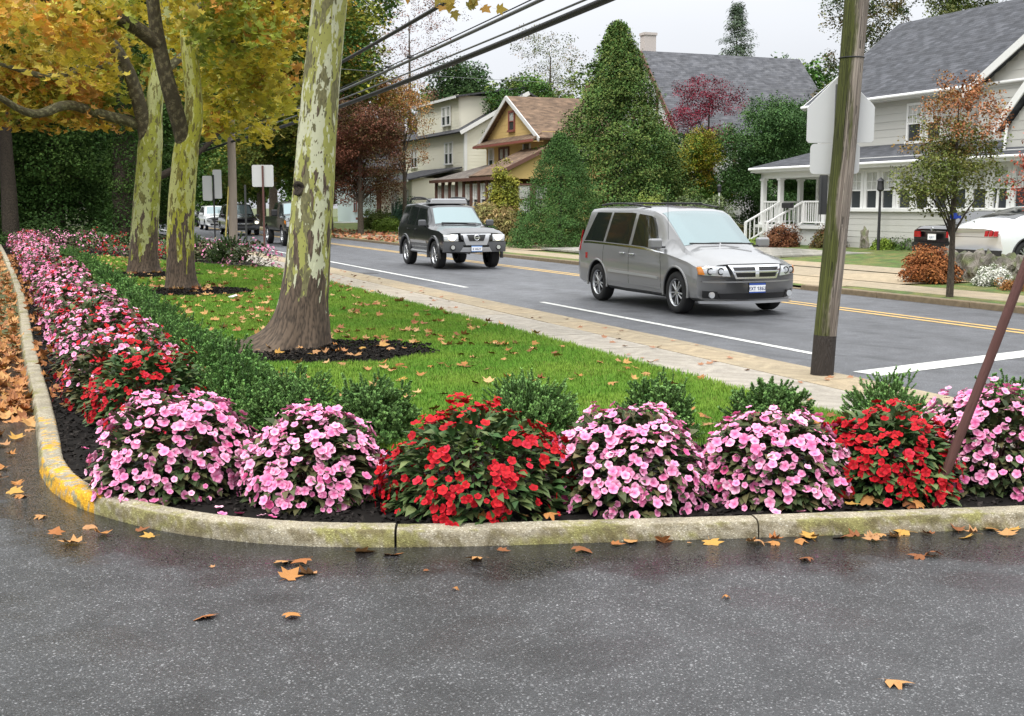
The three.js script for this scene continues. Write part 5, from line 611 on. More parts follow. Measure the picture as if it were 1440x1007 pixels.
{
  const L = 5.7, sp = { cat: 'pickup', L, W: .97, r: .42, tw: .27, arch: .50, ax: [1.15, 4.7], spokes: 6, fr: (y, k) => .10 * k ** 3, rr: () => 0, st: pickSt(L) }, P = paintM([.018, .022, .022], .3);
  const v = vehicle('pickup_truck', 'black raised pickup truck partly hidden by the mottled trunk', RF(53.2, 10.7, .012), TOWARDS, sp, P), { o, S } = v;
  v.sideGlass(2.48, 3.10, 2.50, 3.08, 7.2); v.sideGlass(3.18, 4.1, 3.16, 3.72, 7.2); v.topGlass('windshield', 3.8, 4.3, 11.2, 11, VM.shield); v.mirrors(4.05, 1.42, VM.black, .26, .28, .16);
  v.onFront('grille', [[-.52, .82], [.52, .82], [.55, 1.06], [-.55, 1.06]], VM.black, .02); v.onFront('grille_bar', [[-.56, .92], [.56, .92], [.56, .97], [-.56, .97]], VM.chrome, .035); v.pair(v.onFront, 'headlight', [[.60, .84], [.91, .84], [.91, 1.06], [.60, 1.06]], VM.lens, .03); v.onFront('bumper', [[-.92, .55], [.92, .55], [.92, .74], [-.92, .74]], VM.gloss, .08, 16, 2); v.onSide('lamp_side', [[5.5, 5.4], [5.68, 5.4], [5.68, 6.6], [5.5, 6.6]], VM.amber, .008, [-1, 1], 2, 2);
  for (const x of [3.13, 4.28]) v.onSide('door_gap', [[x, 3.2], [x + .015, 3.2], [x + .015, 7.0], [x, 7.0]], VM.well, .0015, [-1, 1], 1, 6);
  obj('roof_beacon', rbox(.12, .10, .20, .03, 3.2 - L / 2, 2.0, -.05), VM.amber, o);
}
const suvSpec = (L, W, roof, hood, cat = 'suv') => ({ cat, L, W, r: .36, tw: .24, arch: .43, ax: [.95, L - .92], spokes: 5, fr: (y, k) => .24 * k ** 3 + .10 * sst(.85, 1.15, y), rr: (y, k) => .08 * k ** 4 + .25 * sst(1.0, 1.7, y), st: [{ x: 0, yb: .40, yw: 1.05, ye: roof - .14, yt: roof - .04, wb: .78, w: W - .05, wr: .68 }, { x: .2, yb: .35, yw: 1.06, ye: roof - .10, yt: roof, wb: .8, w: W, wr: .70 }, { x: 1.6, yb: .30, yw: 1.05, ye: roof - .09, yt: roof + .01, wb: .8, w: W, wr: .71 }, { x: L - 2.15, yb: .30, yw: 1.04, ye: roof - .14, yt: roof - .04, wb: .8, w: W, wr: .70 }, { x: L - 1.35, yb: .30, yw: 1.0, ye: hood + .02, yt: hood + .10, wb: .8, w: W, wr: .74 }, { x: L - .3, yb: .30, yw: .90, ye: hood - .09, yt: hood - .02, wb: .78, w: W - .02, wr: .74 }, { x: L, yb: .32, yw: .84, ye: hood - .16, yt: hood - .11, wb: .74, w: W - .06, wr: .70 }] });
function farSuv(name, label, s, n, L, W, roof, hood, P, group, lit, rot = TOWARDS) {
  const v = vehicle(name, label, RF(s, n, .012), rot, suvSpec(L, W, roof, hood), P, group), { o, S } = v;
  v.sideGlass(.35, 1.15, .5, 1.13); v.sideGlass(1.25, 2.15, 1.26, 2.1); v.sideGlass(2.25, L - 1.6, 2.22, L - 2.2); v.topGlass('windshield', L - 2.08, L - 1.40, 11.3, 11, VM.shield); v.mirrors(L - 1.85, 1.15, P);
  v.onFront('grille', [[-.40, .56], [.40, .56], [.48, .80], [-.48, .80]], VM.black, .02); v.onFront('grille_bar', [[-.44, .66], [.44, .66], [.45, .70], [-.45, .70]], VM.chrome, .035); v.pair(v.onFront, 'headlight', [[.52, .68], [.84, .70], [.85, .83], [.54, .81]], VM.lens, .02); v.onFront('lower_intake', [[-.6, .36], [.6, .36], [.62, .46], [-.62, .46]], VM.black, .015);
  if (lit) for (const sd of [-1, 1]) { const q = S.bend(L, .76, sd * .68); obj('lamp_bulb', norm(new THREE.SphereGeometry(.09, 12, 8).scale(.4, 1, 1.3).translate(q.x + .04, q.y, q.z)), VM.lamp, o); }
  v.pair(v.onRear, 'tail_light', [[.62, .95], [W - .06, .95], [W - .10, 1.16], [.62, 1.12]], VM.red, .02); v.onRear('rear_window', [[-.58, 1.2], [.58, 1.2], [.52, roof - .22], [-.52, roof - .22]], VM.glass, .012);
  return v;
}
farSuv('sport_utility', 'dark sport utility with a lit headlamp behind the pickup truck', 72.5, 11.2, 4.7, .94, 1.86, 1.12, paintM([.016, .014, .018], .3), null, true);
farSuv('sport_utility', 'white sport utility in the far queue behind the sign plates', 88.3, 11.9, 4.6, .92, 1.76, 1.04, paintM([.72, .74, .74], .0), null, false);
farSuv('sport_utility', 'dark violet grey car last in the far queue', 104, 11.6, 4.6, .92, 1.72, 1.02, paintM([.03, .03, .045], .3), null, false);
// ----- parked in the drive, tails to the road
const AWAY = heading(RC, -RS);
farSuv('sport_utility', 'dark blue grey sport utility parked farthest up the drive', 28.6, 31.5, 4.6, .92, 1.72, 1.05, paintM([.025, .028, .038], .3), null, false, AWAY).o.position.y = .26;
{ // black saloon
  const L = 4.8, sp = { cat: 'car', L, W: .90, r: .32, tw: .21, arch: .38, ax: [1.05, 3.85], spokes: 8, fr: (y, k) => .22 * k ** 3, rr: (y, k) => .12 * k ** 3, st: [{ x: 0, yb: .30, yw: .88, ye: .90, yt: .93, wb: .74, w: .86, wr: .72 }, { x: .12, yb: .27, yw: .94, ye: .97, yt: 1.01, wb: .78, w: .89, wr: .76 }, { x: .95, yb: .24, yw: .97, ye: 1.0, yt: 1.06, wb: .78, w: .90, wr: .72 }, { x: 1.65, yb: .24, yw: .95, ye: 1.34, yt: 1.42, wb: .78, w: .90, wr: .60 }, { x: 2.7, yb: .24, yw: .94, ye: 1.36, yt: 1.44, wb: .78, w: .90, wr: .60 }, { x: 3.5, yb: .24, yw: .92, ye: .96, yt: 1.03, wb: .78, w: .90, wr: .70 }, { x: L, yb: .26, yw: .72, ye: .75, yt: .80, wb: .72, w: .84, wr: .68 }] };
  const P = paintM([.014, .014, .015], .3), v = vehicle('saloon_car', 'black saloon car parked tail out beside the white car', RF(25.6, 25.0, .18), AWAY, sp, P), { o, S } = v;
  v.sideGlass(1.1, 2.2, 1.7, 2.18, 7.2); v.sideGlass(2.28, 3.3, 2.26, 2.85, 7.2); v.topGlass('rear_window', 1.0, 1.6, 11, 11.2, VM.glass); v.topGlass('windshield', 2.78, 3.45, 11.2, 11, VM.shield); v.mirrors(3.2, 1.0, P, .2, .13);
  v.pair(v.onRear, 'tail_light', [[.50, .70], [.84, .70], [.83, .86], [.52, .86]], VM.red, .02); v.onRear('bumper', [[-.84, .32], [.84, .32], [.85, .56], [-.85, .56]], VM.gloss, .07, 14, 3); v.onRear('trim', [[-.48, .855], [.48, .855], [.48, .875], [-.48, .875]], VM.chrome, .015);
  { const q = S.bend(0, .72, 0); obj('licence_plate', norm(new THREE.PlaneGeometry(.32, .16).rotateY(-Math.PI / 2).translate(q.x - .03, .71, 0)), plate('GJR 1', '#e8e8e8'), o); obj('emblem', [norm(new THREE.TorusGeometry(.045, .007, 6, 22).rotateY(Math.PI / 2).translate(q.x - .03, .93, 0)), ...[0, 1, 2].map((k) => box(.008, .045, .008).translate(0, .022, 0).rotateX(k * 2.094).translate(q.x - .03, .93, 0))], VM.chrome, o); }
}
{ // white fastback
  const L = 4.7, sp = { cat: 'car', L, W: .94, r: .37, tw: .23, arch: .43, ax: [.95, 3.85], spokes: 10, fr: (y, k) => .3 * k ** 3, rr: (y, k) => .22 * k ** 3 + .10 * sst(.8, .5, y), st: [{ x: 0, yb: .36, yw: .92, ye: .98, yt: 1.04, wb: .74, w: .87, wr: .72 }, { x: .25, yb: .30, yw: .98, ye: 1.06, yt: 1.14, wb: .78, w: .93, wr: .74 }, { x: .95, yb: .26, yw: 1.04, ye: 1.26, yt: 1.36, wb: .8, w: .94, wr: .68 }, { x: 1.9, yb: .26, yw: 1.02, ye: 1.48, yt: 1.58, wb: .8, w: .94, wr: .64 }, { x: 2.6, yb: .26, yw: 1.0, ye: 1.46, yt: 1.56, wb: .8, w: .94, wr: .64 }, { x: 3.4, yb: .26, yw: .98, ye: 1.02, yt: 1.10, wb: .8, w: .94, wr: .74 }, { x: 4.4, yb: .26, yw: .88, ye: .92, yt: .98, wb: .78, w: .92, wr: .74 }, { x: L, yb: .28, yw: .80, ye: .84, yt: .88, wb: .74, w: .88, wr: .70 }] };
  const P = paintM([.74, .76, .78], .0, .25), v = vehicle('fastback_car', 'white fastback car with three bar tail lamps behind the boulder edging', RF(22.5, 23.3, .15), AWAY, sp, P), { o, S } = v;
  v.sideGlass(1.15, 2.05, 1.55, 2.02, 7.3); v.sideGlass(2.15, 3.2, 2.12, 2.75, 7.3); v.topGlass('rear_window', .75, 1.75, 11, 11.2, VM.glass); v.topGlass('windshield', 2.68, 3.35, 11.2, 11, VM.shield); v.mirrors(3.1, 1.08, P, .2, .14);
  for (const k of [0, 1, 2]) v.pair(v.onRear, 'tail_light', [[.50 + k * .11, .85], [.575 + k * .11, .85], [.60 + k * .11, .985], [.525 + k * .11, .985]], VM.red, .015, 2, 3); v.onRear('tail_panel', [[-.78, .83], [.78, .83], [.80, .84], [-.80, .84]], VM.gloss, .012); v.onRear('lower_trim', [[-.82, .37], [.82, .37], [.84, .52], [-.84, .52]], VM.black, .03, 14, 2); v.onSide('sill_trim', [[1.4, 2.4], [3.4, 2.4], [3.4, 3.2], [1.4, 3.2]], VM.black, .01);
  for (const ax of sp.ax) for (const sd of [-1, 1]) { const pts = []; for (let k = 0; k <= 12; k++) { const a = lerp(-.1, Math.PI + .1, k / 12); pts.push(V(ax - L / 2 + Math.cos(a) * (sp.arch + .012), sp.r + Math.sin(a) * (sp.arch + .012), sd * (sp.W - .014))); } obj('arch_lip', limb(pts, [.028, .028], { seg: 7, steps: 24 }), VM.black, o); }
}
// ---------------------------------------------------------------- houses across the road (local x: along the road towards the junction, z: towards the road)
const HM = {
  white: std([.72, .72, .70], .55), trimGrey: std([.62, .62, .60], .6), pane: phys([.045, .05, .055], .08, { specularIntensity: 1 }), clear: phys([1, 1, 1], .03, { transmission: 1, thickness: 0 }), dark: std([.03, .03, .035], .7), brown: std([.13, .062, .045], .7), red: std([.24, .075, .055], .7), iron: std([.02, .02, .022], .5), brick: std([.23, .10, .07], .9), redStep: std([.25, .08, .06], .9), curtain: std([.55, .55, .52], .9),
};
const tint = (c, n = 3, d = .05) => Array.from({ length: n }, (_, k) => std(c.map((x) => x * (1 + (k - (n - 1) / 2) * d)), .8));
const shingleTex = (a, b, seed) => { const R = rng(seed), rows = 16, cols = 12, tone = Array.from({ length: rows * cols }, () => R()); const t = tex(512, 512, (u, v) => { const r = Math.floor(v * rows), fr = v * rows - r, c = Math.floor(((u * cols) + (r % 2) * .5) % cols), q = tone[r * cols + c]; const k = (.85 + .25 * tn(u, v, 6, seed) + .25 * tn(u, v, 90, seed + 2)); return mix3(a, b, q).map((x) => x * k); }); const h = tex(512, 512, (u, v) => { const r = Math.floor(v * rows), fr = v * rows - r, c = (u * cols + (r % 2) * .5) % 1; return (1 - fr) * .7 + .2 * (c < .04 ? 0 : 1); }, false); t.repeat.set(.28, .42); h.repeat.set(.28, .42); return std([1, 1, 1], .92, { map: t, bumpMap: h, bumpScale: .02 }); };
const roofGrey = shingleTex([.045, .048, .056], [.085, .088, .10], 1), roofTudor = shingleTex([.085, .088, .10], [.13, .132, .145], 2), roofBrown = shingleTex([.12, .075, .045], [.21, .135, .085], 3), roofDark = shingleTex([.05, .05, .055], [.08, .08, .088], 4), roofTaupe = shingleTex([.13, .11, .095], [.20, .17, .145], 5);
// a slab over four corners: eave left, eave right, ridge right, ridge left
function slab4(name, c, mat, par, th = .11) { const P = c.map((q) => V(...q)), n = P[1].clone().sub(P[0]).cross(P[3].clone().sub(P[0])).normalize(); if (n.y < 0) n.negate(); const B = P.map((p) => p.clone().addScaledVector(n, -th)), e = P[1].clone().sub(P[0]).normalize(), pos = [], uv = []; const f = (a, b, cc, d) => { for (const p of [a, b, cc, a, cc, d]) { pos.push(p.x, p.y, p.z); const q = p.clone().sub(P[0]); uv.push(q.dot(e), q.clone().addScaledVector(e, -q.dot(e)).length()); } }; f(P[0], P[1], P[2], P[3]); f(B[3], B[2], B[1], B[0]); for (let i = 0; i < 4; i++) { const j = (i + 1) % 4; f(P[j], P[i], B[i], B[j]); } const g = new THREE.BufferGeometry(); g.setAttribute('position', new THREE.Float32BufferAttribute(pos, 3)); g.setAttribute('uv', new THREE.Float32BufferAttribute(uv, 2)); g.computeVertexNormals(); return obj(name, g, mat, par); }
const board3 = (a, b, w, h) => { const d = b.clone().sub(a), L = d.length(), g = new THREE.BoxGeometry(w, h, L); g.applyMatrix4(new THREE.Matrix4().lookAt(a, b, V(0, 1, 0)).setPosition(a.clone().add(b).multiplyScalar(.5))); return triUV(norm(g)); };
// a clad wall facing local +z at (x0..x1), with an optional gable; boards as pieces or joined
function cladWall(par, p, rot, w, h, step, mats, { gable = 0, peak = .5, single = true, y0 = 0, seed = 1 } = {}) {
  const g = sub('wall', par, p, rot), R = rng(seed), s = new THREE.Shape([[-w / 2, 0], [w / 2, 0], [w / 2, h], ...(gable ? [[-w / 2 + w * peak, h + gable]] : []), [-w / 2, h]].map(([a, b]) => new THREE.Vector2(a, b)));
  obj('wall_core', norm(new THREE.ExtrudeGeometry(s, { depth: .12, bevelEnabled: false }).translate(0, 0, -.13)), mats[0], g); const joined = [];
  for (let y = y0; y < h + gable - .05; y += step) { const yt = Math.min(y + step, h + gable); let xa = -w / 2, xb = w / 2; if (yt > h) { const t = (yt - h) / gable; xa = lerp(-w / 2, -w / 2 + w * peak, t); xb = lerp(w / 2, -w / 2 + w * peak, t); } if (xb - xa < .1) break; const b = new THREE.BoxGeometry(xb - xa, step + .015, .018); b.rotateX(-.035 - .02 * R()); b.translate((xa + xb) / 2, (y + yt) / 2, .012 + .004 * R()); if (single) obj('siding_board', triUV(norm(b)), mats[Math.floor(R() * mats.length)], g); else joined.push(triUV(norm(b))); }
  if (!single) obj('siding', joined, mats[0], g).userData.kind = 'stuff'; return g;
}
function win(par, x, y, z, w, h, rot = 0, { trim = HM.white, cols = 1, lower = HM.pane, upper = HM.clear, t = .09, rows = 1, sillD = .06 } = {}) { // y = bottom; double hung
  const g = sub('window', par, [x, y, z], rot), fr = [box(w + 2 * t, t, .09, 0, h + t / 2, .03), box(w + 2 * t, t, .09 + sillD, 0, -t / 2, .03 + sillD / 2), box(t, h, .085, -w / 2 - t / 2, h / 2, .03), box(t, h, .085, w / 2 + t / 2, h / 2, .03), box(w, .05, .06, 0, h / 2, .035)];
  for (let k = 1; k < cols; k++) fr.push(box(.03, h / 2 - .025, .035, -w / 2 + w * k / cols, h * .75 + .0125, .04)); for (let k = 1; k <= rows - 1; k++) fr.push(box(w, .026, .033, 0, h / 2 + h / 2 * k / rows, .04));
  obj('frame', fr, trim, g); obj('pane', box(w, h / 2, .02, 0, h * .25, .012), lower, g); if (upper === HM.clear) { obj('pane', box(w, h / 2, .004, 0, h * .75, .030), upper, g); obj('blind', box(w, h / 2, .012, 0, h * .75, .010), HM.curtain, g); } else obj('pane', box(w, h / 2, .02, 0, h * .75, .018), upper, g); return g;
}
const house = (name, label, s, n, y = 0) => thing(name, label, 'house', RF(s, n, y), ROADROT);
{ // grey house with white porch
  const o = house('grey_house', 'pale grey clapboard house with dark roof, white porch and sunroom windows', 33, 28.5, .25), sid = tint([.46, .455, .42], 3, .06);
  cladWall(o, [1.6, 3.4, 0], 0, 14.8, 2.15, .27, sid, { seed: 3 }); obj('house_body', [box(14.8, 5.5, 7.8, 1.6, 2.75, -4.05)], sid[1], o);
  cladWall(o, [9.0, 0, -4], Math.PI / 2, 8, 5.5, .27, sid, { gable: 3.2, single: false, seed: 4 });
  slab4('roof', [[-6.3, 5.36, .45], [9.5, 5.36, .45], [9.5, 8.75, -4], [-6.3, 8.75, -4]], roofGrey, o); slab4('roof', [[9.5, 5.36, -8.4], [-6.3, 5.36, -8.4], [-6.3, 8.75, -4.02], [9.5, 8.75, -4.02]], roofGrey, o);
  obj('fascia', [box(15.8, .17, .04, 1.6, 5.27, .47)], HM.white, o); obj('gutter', limb([[-6.3, 5.28, .55], [9.5, 5.28, .55]], [.06, .06], { seg: 8, steps: 2 }), HM.white, o); obj('soffit', [box(15.8, .03, .45, 1.6, 5.2, .24)], HM.white, o); obj('rake_board', [board3(V(-6.32, 5.24, .45), V(-6.32, 8.6, -4), .05, .2), board3(V(9.52, 5.24, .45), V(9.52, 8.6, -4), .05, .2)], HM.white, o);
  for (const x of [-.36, .62]) win(o, x, 3.72, .02, .62, 1.22, 0, { cols: 3, rows: 2 }); obj('corner_board', box(.14, 5.4, .14, -5.75, 2.7, .03), HM.white, o);
  // sunroom and porch
  cladWall(o, [3.3, 0, 1.9], 0, 11.6, 1.3, .21, sid, { seed: 5 }); obj('sunroom_frieze', box(11.6, .42, .16, 3.3, 2.92, 1.84), HM.white, o); obj('sunroom_sill', box(11.6, .10, .26, 3.3, 1.34, 1.88), HM.white, o); obj('sunroom_core', [box(11.4, 1.28, 1.7, 3.35, .64, .95), box(11.3, 1.5, .06, 3.35, 2.0, 1.70)], HM.white, o);
  for (let k = 0; k < 11; k++) win(o, -1.95 + k * .84, 1.42, 1.80, .52, 1.20, 0, { cols: 2, rows: 2, t: .15, lower: HM.pane, upper: HM.clear }); cladWall(o, [-2.5, 0, .95], -Math.PI / 2, 1.9, 3.1, .21, sid, { seed: 6 });
  slab4('porch_roof', [[-7.0, 2.98, 2.35], [9.4, 2.98, 2.35], [9.4, 3.66, .0], [-5.6, 3.66, .0]], roofGrey, o, .1); slab4('porch_roof', [[-7.0, 2.98, -.6], [-7.0, 2.98, 2.34], [-5.62, 3.66, .0], [-5.62, 3.66, -.6]], roofGrey, o, .1); obj('porch_fascia', [box(16.4, .18, .05, 1.2, 2.86, 2.33), box(.05, .18, 2.9, -6.98, 2.86, .88)], HM.white, o); obj('gutter', limb([[-7.0, 2.9, 2.43], [9.4, 2.9, 2.43]], [.055, .055], { seg: 8, steps: 2 }), HM.white, o); obj('porch_ceiling', [box(4.3, .04, 2.8, -4.7, 2.76, .85)], HM.white, o); obj('porch_beam', [box(4.3, .22, .16, -4.65, 2.65, 1.92), box(.16, .22, 2.5, -6.72, 2.65, .75)], HM.white, o);
  obj('porch_deck', [box(4.4, .12, 2.4, -4.7, .70, .95), box(4.2, .62, .06, -4.7, .33, 1.98)], HM.trimGrey, o);
  for (const [x, z] of [[-6.7, 1.92], [-5.55, 1.92], [-2.75, 1.92], [-6.7, .2]]) { const c = sub('column', o, [x, .76, z]); obj('shaft', box(.17, 1.78, .17, 0, .89, 0), HM.white, c); obj('capital', [box(.24, .08, .24, 0, 1.74, 0), box(.23, .10, .23, 0, .05, 0)], HM.white, c); }
  const rail = (a, b, n) => { const g = sub('railing', o); obj('hand_rail', board3(a.clone().add(V(0, .88, 0)), b.clone().add(V(0, .88, 0)), .07, .06), HM.white, g); obj('bottom_rail', board3(a.clone().add(V(0, .12, 0)), b.clone().add(V(0, .12, 0)), .05, .05), HM.white, g); for (let k = 0; k <= n; k++) { const p = a.clone().lerp(b, k / n); obj('baluster', box(k % n ? .035 : .08, .8, k % n ? .035 : .08, p.x, p.y + .5, p.z), HM.white, g); } };
  rail(V(-6.7, .76, 1.92), V(-5.6, .76, 1.92), 7); rail(V(-4.0, .76, 1.92), V(-2.8, .76, 1.92), 9); rail(V(-6.7, .76, .2), V(-6.7, .76, 1.9), 10); rail(V(-5.5, .76, 1.95), V(-5.5, -.02, 3.5), 8); rail(V(-4.05, .76, 1.95), V(-4.05, -.02, 3.5), 8);
  const st = sub('stairs', o); for (let k = 0; k < 4; k++) obj('step', box(1.5, .19, .38 * (4 - k) + .02, -4.78, .66 - .17 * (k + .0) - .095 - .08 * 0, 1.98 + .19 * (4 - k) * 1 - .38 * (3 - k) * .5 + .38 * k * .5 - .36 + .16), HM.trimGrey, st);
  obj('flower_box', rbox(.5, .2, .22, .03, -3.95, 1.5, 2.7), HM.iron, o); win(o, -4.6, 1.2, .02, .9, 1.2, 0, {}); obj('front_door', box(.95, 2.0, .06, -3.4, 1.78, .05), HM.white, o);
  // street-facing cross gable and steep bay gable
  cladWall(o, [7.9, 3.2, .45], 0, 9.6, 2.1, .27, sid, { gable: 2.75, seed: 7 }); slab4('roof', [[2.7, 5.12, .75], [2.7, 5.12, -3.5], [7.95, 8.2, -3.5], [7.95, 8.2, .75]], roofGrey, o, .1); slab4('roof', [[13.2, 5.12, -3.5], [13.2, 5.12, .75], [7.97, 8.2, .75], [7.97, 8.2, -3.5]], roofGrey, o, .1); obj('rake_board', [board3(V(2.66, 5.02, .78), V(7.96, 8.1, .78), .05, .24), board3(V(13.24, 5.02, .78), V(7.96, 8.1, .78), .05, .24)], HM.white, o);
  cladWall(o, [8.0, 2.9, 1.5], 0, 5.2, .9, .27, sid, { gable: 2.7, seed: 8 }); slab4('bay_roof', [[5.1, 3.75, 1.75], [5.1, 3.75, .1], [8.0, 6.85, .1], [8.0, 6.85, 1.75]], roofGrey, o, .1); slab4('bay_roof', [[10.9, 3.75, .1], [10.9, 3.75, 1.75], [8.02, 6.85, 1.75], [8.02, 6.85, .1]], roofGrey, o, .1); obj('rake_board', [board3(V(5.06, 3.66, 1.78), V(8.0, 6.76, 1.78), .05, .22), board3(V(10.94, 3.66, 1.78), V(8.0, 6.76, 1.78), .05, .22)], HM.white, o); obj('downspout', bar(V(5.5, .2, 1.98), V(5.5, 3.9, 1.62), .045), HM.white, o);
}
{ // half timbered house with the great roof
  const o = house('half_timbered_house', 'half timbered white house under a tall grey shingle roof', 57.7, 31, .1), wm = [HM.white];
  obj('house_body', box(7.6, 5.4, 9.4, 0, 2.7, -4.75), HM.white, o);
  slab4('roof', [[4.25, 5.3, .5], [4.25, 5.3, -10.1], [0, 9.95, -9.8], [0, 9.95, .4]], roofTudor, o, .14); slab4('roof', [[-4.25, 5.3, -10.1], [-4.25, 5.3, .5], [-.02, 9.95, .4], [-.02, 9.95, -9.8]], roofTudor, o, .14); slab4('roof', [[-4.2, 5.3, -10.15], [4.2, 5.3, -10.15], [.02, 9.9, -9.82], [-.02, 9.9, -9.82]], roofTudor, o, .1);
  const s = new THREE.Shape([[-3.8, 0], [3.8, 0], [0, 4.3]].map(([a, b]) => new THREE.Vector2(a, b))); obj('gable_wall', norm(new THREE.ExtrudeGeometry(s, { depth: .12, bevelEnabled: false }).translate(0, 5.35, -.06)), HM.white, o);
  for (const x of [-2.6, -1.3, 0, 1.3, 2.6]) obj('timber', box(.2, 5.4, .06, x, 2.7, .02), HM.brown, o); for (const x of [-1.3, 0, 1.3]) obj('timber', box(.2, 2.4, .06, x, 6.5, .09), HM.brown, o); obj('timber', box(7.6, .22, .07, 0, 5.4, .09), HM.brown, o); obj('rake_board', [board3(V(4.28, 5.2, .52), V(0, 9.85, .45), .06, .26), board3(V(-4.28, 5.2, .52), V(0, 9.85, .45), .06, .26)], HM.brown, o);
  for (let k = 0; k < 7; k++) obj('timber', box(.06, 2.4, .19, 3.82, 4.0, -.4 - k * 1.4), HM.brown, o); obj('timber', box(.06, .2, 9.4, 3.83, 2.8, -4.75), HM.brown, o); for (const z of [-1.1, -3.9, -6.7]) win(o, 3.84, 3.4, z, .8, 1.2, Math.PI / 2, { cols: 2, rows: 2 });
  obj('chimney', [box(.55, 2.2, .7, -1.1, 9.9, -.6), box(.65, .14, .8, -1.1, 11.0, -.6)], std([.5, .45, .42], .9), o);
}
{ // yellow house
  const o = house('yellow_house', 'yellow clapboard house with brown gable roof and brown window trim', 65, 26, .1), yl = tint([.60, .425, .165], 3, .03), trim = { trim: HM.brown, t: .12 };
  obj('house_body', box(8.4, 5.6, 11, 0, 2.8, -5.65), yl[1], o); cladWall(o, [0, 3.2, 0], 0, 8.4, 2.5, .2, yl, { gable: 2.15, seed: 11, single: false }); cladWall(o, [4.2, 0, -5.6], Math.PI / 2, 11, 5.7, .2, yl, { single: false, seed: 12 });
  slab4('roof', [[-4.9, 5.35, .35], [-4.9, 5.35, -11.4], [0, 8.0, -11.4], [0, 8.0, .35]].map(([a, b, c]) => [a, b, c]), roofBrown, o); slab4('roof', [[4.9, 5.35, -11.4], [4.9, 5.35, .35], [.02, 8.0, .35], [.02, 8.0, -11.4]], roofBrown, o); obj('rake_board', [board3(V(4.95, 5.24, .38), V(0, 7.9, .38), .06, .24), board3(V(-4.95, 5.24, .38), V(0, 7.9, .38), .06, .24)], HM.trimGrey, o);
  slab4('pent_roof', [[-4.8, 5.3, .72], [4.8, 5.3, .72], [4.5, 5.66, .05], [-4.5, 5.66, .05]], roofBrown, o); obj('pent_trim', [box(9.6, .13, .05, 0, 5.22, .71)], HM.red, o); obj('pent_soffit', box(9.5, .04, .68, 0, 5.17, .36), yl[2], o);
  win(o, .1, 6.05, .03, .75, 1.0, 0, { trim: HM.red, t: .12 }); win(o, -3.3, 3.85, .03, .7, 1.2, 0, { trim: HM.white }); win(o, -1.55, 3.85, .03, .6, 1.15, 0, trim); win(o, -.75, 3.85, .03, .6, 1.15, 0, trim); win(o, 2.4, 3.75, .03, .9, 1.4, 0, { lower: HM.pane, upper: HM.pane }); win(o, 4.23, 3.8, -2.4, .9, 1.2, Math.PI / 2, {});
  // porch: shallow roof one side, catslide on the other
  slab4('porch_roof', [[-5.6, 3.2, 3.3], [1.6, 3.2, 3.3], [1.6, 4.15, .05], [-4.4, 4.15, .05]], roofTaupe, o, .1); slab4('porch_roof', [[-5.6, 3.2, -1], [-5.6, 3.2, 3.3], [-4.4, 4.15, .05], [-4.4, 4.15, -1]], roofTaupe, o, .1); slab4('porch_roof', [[1.6, 3.3, 3.3], [5.6, 3.3, 3.3], [5.6, 5.5, -1.3], [1.6, 5.5, -1.3]], roofBrown, o, .1); obj('rake_board', board3(V(5.64, 3.22, 3.35), V(5.64, 5.42, -1.3), .06, .2), HM.brown, o); obj('porch_side', [(() => { const t = new THREE.Shape([[-3.2, 3.1], [1.3, 3.1], [1.3, 5.3]].map(([a, b]) => new THREE.Vector2(a, b))); return norm(new THREE.ExtrudeGeometry(t, { depth: .1, bevelEnabled: false }).rotateY(Math.PI / 2).translate(5.25, 0, 0)); })()], yl[0], o); obj('porch_fascia', box(11.2, .18, .05, 0, 3.12, 3.3), HM.brown, o);
  obj('porch_base', box(10.4, 1.1, 3.1, 0, .55, 1.5), yl[0], o); obj('porch_back', box(10.2, 2, .06, 0, 2.1, 1.6), yl[1], o); for (let k = 0; k < 9; k++) obj('post', box(.18, 2.1, .18, -5.1 + k * 1.275, 2.1, 3.0), HM.brown, o); for (let k = 0; k < 8; k++) if (k !== 3) win(o, -4.46 + k * 1.275, 1.25, 2.9, .85, 1.55, 0, { cols: 3, rows: 2, upper: HM.clear, lower: HM.pane }); obj('door', box(.9, 2.0, .07, -.64, 2.05, 2.95), HM.white, o); for (let k = 0; k < 3; k++) win(o, 5.25, 1.25, 2.4 - k * 1.0, .7, 1.5, Math.PI / 2, { trim: HM.brown, lower: HM.curtain });
  obj('chimney', [box(.7, 1.6, .7, 1.6, 8.0, -4.5)], HM.brick, o);
}
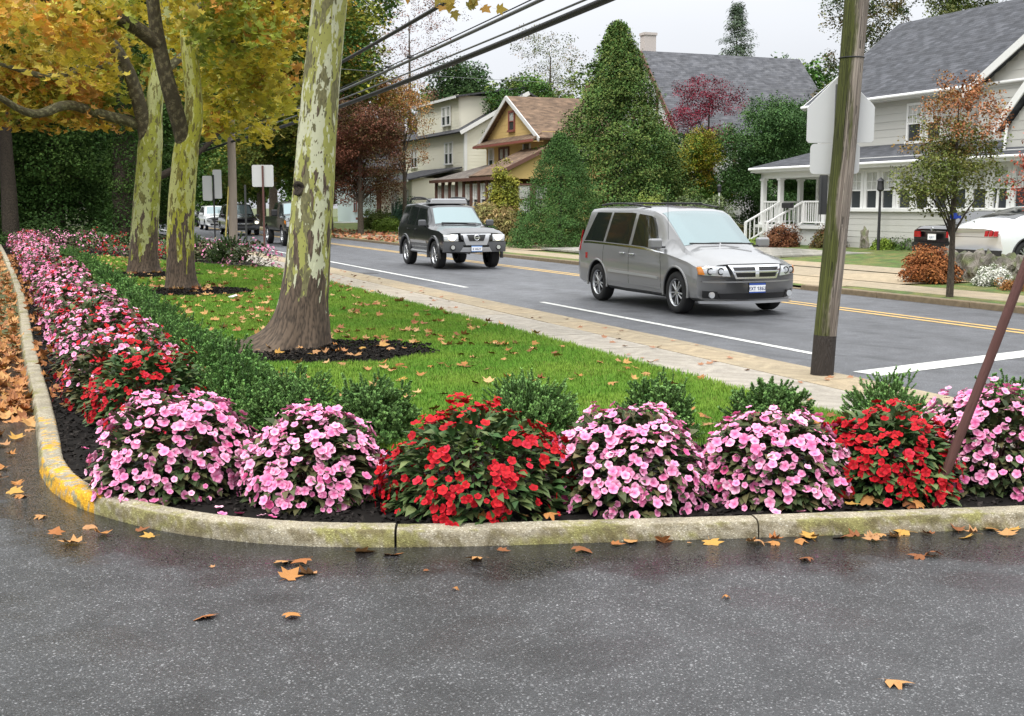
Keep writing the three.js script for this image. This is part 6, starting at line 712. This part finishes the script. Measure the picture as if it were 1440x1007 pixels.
{ // cream house
  const o = house('cream_house', 'tall cream clapboard house with dark roofs and a third floor dormer', 82, 27, .1), cr = tint([.76, .73, .60], 3, .03), sideM = cr;
  obj('house_body', box(15, 6.8, 9, -1.5, 3.4, -4.6), cr[1], o); cladWall(o, [-1.5, 0, 0], 0, 15, 6.7, .22, cr, { single: false, seed: 21 }); cladWall(o, [6.0, 0, -4.5], Math.PI / 2, 9, 6.7, .22, sideM, { gable: 2.6, single: false, seed: 22 }); obj('corner_board', [box(.2, 6.8, .2, 6.0, 3.4, 0)], HM.white, o);
  slab4('roof', [[-9.4, 6.6, .5], [6.4, 6.6, .5], [6.4, 9.4, -4.5], [-9.4, 9.4, -4.5]], roofDark, o); slab4('roof', [[6.4, 6.6, -9.5], [-9.4, 6.6, -9.5], [-9.4, 9.4, -4.52], [6.4, 9.4, -4.52]], roofDark, o); obj('rake_board', board3(V(6.44, 6.5, .5), V(6.44, 9.3, -4.5), .06, .25), HM.white, o);
  obj('dormer_body', box(9.5, 2.3, 4.6, -.2, 8.0, -2.4), cr[1], o); cladWall(o, [-.2, 6.85, -.06], 0, 9.5, 2.3, .22, cr, { single: false, seed: 23 }); slab4('dormer_roof', [[-5.4, 9.1, .35], [5.0, 9.1, .35], [5.0, 9.9, -5], [-5.4, 9.9, -5]], roofDark, o); obj('dormer_fascia', box(10.4, .16, .05, -.2, 9.0, .34), HM.white, o); win(o, 1.6, 7.3, .02, .7, 1.2); win(o, 2.6, 7.3, .02, .7, 1.2);
  for (const x of [-6, -5.2, 2.2, 3.1]) win(o, x, 4.6, .03, .7, 1.4); obj('lower_body', box(9, 3.5, 3.6, 1, 1.75, 1.8), cr[0], o); cladWall(o, [1, 0, 3.66], 0, 9, 3.4, .22, cr, { single: false, seed: 24 }); cladWall(o, [5.5, 0, 1.9], Math.PI / 2, 3.5, 3.4, .22, cr, { single: false, seed: 25 }); slab4('skirt_roof', [[-4, 3.4, 4.1], [6, 3.4, 4.1], [5.6, 4.3, .1], [-3.6, 4.3, .1]], roofDark, o, .1); obj('skirt_fascia', box(10, .16, .05, 1, 3.3, 4.08), HM.white, o); for (const x of [1.2, 2.1, 4.4]) win(o, x, 1.1, 3.7, .7, 1.5); win(o, 5.54, 1.1, 1.4, .7, 1.4, Math.PI / 2);
  obj('door', box(1, 2.1, .08, -2.6, 1.7, 3.72), HM.brown, o); const st = sub('stairs', o); for (let k = 0; k < 5; k++) obj('step', box(2.2, .17, .3 * (5 - k), -2.6, .76 - .17 * k - .05, 3.7 + .15 * (5 - k) + .15 * k * 0), HM.redStep, st);
}
{ // pale blue house
  const o = house('pale_blue_house', 'pale blue clapboard house seen under the wine coloured tree', 106, 26.5, .1), bl = tint([.50, .58, .58], 3, .03);
  obj('house_body', box(10, 5, 9, 0, 2.5, -4.6), bl[1], o); cladWall(o, [0, 0, 0], 0, 10, 5, .22, bl, { gable: 3, single: false, seed: 31 }); cladWall(o, [5, 0, -4.5], Math.PI / 2, 9, 5, .22, bl, { single: false, seed: 32 }); slab4('roof', [[5.4, 4.85, .4], [5.4, 4.85, -9.4], [0, 8.1, -9.4], [0, 8.1, .4]], roofDark, o); slab4('roof', [[-5.4, 4.85, -9.4], [-5.4, 4.85, .4], [-.02, 8.1, .4], [-.02, 8.1, -9.4]], roofDark, o); win(o, 2, 1.2, .03, .9, 1.4, 0, { trim: HM.red }); win(o, 5.03, 1.2, -2, .9, 1.4, Math.PI / 2, { trim: HM.white }); win(o, 5.03, 3.4, -2, .9, 1.2, Math.PI / 2, {}); obj('porch', [box(4, .2, 1.6, 2, .1, .8)], HM.trimGrey, o);
}
// ---------------------------------------------------------------- poles, wires, signs, yard things
const poleTex = tex(256, 1024, (u, v) => { const g = tn(u, v, 3, 2) * .35 + n2(u * 42, v * 5) * .45 + n2(u * 90, v * 16) * .3, moss = sst(.02, .42, Math.cos((u - .50) * 6.283) * .75 + tn(u, v, 6, 9) * .5 + .1 * n2(u * 60, v * 60)); const w = mix3([.13, .105, .085], [.36, .31, .26], clamp(.45 + g)); let c = mix3(w, [.075, .085, .018].map((k) => k * (1 + .8 * g)), moss); const ck = Math.abs(n2(u * 26, v * 2.2)) < .05 ? .35 : 1; return c.map((k) => k * ck); }), poleBump = tex(256, 1024, (u, v) => clamp(.5 + .4 * n2(u * 42, v * 5) - (Math.abs(n2(u * 26, v * 2.2)) < .05 ? .5 : 0)), false);
poleTex.repeat.set(1, .16); poleBump.repeat.set(1, .16);
const woodMat = std([1, 1, 1], .92, { map: poleTex, bumpMap: poleBump, bumpScale: .02 }), woodPlain = std([.30, .25, .20], .9, { bumpMap: poleBump, bumpScale: .02 }), rust = std([.105, .042, .034], .7, { bumpMap: barkBump, bumpScale: .003 }), alu = phys([.60, .61, .60], .42, { metalness: .35 }), tar = std([.035, .028, .024], .9, { bumpMap: barkBump, bumpScale: .01 });
const wireMat = std([.025, .026, .028], .6), wireGrey = std([.12, .125, .13], .5);
{ // near pole with warning sign backs fixed to its far side
  const o = thing('utility_pole', 'weathered wooden utility pole with mossy side standing in the pavement', 'pole', [3.05, .09, -11.36]);
  obj('shaft', limb([[0, .38, 0], [.11, 2, 0], [.19, 3.6, 0], [.50, 9.5, 0]], [.108, .112, .115, .10], { seg: 28, steps: 60, wob: .03 }), woodMat, o); obj('shaft_base', limb([[-.03, -.2, 0], [.0, .385, 0]], [.113, .109], { seg: 28, steps: 6, wob: .03 }), tar, o);
  obj('crossarm', box(2.4, .12, .1, .48, 8.7, 0).rotateY(Math.atan2(RS, RC)), woodPlain, o); obj('band', norm(new THREE.TorusGeometry(.115, .006, 6, 28).rotateX(Math.PI / 2).translate(.16, 3.02, 0)), wireMat, o);
  const yaw = -.10, sg = thing('warning_sign', 'five sided warning sign seen from its plain back on the pole', 'sign', [3.17, 2.33, -11.52], yaw);
  const pent = new THREE.Shape(); [[-.315, .02], [-.295, 0], [.295, 0], [.315, .02], [.315, .33], [.30, .355], [.02, .64], [-.02, .64], [-.30, .355], [-.315, .33]].forEach(([x, y], i) => (i ? pent.lineTo(x, y) : pent.moveTo(x, y)));
  obj('plate', norm(new THREE.ExtrudeGeometry(pent, { depth: .004, bevelEnabled: true, bevelSize: .003, bevelThickness: .002, bevelSegments: 1 })), alu, sg); obj('bracket', box(.04, .5, .03, -.04, .3, .02), std([.2, .2, .2], .5, { metalness: .7 }), sg);
  const sg2 = thing('arrow_plaque', 'small rounded plaque seen from its plain back below the warning sign', 'sign', [3.125, 2.03, -11.515], yaw), rr = new THREE.Shape(); const w = .235, h = .29, r = .05; rr.moveTo(-w + r, 0); rr.lineTo(w - r, 0); rr.quadraticCurveTo(w, 0, w, r); rr.lineTo(w, h - r); rr.quadraticCurveTo(w, h, w - r, h); rr.lineTo(-w + r, h); rr.quadraticCurveTo(-w, h, -w, h - r); rr.lineTo(-w, r); rr.quadraticCurveTo(-w, 0, -w + r, 0); obj('plate', norm(new THREE.ExtrudeGeometry(rr, { depth: .004, bevelEnabled: false })), alu, sg2);
  const br = thing('conduit_guard', 'dark grey metal guard strip fixed to the pole under the plaque', 'bracket', [3.02, 1.64, -11.49], yaw); obj('channel', [box(.075, .38, .012, 0, .19, 0), box(.012, .38, .05, -.034, .19, .02)], std([.07, .072, .075], .55, { metalness: .4 }), br);
}
{ const o = thing('leaning_post', 'rust brown steel post leaning over the red flower mound', 'post', [2.31, 0, -6.42]); obj('shaft', bar(V(0, -.1, 0), V(.86, 2.5, 0), .026, 12), rust, o); obj('cap', bar(V(.86, 2.5, 0), V(.867, 2.52, 0), .029, 12), rust, o); }
{ // pole and wires along the pavement
  const o = thing('utility_pole', 'plain brown utility pole among the sign posts down the road', 'pole', [-13.34, .05, -56.4]); obj('shaft', limb([[0, -.2, 0], [.05, 4, 0], [0, 10, 0]], [.21, .19, .15], { seg: 16, steps: 16, wob: .03 }), woodPlain, o); obj('crossarm', box(2.4, .12, .1, 0, 9, 0).rotateY(Math.atan2(RS, RC)), woodPlain, o); obj('guy_guard', bar(V(-.32, 0, .25), V(-.12, 2.6, .1), .035), std([.55, .45, .12], .6), o);
  const o2 = thing('utility_pole', 'distant utility pole at the far bend of the road', 'pole', RF(112, 6.6, 0)); obj('shaft', cyl(.2, .14, 10), woodPlain, o2);
  const A = V(-13.34, 0, -56.4), B = V(3.45, 0, -11.36), C3 = RF(112, 6.6, 0), D = V(3.45, 0, -11.36).add(RF(-36, 0)), run = (name, label, ya, yb, r, sag, mat, dz = 0) => { const w = thing(name, label, 'cable', [0, 0, 0], 0, 'overhead cables'); for (const [a, b, y1, y2] of [[A, B, ya, yb], [C3, A, ya, ya], [B, D, yb, yb]]) { const pts = []; for (let k = 0; k <= 10; k++) { const t = k / 10, p = a.clone().lerp(b, t); p.y = lerp(y1, y2, t) - sag * 4 * t * (1 - t); p.x += dz; pts.push(p); } obj('span', limb(pts, [r, r], { seg: 7, steps: 30 }), mat, w); } return w; };
  run('overhead_cable', 'thick black bundle, lowest of the overhead cables', 4.75, 4.72, .055, .22, wireMat, .05); run('overhead_cable', 'thin wire lashed just above the lowest cable bundle', 4.95, 4.75, .018, .20, wireGrey, -.1);
  run('overhead_cable', 'grey twin cable, middle of the overhead cables', 5.10, 5.12, .034, .20, wireGrey); run('overhead_cable', 'thin wire lashed above the middle cable', 5.22, 5.24, .012, .20, wireMat, .1); run('overhead_cable', 'thick black cable, upper one crossing the mottled trunk', 5.85, 5.95, .045, .30, wireMat, -.15);
  const sv = thing('service_wire', 'thin service wire strung across to the half timbered house', 'cable'); const pts = []; for (let k = 0; k <= 10; k++) { const t = k / 10, p = V(-13.34, 8.6, -56.4).lerp(RF(40, 36, 6.6), t); p.y -= .9 * 4 * t * (1 - t) * .5; pts.push(p); } obj('span', limb(pts, [.009, .009], { seg: 5, steps: 24 }), wireGrey, sv);
  const cl = thing('cable_splice', 'small clamps on the middle cable', 'clamp'); for (const t of [.62, .66]) { const p = A.clone().lerp(B, t); obj('clamp', rbox(.30, .05, .05, .015).rotateY(Math.atan2(45, 16.8)).translate(p.x, 5.12 - .2 * 4 * t * (1 - t) + .06, p.z), wireMat, cl); }
}
function roadSign(label, x, z, plates, h, post, rot = .12) { const o = thing('road_sign', label, 'sign', [x, .04, z], rot); obj('post', box(.07, h, .05, 0, h / 2, .03), post, o); for (const [px, py, w, hh, t] of plates) { const s = new THREE.Shape(), r = .07, a = w / 2, b = hh / 2; s.moveTo(-a + r, -b); s.lineTo(a - r, -b); s.quadraticCurveTo(a, -b, a, -b + r); s.lineTo(a, b - r); s.quadraticCurveTo(a, b, a - r, b); s.lineTo(-a + r, b); s.quadraticCurveTo(-a, b, -a, b - r); s.lineTo(-a, -b + r); s.quadraticCurveTo(-a, -b, -a + r, -b); obj('plate', norm(new THREE.ExtrudeGeometry(s, { depth: .006, bevelEnabled: false }).translate(px, py, 0)), t ?? alu, o); } return o; }
roadSign('square sign back on a rust brown post beside the far flower bed', -9.45, -45, [[0, 2.82, .80, .82]], 3.2, rust);
roadSign('two tall sign plates back to back on a dark post', -14.6, -58, [[-.30, 2.55, .46, 1.2], [.18, 2.75, .42, 1.4]], 3.2, std([.03, .03, .032], .5));
{ const c = document.createElement('canvas'); c.width = 64; c.height = 96; const g = c.getContext('2d'); g.fillStyle = '#e9eaea'; g.fillRect(0, 0, 64, 96); g.fillStyle = '#8a8f94'; for (const y of [22, 40, 58, 74]) g.fillRect(14, y, 36, 7); const t = new THREE.CanvasTexture(c); t.colorSpace = THREE.SRGBColorSpace; t.repeat.set(2, 1.3); t.offset.set(.5, .5); t.wrapS = t.wrapT = THREE.RepeatWrapping; roadSign('small white notice sign on a brown post beside the yellow green trunk', -16.1, -59, [[0, 3.45, .5, .74, std([1, 1, 1], .5, { map: t })]], 3.7, rust); }
{ const o = thing('slim_post', 'slim dark empty post between the pole and the rust post', 'post', [-10.9, .04, -48.4]); obj('shaft', [box(.075, 2.55, .05, 0, 1.27, 0), box(.12, .02, .1, 0, .02, 0)], std([.03, .032, .03], .6), o); }
// yard: boulders, asters, stones, lamps, shrubs
const rockMat = [[.16, .145, .12], [.20, .18, .15], [.13, .12, .10], [.24, .215, .18]].map((c) => std(c, .92, { bumpMap: barkBump, bumpScale: .02, vertexColors: true }));
function rock(r, sx, sy, sz, seed) { let g = new THREE.IcosahedronGeometry(r, 3); const p = g.attributes.position; for (let i = 0; i < p.count; i++) { const v = V(p.getX(i), p.getY(i), p.getZ(i)).normalize(), k = 1 + .28 * n3(v.x * 1.4 + seed, v.y * 1.4, v.z * 1.4) + .10 * n3(v.x * 4, v.y * 4 + seed, v.z * 4); p.setXYZ(i, v.x * r * k * sx, v.y * r * k * sy, v.z * r * k * sz); } g.computeVertexNormals(); g = paintBy(norm(g), (x, y, z) => { const t = fbm3(x * 6 + seed, y * 6, z * 6, 3), k = 1 + .6 * t; return n3(x * 5, y * 5 + seed, z * 5) > .35 ? [k * .8, k * 1.0, k * .55] : [k, k, k]; }); return g; }
{ const R = rng(55); const o = thing('boulder_edging', 'row of grey boulders edging the bank in front of the white car', 'boulders', [0, 0, 0]); for (let k = 0; k < 14; k++) { const t = k / 13, p = RF(lerp(20.6, 16.6, t), lerp(18.7, 20.3, t) + (R() - .5) * .25, .30 + .05 * R()); const m = obj('boulder', rock(.30 + .10 * R(), 1, 1.05 + .3 * R(), .85, k * 3.3), pick(rockMat, R), o); m.position.copy(p); m.rotation.y = R() * 6; } }
[[33.4, 26.7, .36, 1.35], [31.9, 27.5, .26, 1.5]].forEach(([s, n, r, sy], i) => { const m = tag(obj('standing_stone', rock(r, .8, sy, .6, 40 + i * 7), rockMat[3 - i]), i ? 'narrow dark upright stone in the front bed of the grey house' : 'broad pale upright stone in the front bed of the grey house', 'stone'); m.position.copy(RF(s, n, .55)); });
const small = (name, label, s, n, rx, h, seed, o) => { const p = RF(s, n); return shrub(name, label, p.x, p.z, rx, h, seed, o?.group, { y: .12, geo: CL.feather[0], mat: crownMat, s: .9, n: 260, ...o }); };
small('barberry_bush', 'orange brown weeping bush in front of the black saloon', 20.1, 17.7, .62, .75, 1001, { ca: [.20, .06, .02], cb: [.32, .13, .04], s: .5, n: 420 });
small('aster_clump', 'white flowering clump before the boulders', 18.9, 18.3, .38, .36, 1002, { ca: [.55, .55, .48], cb: [.75, .75, .68], cc: [.08, .12, .03], s: .34, n: 420, category: 'flowers' });
small('aster_clump', 'purple flowering clump before the boulders', 16.7, 18.0, .42, .40, 1003, { ca: [.18, .025, .10], cb: [.30, .06, .20], cc: [.05, .06, .02], s: .34, n: 420, category: 'flowers' });
small('leaf_litter_plant', 'rusty low plants filling the ground before the boulders', 17.6, 18.2, .8, .18, 1004, { ca: [.25, .10, .03], cb: [.36, .18, .06], cc: [.07, .10, .02], s: .4, n: 300, category: 'plant' });
for (const [s, n, r, h, l, a, b] of [[36.4, 25.2, .75, .95, 'dark red hydrangea bush beside the porch steps', [.12, .035, .02], [.17, .08, .03]], [34.6, 25.9, .7, .9, 'green and red hydrangea bush in front of the sunroom', [.06, .09, .02], [.15, .05, .025]], [31.4, 27.0, .75, .75, 'clipped green hedge piece under the sunroom windows', [.05, .10, .02], [.09, .15, .03]], [29.9, 27.2, .75, .75, 'clipped green hedge piece beside the parked cars', [.05, .10, .02], [.09, .15, .03]], [32.6, 27.1, .7, .75, 'clipped green hedge piece behind the pale upright stone', [.05, .10, .02], [.09, .15, .03]], [37.4, 24.8, .5, .4, 'low yellow green plants at the foot of the porch steps', [.13, .22, .03], [.20, .26, .05]], [32.2, 26.4, .5, .5, 'strappy yellow green plant beside the dark lamp post', [.16, .26, .03], [.24, .30, .05]], [41.3, 26.4, .5, .95, 'round boxwood turning rusty by the porch corner', [.05, .10, .02], [.14, .07, .03]]]) small('yard_shrub', l, s, n, r, h, 1010 + Math.round(s * 3), { ca: a, cb: b, s: .62, n: 360 });
small('yard_shrub', 'bright yellow green shrub in front of the tall holly', 41.2, 22.3, .75, 2.15, 1040, { ca: [.12, .18, .03], cb: [.24, .28, .06], s: .7, n: 600 }); small('yard_shrub', 'grey green arching shrub between the holly and the porch', 41, 24.6, 1.45, 2.0, 1041, { ca: [.07, .11, .04], cb: [.16, .19, .09], s: .8, n: 900 }); small('yard_shrub', 'grey green arching shrub at the foot of the holly', 43.2, 23.4, 1.1, 1.5, 1049, { ca: [.05, .09, .03], cb: [.10, .14, .05], s: .8, n: 500 });
small('yard_shrub', 'yellow leaved tall shrub in front of the yellow house porch', 56, 22.0, 1.05, 3.7, 1042, { ca: [.10, .14, .02], cb: [.36, .32, .04], s: 1.0, n: 700 }); small('yard_shrub', 'clipped green hedge under the yellow house porch windows', 62, 21.4, 2.3, 1.5, 1043, { ca: [.05, .11, .02], cb: [.09, .16, .03], s: 1.0, n: 700 });
for (const [s, n, r, h, k] of [[49.5, 18.5, .9, 1.7, 0], [51, 18.2, .8, 1.5, 1], [47.8, 18.7, .7, 1.4, 2], [52.5, 18.0, .7, 1.3, 3]]) small('ornamental_grass', 'clump of tan and green ornamental grass by the yellow house pavement', s, n, r, h, 1050 + k, { group: 'ornamental grass clumps', geo: CL.needle[0], ca: [.16, .19, .05], cb: [.38, .25, .12], s: 1.3, n: 420, up: 1.6, category: 'grass clump' });
small('yard_shrub', 'dark green ball shrub at the verge before the grasses', 47.0, 17.6, .6, .85, 1060, { ca: [.02, .06, .015], cb: [.05, .11, .03], s: .7, n: 360 }); small('yard_shrub', 'blue green rounded shrub beside the cream house steps', 74.5, 22.4, 1.3, 2.2, 1061, { ca: [.04, .10, .06], cb: [.08, .16, .10], s: 1, n: 500 }); small('yard_shrub', 'olive round shrub before the pale blue house', 80, 22, 1.4, 1.4, 1062, { ca: [.06, .10, .02], cb: [.12, .14, .03], s: 1, n: 460 }); small('yard_shrub', 'yellow green hosta like shrub on the cream house lawn', 73, 20.6, 1.0, .9, 1063, { ca: [.14, .24, .03], cb: [.22, .30, .05], s: 1, n: 360 }); small('yard_shrub', 'small green shrub at the cream house stair foot', 68.8, 21.6, .8, 1.2, 1064, { ca: [.10, .18, .03], cb: [.16, .24, .04], s: 1, n: 300 });
{ const o = thing('lamp_post', 'white slender lamp post in front of the dark evergreens', 'lamp post', RF(44, 27.2, .2)); obj('shaft', cyl(.05, .04, 2.1, 0, 0, 0, 12), HM.white, o); obj('lantern', [cyl(.05, .10, .05, 0, 2.1, 0, 8), cyl(.10, .09, .22, 0, 2.15, 0, 6), norm(new THREE.ConeGeometry(.13, .12, 6).translate(0, 2.43, 0))], HM.iron, o); }
{ const o = thing('lamp_post', 'dark iron lamp post in the front bed of the grey house', 'lamp post', RF(31.9, 25.9, .2)); obj('shaft', cyl(.055, .04, 2.0, 0, 0, 0, 12), HM.iron, o); obj('lantern', [cyl(.05, .12, .06, 0, 2.0, 0, 8), cyl(.12, .10, .28, 0, 2.06, 0, 6), norm(new THREE.ConeGeometry(.15, .14, 6).translate(0, 2.41, 0))], HM.iron, o); }
{ const p = RF(16.6, 15.1, 1.55), o = tag(obj('tree_tag', [norm(new THREE.CylinderGeometry(.062, .062, .10, 12)), box(.10, .05, .03, .07, -.02, .03)], std([.015, .06, .42], .6)), 'blue band tied round the young oak trunk', 'tag'); o.position.copy(p); }
{ const m = tag(obj('paper_scrap', rbox(.17, .02, .09, .008), HM.white), 'crumpled white scrap lying on the lawn by the pair of trunks', 'litter'); m.position.set(-4.9, .15, -20.6); m.rotation.set(.2, .6, .1); }
{ const m = tag(obj('manhole_cover', cyl(.33, .33, .02, 0, 0, 0, 28), std([.05, .05, .052], .6)), 'dark iron drain cover by the near gutter', 'drain'); m.position.copy(RF(29.5, 7.75, -.008)); }
renderer.render(scene, camera);
